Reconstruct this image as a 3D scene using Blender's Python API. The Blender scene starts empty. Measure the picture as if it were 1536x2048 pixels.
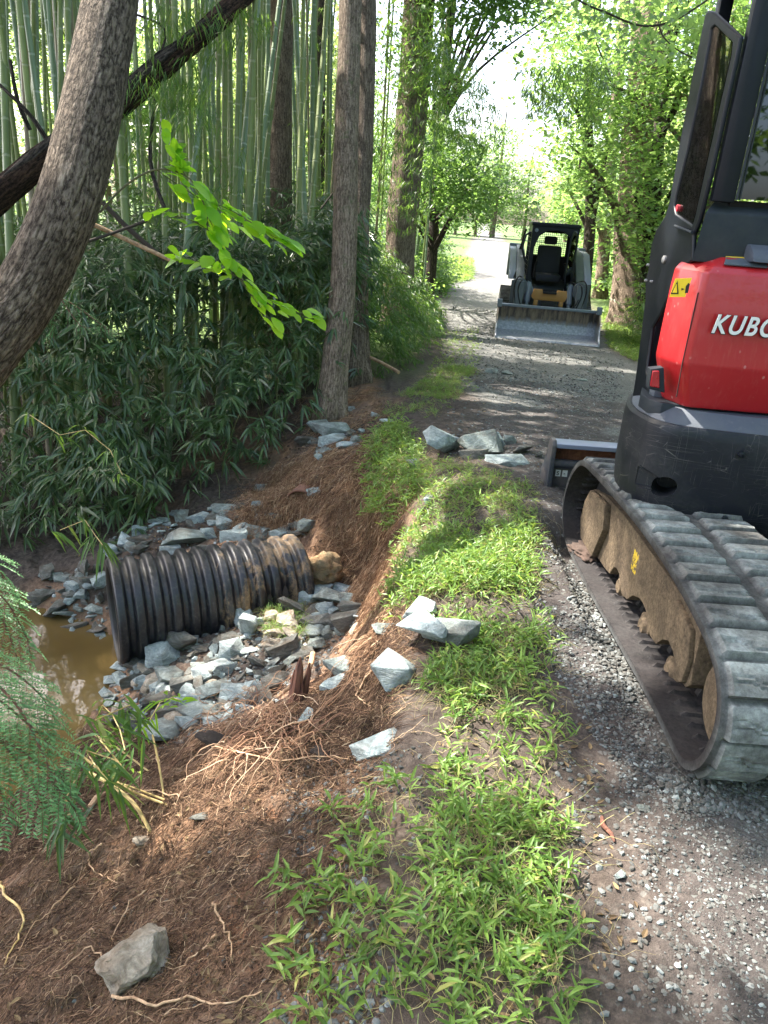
import bpy, bmesh, math, random
import numpy as np
from mathutils import Vector, Matrix, noise as mnoise
random.seed(7); rng = np.random.default_rng(7)
S = bpy.context.scene
COL = S.collection
# ------------------------------------------------------------------ camera
FPX = 36.0/36.0*2048*26/36
PITCH, ROLL, EYE = math.radians(21.9), math.radians(4.2), 1.7
FW = np.array([0, math.cos(PITCH), -math.sin(PITCH)])
_r0 = np.array([1., 0, 0]); _u0 = np.cross(_r0, FW)
RT = math.cos(ROLL)*_r0+math.sin(ROLL)*_u0
UP = -math.sin(ROLL)*_r0+math.cos(ROLL)*_u0
CAM = np.array([0, 0, EYE])
cd = bpy.data.cameras.new("camera"); cam = bpy.data.objects.new("camera", cd); COL.objects.link(cam)
cd.sensor_fit = 'VERTICAL'; cd.sensor_height = 36; cd.sensor_width = 27; cd.lens = 26
cd.clip_start = 0.05; cd.clip_end = 2000
M = Matrix.Identity(4)
for i in range(3):
    M[i][0] = RT[i]; M[i][1] = UP[i]; M[i][2] = -FW[i]; M[i][3] = CAM[i]
cam.matrix_world = M
S.camera = cam
S.render.resolution_x = 768; S.render.resolution_y = 1024
# ------------------------------------------------------------------ light
SUN_EL = math.radians(52)
SUN_H = np.array([-0.80, 0.60])          # horizontal direction towards the sun
w = bpy.data.worlds.new("World"); S.world = w; w.use_nodes = True
nt = w.node_tree; nt.nodes.clear()
sky = nt.nodes.new('ShaderNodeTexSky'); sky.sky_type = 'NISHITA'; sky.sun_disc = False
sky.sun_elevation = SUN_EL; sky.sun_rotation = math.atan2(SUN_H[0], SUN_H[1])
sky.air_density = .8; sky.dust_density = 4.5; sky.ozone_density = .2
bg = nt.nodes.new('ShaderNodeBackground'); bg.inputs[1].default_value = 0.15
wo = nt.nodes.new('ShaderNodeOutputWorld')
nt.links.new(sky.outputs[0], bg.inputs[0]); nt.links.new(bg.outputs[0], wo.inputs[0])
sl = bpy.data.lights.new("sun", 'SUN'); sl.energy = 4.0; sl.angle = math.radians(0.53); sl.color = (1, .94, .84)
so = bpy.data.objects.new("sun", sl); COL.objects.link(so)
sd = Vector((SUN_H[0]*math.cos(SUN_EL), SUN_H[1]*math.cos(SUN_EL), math.sin(SUN_EL)))
so.rotation_euler = sd.to_track_quat('Z', 'Y').to_euler(); so.location = (0, 0, 30)
SD = np.array(sd)
S.view_settings.view_transform = 'Standard'; S.view_settings.look = 'None'
S.view_settings.exposure = 2.62; S.view_settings.gamma = 1.0
S.cycles.use_denoising = True
S.cycles.max_bounces = 8; S.cycles.diffuse_bounces = 4; S.cycles.transmission_bounces = 6
S.cycles.transparent_max_bounces = 8

def ray(px, py): return FW+RT*((px-768)/FPX)-UP*((py-1024)/FPX)
def atz(px, py, z): d = ray(px, py); return CAM+d*((z-EYE)/d[2])
def atd(px, py, D): return CAM+ray(px, py)*D
def aty(px, py, Y): d = ray(px, py); return CAM+d*(Y/d[1])
def atx(px, py, X): d = ray(px, py); return CAM+d*(X/d[0])

# ------------------------------------------------------------------ object helpers
def setp(o, label=None, cat=None, group=None, kind=None):
    if label: o['label'] = label
    if cat: o['category'] = cat
    if group: o['group'] = group
    if kind: o['kind'] = kind
    return o
def empty(name, loc=(0, 0, 0), rz=0, **k):
    o = bpy.data.objects.new(name, None); COL.objects.link(o)
    o.location = loc; o.rotation_euler = (0, 0, rz); o.empty_display_size = .1
    return setp(o, **k)
def link(name, me, mat, parent=None, **k):
    o = bpy.data.objects.new(name, me); COL.objects.link(o)
    if mat is not None and len(me.materials) == 0: me.materials.append(mat)
    if parent is not None: o.parent = parent
    return setp(o, **k)
def copy_tree(o, parent=None):
    c = o.copy(); COL.objects.link(c); c.parent = parent
    for ch in list(o.children): copy_tree(ch, c)
    return c
def npmesh(name, V, F3=None, F4=None, smooth=False, uv=None, uvf=None, attrs=None):
    """fast mesh of triangles and quads"""
    me = bpy.data.meshes.new(name)
    V = np.asarray(V, np.float32)
    parts = []; tot = []
    if F3 is not None and len(F3): parts.append(np.asarray(F3, np.int32).ravel()); tot.append(np.full(len(F3), 3, np.int32))
    if F4 is not None and len(F4): parts.append(np.asarray(F4, np.int32).ravel()); tot.append(np.full(len(F4), 4, np.int32))
    li = np.concatenate(parts); lt = np.concatenate(tot)
    ls = np.concatenate([[0], np.cumsum(lt)[:-1]]).astype(np.int32)
    me.vertices.add(len(V)); me.vertices.foreach_set('co', V.ravel())
    me.loops.add(len(li)); me.loops.foreach_set('vertex_index', li)
    me.polygons.add(len(lt)); me.polygons.foreach_set('loop_start', ls); me.polygons.foreach_set('loop_total', lt)
    me.polygons.foreach_set('use_smooth', np.full(len(lt), smooth))
    if uv is not None:      # per vertex uv
        l = me.uv_layers.new(name='uv'); l.data.foreach_set('uv', np.asarray(uv, np.float32)[li].ravel())
    for k, a in (attrs or {}).items():
        at = me.attributes.new(k, 'FLOAT', 'POINT'); at.data.foreach_set('value', np.asarray(a, np.float32))
    me.update(calc_edges=True); me.validate(); return me

class MB:
    """collects simple shapes into one mesh"""
    def __init__(s): s.v = []; s.f = []
    def add(s, V, F):
        n = len(s.v); s.v += [tuple(map(float, v)) for v in V]; s.f += [tuple(i+n for i in f) for f in F]; return s
    def box(s, a, b, R=None, o=(0, 0, 0)):
        (x0, y0, z0), (x1, y1, z1) = a, b
        V = [(x0, y0, z0), (x1, y0, z0), (x1, y1, z0), (x0, y1, z0), (x0, y0, z1), (x1, y0, z1), (x1, y1, z1), (x0, y1, z1)]
        if R is not None: V = [tuple(R @ Vector(v)+Vector(o)) for v in V]
        return s.add(V, [(0, 3, 2, 1), (4, 5, 6, 7), (0, 1, 5, 4), (1, 2, 6, 5), (2, 3, 7, 6), (3, 0, 4, 7)])
    def prism(s, pts, axis, a, b):
        """polygon pts (2D) extruded along axis from a to b"""
        def P(p, t):
            if axis == 'x': return (t, p[0], p[1])
            if axis == 'y': return (p[0], t, p[1])
            return (p[0], p[1], t)
        n = len(pts); V = [P(p, a) for p in pts]+[P(p, b) for p in pts]
        F = [tuple(range(n))[::-1], tuple(range(n, 2*n))]+[(i, (i+1) % n, n+(i+1) % n, n+i) for i in range(n)]
        return s.add(V, F)
    def tube(s, pts, r, k=8, cap=True):
        pts = [np.asarray(p, float) for p in pts]; n = len(pts)
        rr = r if hasattr(r, '__len__') else [r]*n
        V = []; up = np.array([0, 0, 1.])
        T0 = pts[1]-pts[0]; T0 /= np.linalg.norm(T0)+1e-9
        A = np.cross(T0, up if abs(T0[2]) < .9 else np.array([1., 0, 0])); A /= np.linalg.norm(A)
        for i in range(n):
            T = pts[min(i+1, n-1)]-pts[max(i-1, 0)]; T /= np.linalg.norm(T)+1e-9
            A = A-T*(A@T); A /= np.linalg.norm(A)+1e-9; B = np.cross(T, A)
            for j in range(k):
                t = 2*math.pi*j/k; V.append(pts[i]+rr[i]*(math.cos(t)*A+math.sin(t)*B))
        F = [(i*k+j, i*k+(j+1) % k, (i+1)*k+(j+1) % k, (i+1)*k+j) for i in range(n-1) for j in range(k)]
        if cap: F += [tuple(range(k))[::-1], tuple(range((n-1)*k, n*k))]
        return s.add(V, F)
    def cyl(s, c, ax, r, h, k=24):
        c = np.asarray(c, float); a = {'x': (1, 0, 0), 'y': (0, 1, 0), 'z': (0, 0, 1)}[ax]; a = np.array(a, float)
        return s.tube([c-a*h/2, c+a*h/2], r, k)
    def mesh(s, name, smooth=False, bevel=0, seg=2, ang=30):
        bm = bmesh.new(); vs = [bm.verts.new(v) for v in s.v]
        for f in s.f:
            try: bm.faces.new([vs[i] for i in f])
            except ValueError: pass
        bmesh.ops.recalc_face_normals(bm, faces=bm.faces)
        if bevel:
            bm.normal_update()
            es = [e for e in bm.edges if len(e.link_faces) == 2 and e.calc_face_angle(0) > math.radians(ang)]
            bmesh.ops.bevel(bm, geom=es, offset=bevel, segments=seg, profile=.6, affect='EDGES', clamp_overlap=True)
        me = bpy.data.meshes.new(name); bm.to_mesh(me); bm.free()
        if smooth: me.polygons.foreach_set('use_smooth', np.ones(len(me.polygons), bool)); me.set_sharp_from_angle(angle=math.radians(35))
        return me
    def build(s, name, mat, parent=None, smooth=True, bevel=0, seg=2, ang=30, **k):
        return link(name, s.mesh(name, smooth, bevel, seg, ang), mat, parent, **k)

# ------------------------------------------------------------------ materials
def rgb(c): return (c[0], c[1], c[2], 1)
class Mat:
    def __init__(s, name):
        s.m = bpy.data.materials.new(name); s.m.use_nodes = True; s.t = s.m.node_tree; s.t.nodes.clear()
        s.out = s.n('ShaderNodeOutputMaterial'); s.b = s.n('ShaderNodeBsdfPrincipled'); s.l(s.b.outputs[0], s.out.inputs[0])
    def n(s, t, **k):
        o = s.t.nodes.new(t)
        for a, b in k.items(): setattr(o, a, b)
        return o
    def l(s, a, b): s.t.links.new(a, b)
    def co(s, kind='Object', scale=(1, 1, 1)):
        if kind == 'uv': c = s.n('ShaderNodeUVMap').outputs[0]
        elif kind == 'pos': c = s.n('ShaderNodeNewGeometry').outputs['Position']
        else: c = s.n('ShaderNodeTexCoord').outputs[kind]
        mp = s.n('ShaderNodeMapping'); mp.inputs['Scale'].default_value = scale; s.l(c, mp.inputs[0]); return mp.outputs[0]
    def noise(s, co, sc, det=4, ro=.6, dist=0, out=0):
        n = s.n('ShaderNodeTexNoise'); n.inputs['Scale'].default_value = sc; n.inputs['Detail'].default_value = det
        n.inputs['Roughness'].default_value = ro; n.inputs['Distortion'].default_value = dist
        s.l(co, n.inputs['Vector']); return n.outputs[out]
    def vor(s, co, sc, feat='F1', out=0, rand=1):
        n = s.n('ShaderNodeTexVoronoi', feature=feat); n.inputs['Scale'].default_value = sc; n.inputs['Randomness'].default_value = rand
        s.l(co, n.inputs['Vector']); return n.outputs[out]
    def ramp(s, f, stops, interp='LINEAR'):
        r = s.n('ShaderNodeValToRGB'); e = r.color_ramp.elements; r.color_ramp.interpolation = interp
        while len(e) < len(stops): e.new(.5)
        for i, (p, c) in enumerate(stops):
            e[i].position = p; e[i].color = rgb(c) if hasattr(c, '__len__') else (c, c, c, 1)
        s.l(f, r.inputs[0]); return r.outputs[0]
    def mix(s, f, a, b, mode='MIX'):
        m = s.n('ShaderNodeMix', data_type='RGBA', blend_type=mode)
        for sock, v in ((m.inputs[0], f), (m.inputs[6], a), (m.inputs[7], b)):
            if hasattr(v, 'links') or isinstance(v, bpy.types.NodeSocket): s.l(v, sock)
            elif hasattr(v, '__len__'): sock.default_value = rgb(v)
            else: sock.default_value = v if sock.name == 'Factor' else (v, v, v, 1)
        return m.outputs[2]
    def math(s, op, a, b=0.0):
        m = s.n('ShaderNodeMath', operation=op)
        for i, v in enumerate((a, b)):
            if isinstance(v, bpy.types.NodeSocket): s.l(v, m.inputs[i])
            else: m.inputs[i].default_value = v
        return m.outputs[0]
    def attr(s, name): return s.n('ShaderNodeAttribute', attribute_name=name).outputs['Fac']
    def bump(s, h, st=.5, d=.01, prev=None):
        b = s.n('ShaderNodeBump'); b.inputs['Strength'].default_value = st; b.inputs['Distance'].default_value = d
        s.l(h, b.inputs['Height'])
        if prev is not None: s.l(prev, b.inputs['Normal'])
        s.l(b.outputs[0], s.b.inputs['Normal']); return b.outputs[0]
    def set(s, color=None, rough=None, metal=None, spec=None, coat=None, emis=None):
        for k, v in (('Base Color', color), ('Roughness', rough), ('Metallic', metal), ('Specular IOR Level', spec), ('Coat Weight', coat)):
            if v is None: continue
            if isinstance(v, bpy.types.NodeSocket): s.l(v, s.b.inputs[k])
            elif hasattr(v, '__len__'): s.b.inputs[k].default_value = rgb(v)
            else: s.b.inputs[k].default_value = v
        return s

def leaf_mat(name, c1, c2, trans=.4, tc=(.35, .5, .05), gloss=.5, spec=.4, c3=None):
    m = Mat(name)
    rnd = m.n('ShaderNodeNewGeometry').outputs['Random Per Island']
    stops = [(0, c1), (1, c2)] if c3 is None else [(0, c1), (.93, c2), (.97, c3)]
    col = m.ramp(rnd, stops)
    m.set(color=col, rough=gloss, spec=spec)
    tr = m.n('ShaderNodeBsdfTranslucent')
    tcol = m.mix(.6, col, tc)
    m.l(tcol, tr.inputs[0])
    mx = m.n('ShaderNodeMixShader'); mx.inputs[0].default_value = trans
    m.l(m.b.outputs[0], mx.inputs[1]); m.l(tr.outputs[0], mx.inputs[2]); m.l(mx.outputs[0], m.out.inputs[0])
    return m.m

def paint(name, c, rough=.35, dirt=(.16, .13, .1), amt=.35, metal=0, coat=0, sc=3, bump=.1):
    m = Mat(name); co = m.co('Object')
    n1 = m.noise(co, sc, 6, .65); n2 = m.noise(co, sc*14, 4, .6)
    f = m.ramp(n1, [(.45, 0), (.75, amt)])
    f2 = m.ramp(n2, [(.55, 0), (.8, amt*.6)])
    fm = m.math('MAXIMUM', f, f2)
    m.set(color=m.mix(fm, c, dirt), rough=m.ramp(n1, [(.3, rough), (.8, min(1, rough+.3))]), metal=metal, coat=coat)
    if bump: m.bump(n2, bump, .002)
    return m.m
# ------------------------------------------------------------------ terrain height
def road_c(y): return 2.15+.082*(y-11.8) if y > 5 else 1.6
CP = []
def cp(*pts):
    for (a, b, z) in pts: p = atz(a, b, z); CP.append((p[0], p[1], z))
# crest and shoulder
cp((860, 2048, 0), (860, 1800, 0), (850, 1600, 0), (830, 1450, 0), (790, 1340, -.03), (775, 1250, -.03), (790, 1170, -.02), (805, 1090, -.02),
   (830, 1010, -.02), (850, 960, -.03), (800, 900, -.1), (815, 850, -.08), (770, 800, -.12), (900, 900, -.02), (900, 1100, 0), (950, 1300, 0), (1000, 1600, 0), (1000, 2000, 0),
   (760, 2048, -.02), (740, 1800, -.05), (730, 1600, -.07), (760, 1450, -.07))
# red bank in front
cp((620, 2048, -.1), (600, 1900, -.14), (590, 1750, -.17), (600, 1600, -.2), (640, 1480, -.2), (700, 1380, -.15),
   (400, 2048, -.22), (390, 1900, -.28), (390, 1750, -.33), (430, 1600, -.34), (480, 1500, -.36), (600, 1400, -.4),
   (200, 2048, -.36), (200, 1900, -.44), (200, 1780, -.5), (230, 1680, -.52), (330, 1580, -.45),
   (0, 2048, -.55), (0, 1900, -.68), (20, 1780, -.78), (110, 1680, -.72), (-150, 1900, -.95))
# rock pile
cp((690, 1330, -.55), (660, 1360, -.62), (600, 1340, -.75), (560, 1390, -.72), (450, 1440, -.85), (350, 1460, -.98), (230, 1400, -1.18), (270, 1360, -1.12),
   (350, 1300, -1.02), (450, 1280, -.92), (550, 1230, -.84), (620, 1200, -.8), (690, 1190, -.82), (715, 1240, -.72), (690, 1290, -.7), (600, 1280, -.82), (480, 1340, -.85),
   (420, 1250, -1.0), (560, 1150, -.95))
# steep face behind
cp((735, 1150, -.7), (725, 1100, -.62), (690, 1120, -.68), (770, 1080, -.35), (765, 1150, -.35), (750, 1020, -.28), (760, 960, -.22), (640, 1080, -.62), (700, 1040, -.5), (660, 1020, -.45), (600, 1030, -.6), (620, 960, -.38), (560, 1000, -.55),
   (700, 960, -.3), (700, 900, -.28), (650, 890, -.33), (600, 880, -.42), (670, 835, -.33), (720, 800, -.2), (740, 770, -.18), (560, 940, -.6))
# behind the pipe
cp((500, 1085, -.66), (400, 1070, -.76), (300, 1090, -.86), (230, 1120, -.98), (130, 1190, -1.1), (60, 1150, -1.15), (200, 1240, -1.15), (450, 1030, -.78), (380, 1020, -.86), (280, 1050, -1.0))
# stream
cp((100, 1280, -1.32), (200, 1340, -1.36), (100, 1400, -1.36), (30, 1300, -1.36), (20, 1420, -1.36), (-100, 1400, -1.36), (-100, 1600, -1.3), (60, 1560, -1.25), (120, 1480, -1.3), (150, 1560, -1.05), (-300, 1300, -1.36), (-300, 1500, -1.36), (-200, 1200, -1.2))
CP += [(-1.2, 2.35, -1.0), (-1.7, 2.2, -1.2), (-2.5, 1.5, -1.25), (-1.9, .9, -1.15), (-1.5, .4, -.9), (-.9, .3, -.5), (-.2, .2, -.1), (1, .2, 0), (4, .2, 0),
       (-3.5, 3, -1.36), (-4, 4.2, -1.25), (-5, 6, -1.0), (-3, 6, -1.1), (-2, 6.2, -1.0), (-1, 6.4, -.75), (-2, 7.5, -.75), (-4, 8, -.8), (-1, 8, -.42), (-.6, 9, -.3),
       (-2, 10, -.5), (-5, 11, -.6), (-8, 8, -.9), (-8, 3, -1.3), (-1, 11, -.3), (-1, 14, -.3), (-4, 15, -.4), (-9, 14, -.6), (-15, 5, -1.2), (-15, 15, -.7)]
for yy, zz in ((2, 0), (3.5, 0), (5, -.01), (7, -.06), (9, -.14), (11, -.22), (13, -.28), (16, -.3), (20, -.3)):
    for dx in (-1.1, 0, 1.2, 2.5, 4.5, 8, 14):
        if yy > 6 or dx >= 0: CP.append((road_c(yy)+dx, yy, zz-(0.05 if dx > 2.4 else 0)))
CP = np.array(CP)
# drop near-duplicates, then linear RBF
keep = []
for i, c in enumerate(CP):
    if all((c[0]-CP[j][0])**2+(c[1]-CP[j][1])**2 > .03**2 for j in keep): keep.append(i)
CP = CP[keep]
D = np.hypot(CP[:, None, 0]-CP[None, :, 0], CP[:, None, 1]-CP[None, :, 1])
n = len(CP); A = np.zeros((n+3, n+3)); A[:n, :n] = np.sqrt(D*D+.05**2)-0*D; A[:n, n] = 1; A[:n, n+1:] = CP[:, :2]; A[n, :n] = 1; A[n+1:, :n] = CP[:, :2].T
A[:n, :n] -= np.eye(n)*.02
RB = np.linalg.solve(A, np.concatenate([CP[:, 2], [0, 0, 0]]))
def hraw(X, Y):
    X = np.asarray(X, float); Y = np.asarray(Y, float); o = np.full(X.shape, RB[n])+RB[n+1]*X+RB[n+2]*Y
    for i in range(n): o += RB[i]*np.sqrt((X-CP[i, 0])**2+(Y-CP[i, 1])**2+.0025)
    return o
def vnoise(X, Y, sc, seed=0):
    """value noise on a lattice, smooth"""
    X = np.asarray(X)*sc+seed*17.3; Y = np.asarray(Y)*sc+seed*9.1
    xi = np.floor(X).astype(np.int64); yi = np.floor(Y).astype(np.int64); fx = X-xi; fy = Y-yi
    fx = fx*fx*(3-2*fx); fy = fy*fy*(3-2*fy)
    def hsh(a, b):
        h = (a*374761393+b*668265263+seed*2147483) & 0x7fffffff
        h = ((h ^ (h >> 13))*1274126177) & 0x7fffffff
        return ((h ^ (h >> 16)) & 0xffff)/65535.
    return (hsh(xi, yi)*(1-fx)*(1-fy)+hsh(xi+1, yi)*fx*(1-fy)+hsh(xi, yi+1)*(1-fx)*fy+hsh(xi+1, yi+1)*fx*fy)*2-1
def fbm(X, Y, sc, oc=4, seed=0, g=.5):
    o = 0; a = 1
    for i in range(oc): o = o+a*vnoise(X, Y, sc*2**i, seed+i*3); a *= g
    return o
def axis(lo, a, b, hi, st, gr=1.09):
    c = list(np.arange(a, b+st/2, st)); s = st; x = a
    L = []
    while x > lo: s *= gr; x -= s; L.append(x)
    s = st; x = b; Rr = []
    while x < hi: s *= gr; x += s; Rr.append(x)
    return np.array(L[::-1]+c+Rr)
GX = axis(-500, -2.9, 2.2, 500, .018); GY = axis(-60, .95, 6.6, 900, .018)
XX, YY = np.meshgrid(GX, GY)
near = (XX > -18) & (XX < 18) & (YY > -3) & (YY < 22)
ZZ = np.full(XX.shape, -.3)
ZZ[near] = hraw(XX[near], YY[near])
cx, cy = np.clip(XX, -17.9, 17.9), np.clip(YY, -2.9, 21.9)
far = ~near
ZZ[far] = hraw(cx[far][:], cy[far][:]) if far.any() else 0
wgt = np.clip((YY-18)/14, 0, 1); ZZ = ZZ*(1-wgt)+(-.3)*wgt
dd = np.abs(XX)-18; wg = np.clip(dd/20, 0, 1); ZZ = ZZ*(1-wg)+(-.4)*wg
def edge(x, a, b): return np.clip((x-a)/(b-a), 0, 1)
# --- zones (object colours of soil, gravel)
rc = np.where(YY > 5, 2.15+.082*(YY-11.8), 1.6)
# left edge of gravel
le = np.interp(YY, [0, 1.2, 2, 3, 4, 5, 6, 8, 10, 13, 20], [.62, .68, .72, .62, .6, .75, .8, .8, .8, .75, 1.0])
le = np.where(YY > 20, 1.0+.099*(YY-20), le)
re_ = np.interp(YY, [0, 8, 13, 18], [20, 6, 3.95, 4.8]); re_ = np.where(YY > 18, 4.8+.097*(YY-18), re_)
wob = .12*fbm(XX, YY, 1.3, 4, 5)
grav = edge(XX-le+wob, -.1, .25)*edge(re_-XX+wob, -.1, .3)
# dark mud patches on gravel
mud = edge(fbm(XX, YY, .9, 4, 9)+.9*np.exp(-((YY-7.3)/1.6)**2)+.75*np.exp(-((YY-4.2)/1.6)**2)*(XX < 1.3)-1.1*(YY > 9.5), .15, .55)
mud = np.maximum(mud, edge(1.15-XX-.15*fbm(XX, YY, 2, 3, 4), -.15, .2)*(YY < 6.6))
mud = np.maximum(mud, .45+.5*edge(fbm(XX, YY, 1.7, 4, 19), -.1, .4)*(YY < 4))
slope = np.hypot(*np.gradient(ZZ, GY, GX))
bank = edge(.02-ZZ, .02, .12)*(YY < 9.5)*(XX < .7)
clay = np.clip(bank*edge(slope+.25*fbm(XX, YY, 2.2, 3, 2), .25, .7)+edge(.25-np.abs(XX+.35), 0, .2)*(YY > 7)*(YY < 9.5), 0, 1)
frontbank = (YY < 2.9+.3*XX)*(XX < .0)*edge(-ZZ, .05, .14)*edge(1.02+ZZ, 0, .15)
clay = np.maximum(clay, frontbank*edge(.45+fbm(XX, YY, 1.6, 4, 12)*.5, .1, .5))
floor_ = edge(YY, 9, 12)*edge(np.maximum(le-XX, XX-re_)+.6*fbm(XX, YY, .5, 4, 23), -.1, .5)
# displacement
nz = .014*fbm(XX, YY, 3.1, 5, 1, .55)*(1-.5*grav)+.0035*fbm(XX, YY, 21, 3, 3, .7)
nz += bank*(.04*fbm(XX*1.0, YY*1.0, 2.3, 5, 6, .55)+.012*fbm(XX, YY, 15, 4, 8, .7)+.012*np.abs(fbm(XX, YY, 7, 3, 28, .6)))
# run-down streaks on the steep face
nz += (bank*edge(slope, .6, 1.2))*.03*fbm(YY*1.0+XX*.3, XX*.12, 9, 3, 14)
nz += mud*grav*.012*fbm(XX, YY, 7, 4, 15, .6)
# tyre / track ruts in the lane
nz += -.02*np.exp(-((XX-.95-.05*np.sin(YY))/.12)**2)*(YY > 3.6)*(YY < 6)
ZZ = ZZ+nz*np.clip(1-(YY-22)/20, 0, 1)
pr = edge(XX, .93, 1.02)*edge(1.7-XX, 0, .1)*edge(YY, 1.7, 1.95)*edge(4.1-YY, 0, .15)
ZZ = ZZ*(1-pr)+pr*(np.interp(YY, [1.7, 1.95, 2.3, 2.8, 3.4, 3.9], [.0, .015, .03, 0, -.02, -.03])+.25*nz)
_gx, _gy = GX, GY
def H(x, y):
    x = np.asarray(x, float); y = np.asarray(y, float)
    i = np.clip(np.searchsorted(_gx, x)-1, 0, len(_gx)-2); j = np.clip(np.searchsorted(_gy, y)-1, 0, len(_gy)-2)
    fx = np.clip((x-_gx[i])/(_gx[i+1]-_gx[i]), 0, 1); fy = np.clip((y-_gy[j])/(_gy[j+1]-_gy[j]), 0, 1)
    return ZZ[j, i]*(1-fx)*(1-fy)+ZZ[j, i+1]*fx*(1-fy)+ZZ[j+1, i]*(1-fx)*fy+ZZ[j+1, i+1]*fx*fy
def hit(px, py, far=60):
    d = ray(px, py); t = 0.8; st = .03
    while t < far:
        p = CAM+d*t
        if p[2] <= H(p[0], p[1]):
            lo, hi = t-st, t
            for _ in range(10):
                m = (lo+hi)/2; q = CAM+d*m
                if q[2] <= H(q[0], q[1]): hi = m
                else: lo = m
            return CAM+d*hi
        st = .02+.004*t; t += st
    return CAM+d*far
def hnormal(x, y, e=.05):
    g = np.array([-(H(x+e, y)-H(x-e, y))/(2*e), -(H(x, y+e)-H(x, y-e))/(2*e), 1.]); return g/np.linalg.norm(g)

def ground_mat():
    m = Mat('soil_and_gravel'); co = m.co('pos')
    g, u, c = m.attr('grav'), m.attr('mud'), m.attr('clay')
    nA = m.noise(co, 2.2, 6, .65); nB = m.noise(co, 26, 5, .7); nC = m.noise(co, 140, 3, .7)
    soil = m.ramp(nB, [(.3, (.030, .022, .018)), (.55, (.075, .058, .048)), (.75, (.14, .115, .095))])
    clay = m.ramp(nB, [(.28, (.09, .05, .03)), (.5, (.23, .125, .07)), (.72, (.42, .25, .145))])
    clay = m.mix(m.ramp(nA, [(.35, 0), (.62, .8)]), clay, m.mix(nC, (.07, .052, .04), (.17, .135, .105)))
    clay = m.mix(m.ramp(m.noise(co, 4.5, 5, .7), [(.56, 0), (.66, .7)]), clay, m.mix(nC, (.22, .09, .04), (.38, .19, .10)))
    clay = m.mix(m.ramp(m.noise(co, 3.1, 6, .72, .5), [(.52, 0), (.64, .55)]), clay, m.mix(nB, (.022, .016, .013), (.07, .048, .036)))
    # gravel stones
    vc = m.vor(co, 62, 'F1', 1); vd = m.vor(co, 62, 'DISTANCE_TO_EDGE', 0); ve = m.vor(co, 62, 'F1', 0)
    vs = m.n('ShaderNodeSeparateColor'); m.l(vc, vs.inputs[0])
    stone = m.ramp(vs.outputs[0], [(0, (.06, .06, .056)), (.45, (.12, .13, .122)), (.8, (.19, .21, .20)), (1, (.32, .34, .33))])
    stone = m.mix(m.ramp(vd, [(0, .75), (.12, 0)]), stone, (.06, .055, .05))
    dust = m.ramp(nA, [(.35, (.14, .138, .13)), (.7, (.26, .26, .245))])
    gravel = m.mix(m.ramp(m.noise(co, 5, 4, .6), [(.35, .15), (.65, .6)]), stone, dust)
    mudc = m.ramp(nB, [(.3, (.026, .021, .021)), (.6, (.062, .051, .048)), (.8, (.125, .112, .105))])
    sel = m.math('GREATER_THAN', vs.outputs[1], .80)
    mudc = m.mix(m.math('MULTIPLY', sel, m.ramp(vd, [(.05, 0), (.15, 1)])), mudc, m.mix(.3, stone, mudc))
    base = m.mix(c, soil, clay)
    base = m.mix(m.attr('floor'), base, m.ramp(m.noise(co, 1.6, 6, .75), [(.3, (.03, .04, .015)), (.5, (.07, .12, .03)), (.7, (.13, .20, .05))]))
    gm = m.mix(m.math('MULTIPLY', u, .92), gravel, mudc)
    m.set(color=m.mix(g, base, gm), rough=.92, spec=.25)
    hgt = m.math('ADD', m.math('MULTIPLY', nB, .8), m.math('MULTIPLY', nC, .5))
    sb = m.math('MULTIPLY', m.math('MULTIPLY', m.ramp(ve, [(0, 1), (.5, 0)]), m.math('MULTIPLY', vs.outputs[2], 1.2)), m.math('MULTIPLY', g, m.math('SUBTRACT', 1, m.math('MULTIPLY', u, .75))))
    m.bump(m.math('ADD', hgt, m.math('MULTIPLY', sb, .8)), .9, .012)
    return m.m
MG = ground_mat()
ny, nx = XX.shape
idx = np.arange(ny*nx).reshape(ny, nx)
Q = np.stack([idx[:-1, :-1], idx[:-1, 1:], idx[1:, 1:], idx[1:, :-1]], -1).reshape(-1, 4)
isroad = ((grav[:-1, :-1]+grav[1:, 1:])/2 > .5).ravel()
VV = np.stack([XX, YY, ZZ], -1).reshape(-1, 3)
def sub(name, sel):
    q = Q[sel]; us, inv = np.unique(q, return_inverse=True); q = inv.reshape(-1, 4)
    return npmesh(name, VV[us], None, q, True, attrs=dict(grav=grav.ravel()[us], mud=mud.ravel()[us], clay=clay.ravel()[us], floor=floor_.ravel()[us]))
link('ground', sub('ground', ~isroad), MG, kind='structure')
link('gravel_road', sub('gravel_road', isroad), MG, kind='structure')
# water
WZ = -1.19
mw = Mat('muddy_water'); co = mw.co('pos'); nn = mw.noise(co, 6, 3, .5)
mw.set(color=mw.ramp(mw.noise(co, 1.5, 3, .5), [(.3, (.085, .055, .02)), (.7, (.14, .095, .035))]), rough=.06, spec=.6); mw.bump(nn, .12, .02)
me = npmesh('stream_water', [(-9, 1.2, WZ), (-.9, 1.2, WZ), (-.9, 6, WZ), (-9, 6, WZ)], None, [(0, 1, 2, 3)])
link('stream_water', me, mw.m, kind='structure')
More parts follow.
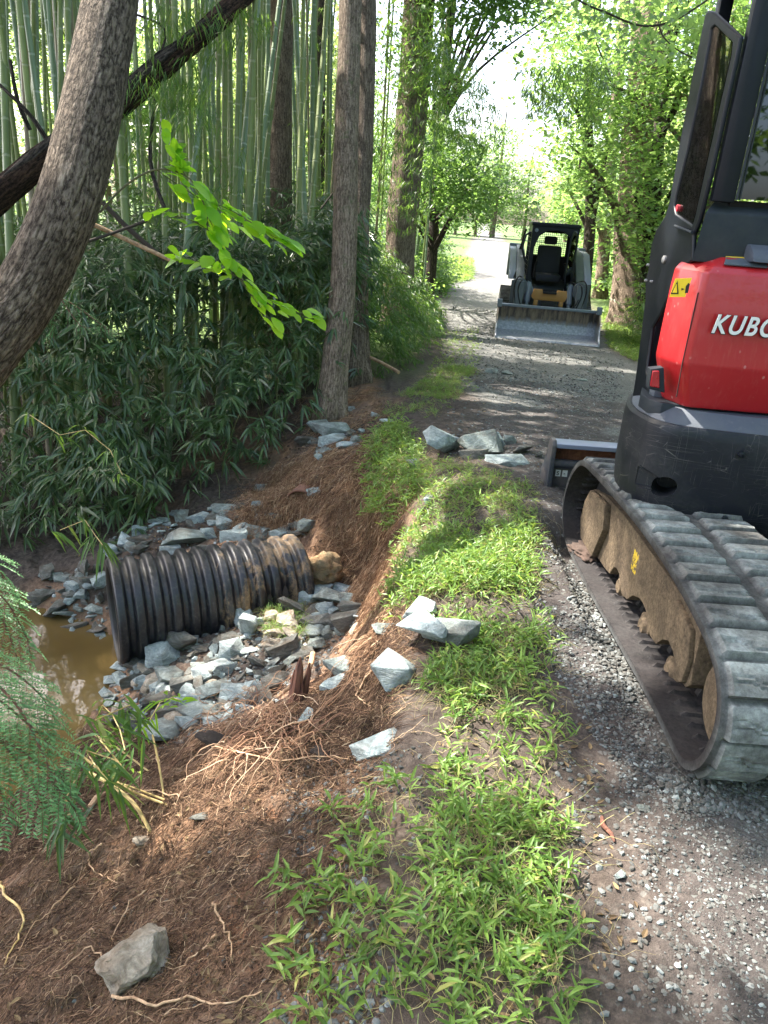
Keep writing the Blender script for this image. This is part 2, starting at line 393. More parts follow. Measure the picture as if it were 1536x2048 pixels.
# ------------------------------------------------------------------ placement helpers
def hitv(px, py, tmax=40, n=700):
    px = np.asarray(px, float); py = np.asarray(py, float)
    d = FW[None]+RT[None]*((px-768)/FPX)[:, None]-UP[None]*((py-1024)/FPX)[:, None]
    t = np.full(len(px), .7); done = np.zeros(len(px), bool)
    ts = .7*(tmax/.7)**(np.arange(n)/(n-1.))
    for k in range(1, n):
        p = CAM+d*ts[k]; below = (p[:, 2] <= H(p[:, 0], p[:, 1])) & ~done
        t[below] = (ts[k]+ts[k-1])/2; done |= below
        if done.all(): break
    t[~done] = tmax
    return CAM+d*t[:, None]
def inpoly(x, y, P):
    P = np.asarray(P, float); r = np.zeros(len(x), bool); j = len(P)-1
    for i in range(len(P)):
        c = ((P[i, 1] > y) != (P[j, 1] > y)) & (x < (P[j, 0]-P[i, 0])*(y-P[i, 1])/(P[j, 1]-P[i, 1]+1e-12)+P[i, 0])
        r ^= c; j = i
    return r
def sample_px(poly, n, g):
    P = np.asarray(poly, float); out = []
    while sum(len(o) for o in out) < n:
        a = g.uniform(P.min(0), P.max(0), (n*2, 2)); out.append(a[inpoly(a[:, 0], a[:, 1], P)])
    return np.concatenate(out)[:n]
def sample_world(poly_px, n, g, z=0.):
    W = np.array([atz(a, b, z)[:2] for a, b in poly_px]); return sample_px(W, n, g)
def unit(a): return a/(np.linalg.norm(a, axis=-1, keepdims=True)+1e-9)

def leaves(P, Dr, L, W, droop=.3, fold=.25, N=None, g=rng, twist=.0, detail=2):
    """lance-shaped leaves; returns verts, tris, quads"""
    n = len(P); Dr = unit(Dr); L = np.broadcast_to(L, n)[:, None]; W = np.broadcast_to(W, n)[:, None]
    if N is None: N = np.tile([0, 0, 1.], (n, 1))+g.normal(0, .35, (n, 3))
    S_ = unit(np.cross(Dr, N)); Nn = np.cross(S_, Dr); dr = np.broadcast_to(droop, n)[:, None]
    if detail == 0:
        V = np.stack([P, P+Dr*L*.45-S_*W*.5+Nn*0, P+Dr*L-Nn*0+np.array([0, 0, -1.])*dr*L*.4, P+Dr*L*.45+S_*W*.5], 1).reshape(-1, 3)
        return V, None, np.arange(4*n).reshape(n, 4)
    down = np.array([0, 0, -1.])
    def row(t, w):
        c = P+Dr*L*t+down*dr*L*t*t
        if w == 0: return [c]
        return [c-S_*W*w*.5+Nn*W*fold*w, c, c+S_*W*w*.5+Nn*W*fold*w]
    R_ = row(0, 0)+row(.28, .95)+row(.65, .75)+row(1, 0)
    V = np.stack(R_, 1).reshape(-1, 3); b = (np.arange(n)*8)[:, None]
    T = np.concatenate([b+np.array([[0, 2, 1]]), b+np.array([[0, 3, 2]]), b+np.array([[4, 5, 7]]), b+np.array([[5, 6, 7]])])
    Qd = np.concatenate([b+np.array([[1, 2, 5, 4]]), b+np.array([[2, 3, 6, 5]])])
    return V, T, Qd
class Acc:
    def __init__(s): s.V = []; s.T = []; s.Q = []; s.n = 0
    def add(s, V, T, Q_):
        if T is not None and len(T): s.T.append(np.asarray(T)+s.n)
        if Q_ is not None and len(Q_): s.Q.append(np.asarray(Q_)+s.n)
        s.V.append(V); s.n += len(V)
    def mesh(s, name, smooth=False):
        return npmesh(name, np.concatenate(s.V), np.concatenate(s.T) if s.T else None, np.concatenate(s.Q) if s.Q else None, smooth)
def strands(P0, paths, r, k=3):
    """many thin tubes: paths (n, m, 3), radius (n,) tapered"""
    n, m, _ = paths.shape
    T = np.gradient(paths, axis=1); T = unit(T)
    A = unit(np.cross(T, np.array([.31, .52, .8]))); B = np.cross(T, A)
    tap = np.linspace(1, .35, m)[None, :, None]; rr = np.asarray(r).reshape(-1, 1, 1)*tap
    ring = [paths+rr*(math.cos(2*math.pi*j/k)*A+math.sin(2*math.pi*j/k)*B) for j in range(k)]
    V = np.stack(ring, 2)     # n, m, k, 3
    base = (np.arange(n)*m*k)[:, None, None]
    i = np.arange(m-1)[None, :, None]; j = np.arange(k)[None, None, :]; j2 = (j+1) % k
    Qd = np.stack([base+i*k+j, base+i*k+j2, base+(i+1)*k+j2, base+(i+1)*k+j], -1).reshape(-1, 4)
    return V.reshape(-1, 3), Qd

# ------------------------------------------------------------------ rock meshes
def rock_mesh(i, el=(1, .65, .5), n=16, slab=False, am=1):
    g = np.random.default_rng(100+i); bm = bmesh.new()
    p = unit(g.normal(0, 1, (n, 3)))*g.uniform(.8, 1.0, (n, 1))
    p = np.sign(p)*np.abs(p)**.75
    p *= np.array(el)*.5/np.abs(p).max(0)
    vs = [bm.verts.new(v) for v in p]
    r = bmesh.ops.convex_hull(bm, input=vs)
    bmesh.ops.delete(bm, geom=list({e for e in r['geom_interior']+r['geom_unused'] if isinstance(e, bmesh.types.BMVert)}), context='VERTS')
    bmesh.ops.dissolve_limit(bm, angle_limit=math.radians(14), verts=bm.verts, edges=bm.edges)
    bmesh.ops.bevel(bm, geom=list(bm.edges), offset=.008, segments=1, affect='EDGES', clamp_overlap=True)
    bmesh.ops.triangulate(bm, faces=bm.faces)
    bmesh.ops.subdivide_edges(bm, edges=[e for e in bm.edges if e.calc_length() > .12], cuts=3, use_grid_fill=True)
    bmesh.ops.triangulate(bm, faces=bm.faces)
    for v in bm.verts:
        c = v.co; q = Vector((c.x*3+i*7, c.y*6, c.z*9))
        d = mnoise.noise(q)*.016+mnoise.noise(q*3.1)*.010+abs(mnoise.noise(Vector((c.x*2+i, c.y*2, c.z*16))))*-.014
        v.co = c+c.normalized()*d*am
    me = bpy.data.meshes.new('rock'); bm.to_mesh(me); bm.free()
    me.polygons.foreach_set('use_smooth', np.ones(len(me.polygons), bool)); me.set_sharp_from_angle(angle=math.radians(24))
    return me
def rock_mat(name, lo, mid, hi, stain=(.09, .065, .045), amt=.5):
    m = Mat(name); co = m.co('Object', (1, 1, 2.6)); ci = m.n('ShaderNodeObjectInfo')
    add = m.n('ShaderNodeVectorMath', operation='ADD'); m.l(co, add.inputs[0])
    cb = m.n('ShaderNodeCombineXYZ'); m.l(m.math('MULTIPLY', ci.outputs['Random'], 40), cb.inputs[0]); m.l(cb.outputs[0], add.inputs[1]); co = add.outputs[0]
    a = m.noise(co, 3.5, 7, .7, 1.2); b = m.noise(co, 20, 5, .7); d = m.noise(co, 2.1, 4, .6)
    col = m.ramp(a, [(.3, lo), (.5, mid), (.68, hi)])
    col = m.mix(m.ramp(b, [(.4, .0), (.7, .5)]), col, tuple(x*.45 for x in mid))
    col = m.mix(m.ramp(d, [(.45, 0), (.62, amt)]), col, stain)
    m.set(color=col, rough=.85, spec=.3); m.bump(m.math('ADD', b, m.math('MULTIPLY', a, 1.4)), .8, .02)
    return m.m
MR = dict(
    pale=rock_mat('blue_grey_slate', (.17, .21, .21), (.36, .42, .42), (.6, .66, .65), amt=.3),
    grey=rock_mat('grey_green_rock', (.12, .14, .13), (.24, .275, .26), (.40, .45, .42), amt=.45),
    dark=rock_mat('mud_stained_rock', (.06, .062, .055), (.14, .14, .125), (.25, .25, .225), (.09, .068, .05), .75),
    tan=rock_mat('tan_grey_rock', (.17, .135, .10), (.36, .31, .245), (.55, .49, .41), (.2, .13, .075), .5))
RM = {k: [] for k in MR}
for k in MR:
    for i in range(6):
        el = [(1, .7, .45), (1, .5, .34), (1, .8, .28), (1, .62, .52), (1, .55, .2), (1, .75, .55)][i]
        me = rock_mesh(i+{'pale': 0, 'grey': 10, 'dark': 20, 'tan': 30}[k], el, 10+i if k != 'tan' else 22, am=1 if k != 'tan' else 3.2); me.materials.append(MR[k]); RM[k].append(me)
def rock(px, py, w, kind='grey', var=0, ang=0, tilt=0, hs=1.0, sink=.3, label=None, group=None, ws=1.0, at=None):
    p = hit(px, py) if at is None else np.array(at, float); Dp = (p-CAM)@FW; s = w/FPX*Dp
    o = bpy.data.objects.new('rock', RM[kind][var]); COL.objects.link(o)
    el = [.45, .34, .28, .52, .2, .55][var]
    o.scale = (s, s*ws, s*hs); o.location = (p[0], p[1], p[2]+s*hs*el*(.5-sink))
    o.rotation_euler = (math.radians(tilt)*.6, math.radians(-tilt), math.radians(ang))
    return setp(o, label or 'rock', 'rock', group)

G1, G2, G3, G4 = 'rocks in the pile below the pipe', 'rocks along the far side of the pipe', 'rocks scattered on the eroded bank', 'rocks on the lane shoulder'
hero = [
 # px, py, w, kind, var, ang, tilt, hs, label, group
 (275, 1940, 104, 'tan', 5, 20, 22, 1.5, 'large tan-grey boulder half bedded in the red bank at bottom left', G3),
 (752, 1495, 85, 'pale', 2, -20, 12, 1.0, 'pale blue-grey wedge of stone lying alone on the bank between grass and roots', G3),
 (800, 1345, 105, 'pale', 5, 50, 0, .8, 'big rounded pale slab at the edge of the grass on the bank crest', G4),
 (838, 1285, 125, 'pale', 4, -42, 14, 1.5, 'long flat grey slab leaning across the grass by the big pale slab', G4),
 (900, 1292, 105, 'grey', 4, -22, 12, 1.7, 'flat grey slate lying in the grass right of the long slab', G4),
 (835, 1235, 80, 'pale', 2, 25, 0, .9, 'pale flat stone sunk in the grass above the leaning slab', G4),
 (770, 1265, 50, 'grey', 3, 10, 0, .9, 'small grey stone on the crest edge beside the slabs', G4),
 (880, 905, 105, 'pale', 1, 48, -28, 1.4, 'long upright pale rock standing at the bank edge', G4),
 (828, 935, 45, 'grey', 0, 60, -20, 1.1, 'small grey rock at the foot of the long upright rock', G4),
 (960, 900, 80, 'grey', 3, 15, 14, 1.15, 'humped grey rock leaning on another in the lane', G4),
 (990, 892, 40, 'pale', 5, 80, -50, 1.5, 'narrow pale rock standing on end in the lane cluster', G4),
 (1010, 928, 82, 'pale', 2, -25, 0, 1.1, 'pale blue flat rock in front of the lane cluster', G4),
 (950, 915, 60, 'dark', 0, 0, 0, .9, 'dark earthy rock under the humped one', G4),
 (1045, 905, 40, 'dark', 3, 30, 0, 1, 'dark brown clod-like rock right of the lane cluster', G4),
 (1075, 912, 24, 'dark', 5, 70, 0, 1, 'small dark rock between the lane cluster and the blade', G4),
 (1018, 885, 28, 'grey', 5, 30, -20, 1.2, 'small grey rock behind the lane cluster', G4),
 (855, 1000, 35, 'pale', 1, 70, 0, 1, 'small pale stone poking from the crest above the grass', G4),
 (845, 1020, 26, 'dark', 1, 60, 0, 1, 'dark stone tucked under the small pale one on the crest', G4),
 # at tree foot
 (665, 862, 62, 'grey', 2, 8, 0, 1.3, 'wide flat grey rock stacked below the split tree', 'rocks below the split tree'),
 (640, 858, 40, 'grey', 3, 40, 0, 1, 'blocky grey rock left in the stack below the split tree', 'rocks below the split tree'),
 (668, 885, 58, 'pale', 2, 10, 0, 1.2, 'pale slab in the middle of the stack below the split tree', 'rocks below the split tree'),
 (692, 898, 42, 'pale', 4, 20, 0, 2.0, 'pale layered rock low in the stack below the split tree', 'rocks below the split tree'),
 (715, 885, 26, 'grey', 5, 70, -30, 1, 'rounded grey rock right in the stack below the split tree', 'rocks below the split tree'),
 (655, 905, 34, 'grey', 1, 30, 0, 1, 'small grey rock lowest in the stack below the split tree', 'rocks below the split tree'),
 (722, 868, 26, 'pale', 1, 80, -30, 1, 'small upright rock at the top right of the stack below the tree', 'rocks below the split tree'),
 (612, 888, 36, 'dark', 3, 0, 0, 1, 'dark rock left of the stack below the split tree', 'rocks below the split tree'),
 (700, 822, 22, 'grey', 0, 0, 0, 1, 'small grey stone behind the foot of the split tree', 'rocks below the split tree'),
 (748, 833, 18, 'pale', 3, 0, 0, 1, 'tiny pale stone on the bare earth right of the split tree', 'rocks below the split tree'),
 (775, 845, 36, 'pale', 4, 10, 0, 1, 'thin pale stone at the top of the bank right of the tree', 'rocks below the split tree'),
 (632, 985, 36, 'pale', 2, 5, 0, 1.2, 'pale stone lodged above the old clay culvert', G2),
 (527, 980, 30, 'grey', 0, 0, 0, 1, 'grey stone at the upper left of the hanging roots', G2),
 (515, 1015, 32, 'pale', 3, 70, 0, 1, 'pale stone below the grey one left of the hanging roots', G2),
 (615, 1055, 36, 'grey', 5, 60, 0, 1, 'grey stone below the old clay culvert', G2),
 # behind pipe
 (380, 1087, 82, 'grey', 1, -6, 0, 1.15, 'large oblong grey rock just behind the pipe', G2),
 (253, 1090, 48, 'pale', 3, -20, 0, 1, 'pale rock above the open end of the pipe', G2),
 (228, 1105, 32, 'pale', 5, 70, 0, 1.1, 'pale upright rock above the left end of the pipe', G2),
 (280, 1100, 28, 'dark', 5, 40, 0, 1, 'dark pointed rock touching the pipe top near its end', G2),
 (343, 1105, 34, 'pale', 0, 20, 0, 1, 'small pale rock against the pipe behind its fourth rib', G2),
 (398, 1044, 36, 'pale', 0, 50, 0, 1.1, 'pale rock on the soil mound behind the pipe', G2),
 (432, 1045, 30, 'pale', 2, 0, 0, 1, 'flat pale rock right on the soil mound behind the pipe', G2),
 (447, 1026, 40, 'grey', 3, 10, 0, 1, 'grey rock at the top of the soil mound', G2),
 (357, 1030, 30, 'grey', 4, -10, 0, 1, 'thin grey rock near the bushes on the soil mound', G2),
 (312, 1047, 34, 'pale', 4, 30, 0, 1.3, 'pale rock at the edge of the bushes', G2),
 (470, 1078, 44, 'pale', 0, 20, 0, 1, 'blue-grey rock behind the middle of the pipe', G2),
 (512, 1072, 44, 'grey', 3, -10, 0, 1, 'mottled grey rock behind the right half of the pipe', G2),
 (560, 1068, 40, 'pale', 2, 8, 0, 1.1, 'pale flat rock behind the right end of the pipe', G2),
 (600, 1070, 30, 'grey', 1, -40, 0, 1, 'slanting grey rock at the foot of the hanging roots', G2),
 (415, 1100, 34, 'dark', 1, 0, 0, 1, 'dark flat rock behind the pipe middle', G2),
 (418, 1072, 28, 'pale', 5, 0, 0, 1, 'small pale rock above the large oblong one', G2),
 # left of pipe, at water
 (95, 1255, 40, 'dark', 0, 0, 0, 1, 'dark wet rock at the water edge', G2),
 (118, 1225, 46, 'dark', 3, 60, 0, 1.1, 'tall dark rock left of the pipe mouth', G2),
 (125, 1158, 34, 'grey', 2, -10, 0, 1, 'grey rock up the bank left of the pipe', G2),
 (98, 1153, 30, 'grey', 5, 10, 0, 1, 'rounded grey rock at the foot of the bushes', G2),
 (88, 1195, 44, 'dark', 5, 40, 0, 1, 'dark rock half way up left of the pipe', G2),
 (180, 1178, 32, 'pale', 1, 70, -30, 1, 'narrow pale rock left of the pipe mouth', G2),
 (188, 1225, 46, 'grey', 1, -40, 0, 1, 'slanting grey rock next to the pipe mouth', G2),
 (145, 1265, 60, 'dark', 0, 10, 0, .9, 'broad dark rock touching the muddy water', G2),
 (175, 1285, 50, 'grey', 2, 10, 0, 1.1, 'grey rock below the pipe mouth at the water', G2),
 # pile below the pipe
 (358, 1292, 105, 'dark', 1, -32, 6, 1.2, 'long muddy slab sloping under the pipe ribs', G1),
 (410, 1262, 78, 'dark', 0, -24, 0, .95, 'brown blocky rock against the pipe', G1),
 (425, 1243, 52, 'dark', 3, 0, 0, .9, 'small brown rock tucked under the pipe', G1),
 (450, 1238, 38, 'pale', 0, -50, 8, 1.1, 'pale rock touching the pipe at its middle', G1),
 (497, 1270, 68, 'pale', 1, 80, -62, 1.3, 'tall pale rock standing on end in the pile', G1),
 (470, 1305, 46, 'pale', 5, 10, 0, 1, 'round pale rock at the foot of the standing rock', G1),
 (335, 1318, 62, 'pale', 5, 20, 0, 1, 'bright pale rock near the water end of the pipe', G1),
 (282, 1330, 60, 'dark', 2, -5, 0, 1.2, 'flat brown rock at the mouth of the pipe', G1),
 (240, 1338, 42, 'pale', 4, -12, 0, 1.4, 'thin pale rock at the water edge below the pipe mouth', G1),
 (300, 1360, 56, 'pale', 1, 50, 0, 1.1, 'leaning pale rock over the water edge', G1),
 (345, 1352, 60, 'grey', 2, -8, 0, 1.1, 'flat grey rock below the bright pale one', G1),
 (425, 1345, 68, 'pale', 2, 0, 0, 1.2, 'wide pale slab in the middle of the pile', G1),
 (380, 1372, 58, 'dark', 0, 35, 0, 1, 'dark lumpy rock in the middle of the pile', G1),
 (440, 1385, 72, 'grey', 1, 22, 0, 1.1, 'long grey rock beside the root tangle', G1),
 (400, 1405, 60, 'pale', 0, 30, 0, .9, 'pale ridge-backed rock left of the root tangle', G1),
 (478, 1392, 56, 'pale', 0, 0, 0, 1, 'pale rock touching the root tangle', G1),
 (318, 1410, 52, 'dark', 3, 20, 0, 1, 'dark rock at the low left of the pile', G1),
 (355, 1430, 66, 'dark', 1, 10, 0, 1.1, 'long dark rock at the low edge of the pile', G1),
 (400, 1425, 70, 'grey', 2, 15, 0, 1, 'grey slab at the low edge beside the roots', G1),
 (325, 1462, 70, 'grey', 2, 5, 0, 1.2, 'broad grey slab lowest in the pile', G1),
 (370, 1452, 48, 'pale', 3, 30, 0, 1, 'pale broken rock lowest beside the yellow stalks', G1),
 (268, 1450, 48, 'dark', 0, 0, 0, 1, 'dark rock among the bamboo sprigs', G1),
 (225, 1365, 44, 'pale', 4, 14, 0, 1.3, 'flat stone at the edge of the brown water', G1),
 (150, 1410, 60, 'pale', 1, 70, 0, 1, 'white streaked rock behind the hemlock', G1),
 (190, 1380, 60, 'grey', 2, 5, 0, 1, 'grey slab between water and sprigs', G1),
 # right of pipe
 (630, 1195, 76, 'pale', 1, 48, 0, 1.1, 'pale ridge of rock leaning on the pipe end', G1),
 (665, 1205, 72, 'grey', 1, -35, 0, 1.1, 'slanting grey slab right of the pipe end', G1),
 (655, 1225, 38, 'pale', 5, 60, -25, 1.1, 'squarish pale rock in front of the slanting slab', G1),
 (680, 1190, 52, 'pale', 0, -30, 0, 1, 'pale rock topmost right of the pipe', G1),
 (700, 1205, 40, 'grey', 3, 0, 0, 1, 'grey rock at the foot of the earth face', G1),
 (655, 1250, 66, 'dark', 4, 25, 0, 1.8, 'dark angular slab right of the grassy clod', G1),
 (620, 1250, 42, 'dark', 3, 20, 0, 1.1, 'dark blocky rock beside the grassy clod', G1),
 (700, 1245, 60, 'dark', 0, 30, 0, 1, 'brown boulder against the earth face', G1),
 (715, 1222, 60, 'dark', 1, 0, 0, 1, 'brown flat rock at the corner of the earth face', G1),
 (585, 1205, 50, 'pale', 2, 12, 0, 1.1, 'flat pale rock touching the last pipe ribs', G1),
 (560, 1215, 40, 'grey', 4, 0, 0, 1.3, 'greenish flat rock beside the grassy clod', G1),
 (650, 1222, 26, 'pale', 3, 0, 0, 1, 'small pale rock between darker rocks right of the pipe', G1),
 (570, 1300, 62, 'dark', 0, 45, 0, 1, 'dark steep rock above the stump', G1),
 (635, 1290, 30, 'grey', 0, 0, 0, 1, 'small grey rock in the loose soil above the stump', G1),
 (690, 1335, 66, 'grey', 2, 8, 0, 1.2, 'grey slab with pale top on the loose soil', G1),
 (672, 1375, 62, 'pale', 4, 62, 0, 1.6, 'thin pale rock standing beside the stump', G1),
 (612, 1440, 44, 'pale', 2, 30, 0, 1.3, 'blue-grey rock caught in the root tangle', G1),
 (550, 1340, 30, 'grey', 4, -20, 0, 1.6, 'small grey rock left of the stump', G1),
 (400, 1640, 32, 'dark', 3, 0, 0, .9, 'dark purple-grey lump on the red bank', G3),
 (285, 1685, 30, 'tan', 3, 10, 0, .8, 'tan stone beside the cut stalks on the red bank', G3),
 (1287, 1618, 26, 'grey', 3, 0, 0, .6, 'grey pebble alone in the mud by the track', G4),
 (1238, 1752, 25, 'pale', 2, 0, 0, .7, 'pale pebble in the mud at the grass side', G4),
 (985, 745, 30, 'grey', 0, 10, 0, .8, 'small rock on the lane before the loader', G4),
 (1015, 748, 26, 'grey', 3, 50, 0, .7, 'small dusty rock on the lane right of another before the loader', G4),
 (1160, 760, 30, 'grey', 2, 5, 0, .6, 'flat rock in the gravel below the loader bucket', G4),
]
for (a, b, w_, k, v, an, ti, hs, lb, gp) in hero: rock(a, b, w_*(1.18 if gp == G4 else 1.42), k, v, an, ti, hs, -.35 if (v in (4, 2) and gp == G4 and b > 1100) else .3, lb, gp)
# filler stones between them
g = np.random.default_rng(3)
fill = [([(240, 1350), (330, 1290), (450, 1235), (560, 1215), (640, 1190), (715, 1190), (720, 1260), (650, 1300), (560, 1330), (600, 1400), (500, 1420), (400, 1470), (250, 1480), (200, 1400)], 110, 42, G1, 'mud-stained rock wedged between larger ones in the pile below the pipe'),
        ([(230, 1130), (300, 1090), (420, 1060), (600, 1075), (600, 1040), (450, 1015), (340, 1030), (200, 1090)], 34, 31, G2, 'small rock half buried in the soil behind the pipe'),
        ([(60, 1150), (210, 1120), (215, 1280), (120, 1290), (70, 1240)], 34, 35, G2, 'wet dark stone on the bank left of the pipe mouth'),
        ([(600, 880), (700, 870), (740, 850), (700, 910), (640, 920)], 10, 20, 'rocks below the split tree', 'small rock wedged in the stack below the split tree')]
for poly, n_, sz, gp, lb in fill:
    pts = sample_px(poly, n_, g); W3 = hitv(pts[:, 0], pts[:, 1])
    for i in range(n_):
        k = ['grey', 'dark', 'pale', 'tan', 'dark'][g.integers(5)] if gp != G2 else ['grey', 'dark', 'dark', 'pale'][g.integers(4)]
        rock(0, 0, sz*g.uniform(.7, 1.7), k, int(g.integers(6)), g.uniform(0, 360), g.uniform(-25, 25), 1, .25, lb, gp, at=W3[i])

# the smallest broken stone between them, in one mesh
TA = []; VA = []; o_ = 0; cs = {k: [] for k in ('grey', 'dark', 'pale')}
for kk in cs:
    Vs, Ts, o_ = [], [], 0
    for poly, n_, sz in ((fill[0][0], 75, 24), (fill[1][0], 14, 18), (fill[2][0], 14, 20)):
        pts = sample_px(poly, n_, g); W3 = hitv(pts[:, 0], pts[:, 1])
        for i in range(n_):
            me = RM[kk][int(g.integers(6))]; nv = len(me.vertices); v = np.empty(nv*3, np.float32); me.vertices.foreach_get('co', v); v = v.reshape(-1, 3); nt_ = len(me.polygons); ti_ = np.empty(nt_*3, np.int32); me.polygons.foreach_get('vertices', ti_)
            s = sz*g.uniform(.5, 1.4)/FPX*((W3[i]-CAM)@FW); R_ = np.array(Matrix.Rotation(g.uniform(0, 6.28), 3, 'Z') @ Matrix.Rotation(g.normal(0, .4), 3, 'X')); Vs.append(v@R_.T*s+W3[i]+[0, 0, s*.1]); Ts.append(ti_.reshape(-1, 3)+o_); o_ += nv
    link('rock_rubble', npmesh('rock_rubble', np.concatenate(Vs), np.concatenate(Ts)), MR[kk], kind='stuff', label='small broken stone filling the gaps of the rock pile', cat='rubble')
# ------------------------------------------------------------------ loose gravel stones
t_ = (1+5**.5)/2
ICO = unit(np.array([(-1, t_, 0), (1, t_, 0), (-1, -t_, 0), (1, -t_, 0), (0, -1, t_), (0, 1, t_), (0, -1, -t_), (0, 1, -t_), (t_, 0, -1), (t_, 0, 1), (-t_, 0, -1), (-t_, 0, 1)]))
ICF = np.array([(0, 11, 5), (0, 5, 1), (0, 1, 7), (0, 7, 10), (0, 10, 11), (1, 5, 9), (5, 11, 4), (11, 10, 2), (10, 7, 6), (7, 1, 8), (3, 9, 4), (3, 4, 2), (3, 2, 6), (3, 6, 8), (3, 8, 9), (4, 9, 5), (2, 4, 11), (6, 2, 10), (8, 6, 7), (9, 8, 1)])
def pebbles(XY, size, g, flat=.6, lift=.25):
    n = len(XY); z = H(XY[:, 0], XY[:, 1]); q = ICO[None]*g.uniform(.55, 1.15, (n, 12, 1))*np.stack([np.ones(n), g.uniform(.55, .9, n), g.uniform(.4, 1, n)*flat], 1)[:, None, :]
    a = g.uniform(0, 2*np.pi, n); ca, sa = np.cos(a), np.sin(a); b = g.normal(0, .35, n)
    x = q[..., 0]*np.cos(b)[:, None]-q[..., 2]*np.sin(b)[:, None]; zz = q[..., 0]*np.sin(b)[:, None]+q[..., 2]*np.cos(b)[:, None]; y = q[..., 1]
    V = np.stack([x*ca[:, None]-y*sa[:, None], x*sa[:, None]+y*ca[:, None], zz], -1)*size[:, None, None]*.5
    V += np.stack([XY[:, 0], XY[:, 1], z+size*flat*lift*.5], 1)[:, None, :]
    F = (ICF[None]+12*np.arange(n)[:, None, None]).reshape(-1, 3)
    return V.reshape(-1, 3), F
mp = Mat('gravel_stone'); rnd = mp.n('ShaderNodeNewGeometry').outputs['Random Per Island']
mp.set(color=mp.mix(mp.ramp(mp.noise(mp.co('pos'), 90, 4, .7), [(.4, 0), (.7, .6)]), mp.ramp(rnd, [(0, (.04, .04, .037)), (.5, (.085, .09, .087)), (.9, (.15, .165, .165)), (1, (.30, .34, .34))]), (.12, .10, .085)), rough=.85, spec=.3)
acc = Acc()
def scatter(poly, n, s0, s1, z=0., lift=.25, filt=None):
    XY = sample_world(poly, n, g, z)
    if filt is not None: XY = XY[filt(XY)]
    sz = s0*(s1/s0)**g.power(.6, len(XY)) if False else g.uniform(0, 1, len(XY))**2.2*(s1-s0)+s0
    V, F = pebbles(XY, sz, g, .62, lift); acc.add(V, F, None)
def clump(sc, th, seed): return lambda XY: fbm(XY[:, 0], XY[:, 1], sc, 3, seed)+g.normal(0, .25, len(XY)) > th
scatter([(1060, 1080), (1150, 1120), (1240, 1350), (1360, 1560), (1536, 1600), (1536, 1750), (1300, 1640), (1180, 1480), (1100, 1350), (1060, 1200)], 6000, .006, .028, filt=clump(2.5, -.15, 37))
scatter([(1130, 1170), (1180, 1150), (1300, 1400), (1250, 1420), (1150, 1280)], 1500, .012, .036, lift=.7)
scatter([(1200, 1480), (1380, 1560), (1560, 1580), (1560, 2060), (1380, 2060), (1300, 1800)], 2600, .005, .02)
scatter([(1300, 1560), (1560, 1570), (1560, 1660), (1350, 1620)], 1800, .012, .034, lift=.6)
scatter([(1100, 1500), (1250, 1560), (1380, 2048), (1200, 2048)], 420, .008, .03)
scatter([(880, 700), (1240, 710), (1210, 1000), (1080, 1100), (900, 960)], 6000, .012, .045, filt=clump(1.2, .05, 31))
scatter([(860, 600), (1260, 640), (1240, 820), (900, 780)], 6000, .02, .06, -.2, filt=clump(.8, -.2, 33))
scatter([(560, 1450), (860, 1450), (900, 1700), (760, 2048), (520, 2048), (600, 1700)], 2600, .005, .032, filt=clump(2, -.1, 35))
scatter([(100, 1750), (560, 1550), (560, 2048), (100, 2048)], 260, .006, .022, -.3)
scatter([(60, 1150), (350, 1050), (600, 1080), (600, 1280), (300, 1440), (60, 1250)], 1800, .01, .05, -.9)
scatter([(450, 1250), (700, 1180), (720, 1320), (600, 1400), (300, 1480)], 2200, .008, .045, -.8)
link('loose_gravel', acc.mesh('loose_gravel'), mp.m, kind='stuff', label='loose crushed grey stone spilled along the lane and track', cat='gravel')

acc = Acc()
def crumbs_px(poly, n, s0, s1):
    q = sample_px(poly, n, g); W3 = hitv(q[:, 0], q[:, 1])[:, :2]; V, F = pebbles(W3, g.random(n)**2.5*(s1-s0)+s0, g, .7, .2); acc.add(V, F, None)
crumbs_px([(0, 1720), (340, 1520), (640, 1400), (760, 1420), (760, 2048), (0, 2048)], 11000, .003, .017)
crumbs_px([(540, 880), (760, 800), (800, 900), (780, 1250), (700, 1200), (600, 1060), (500, 1040)], 2600, .008, .045)
crumbs_px([(250, 1120), (450, 1010), (620, 1060), (720, 1200), (700, 1360), (560, 1330)], 2600, .008, .04)
mcr = Mat('soil_crumb'); rnd = mcr.n('ShaderNodeNewGeometry').outputs['Random Per Island']; mcr.set(color=mcr.ramp(rnd, [(0, (.045, .03, .022)), (.4, (.10, .068, .048)), (.75, (.19, .12, .075)), (1, (.28, .2, .14))]), rough=.95, spec=.1); mcr.bump(mcr.noise(mcr.co('pos'), 120, 3, .7), .6, .003)
link('soil_crumbs', acc.mesh('soil_crumbs'), mcr.m, kind='stuff', label='loose crumbs of brown and orange soil on the bank', cat='soil')

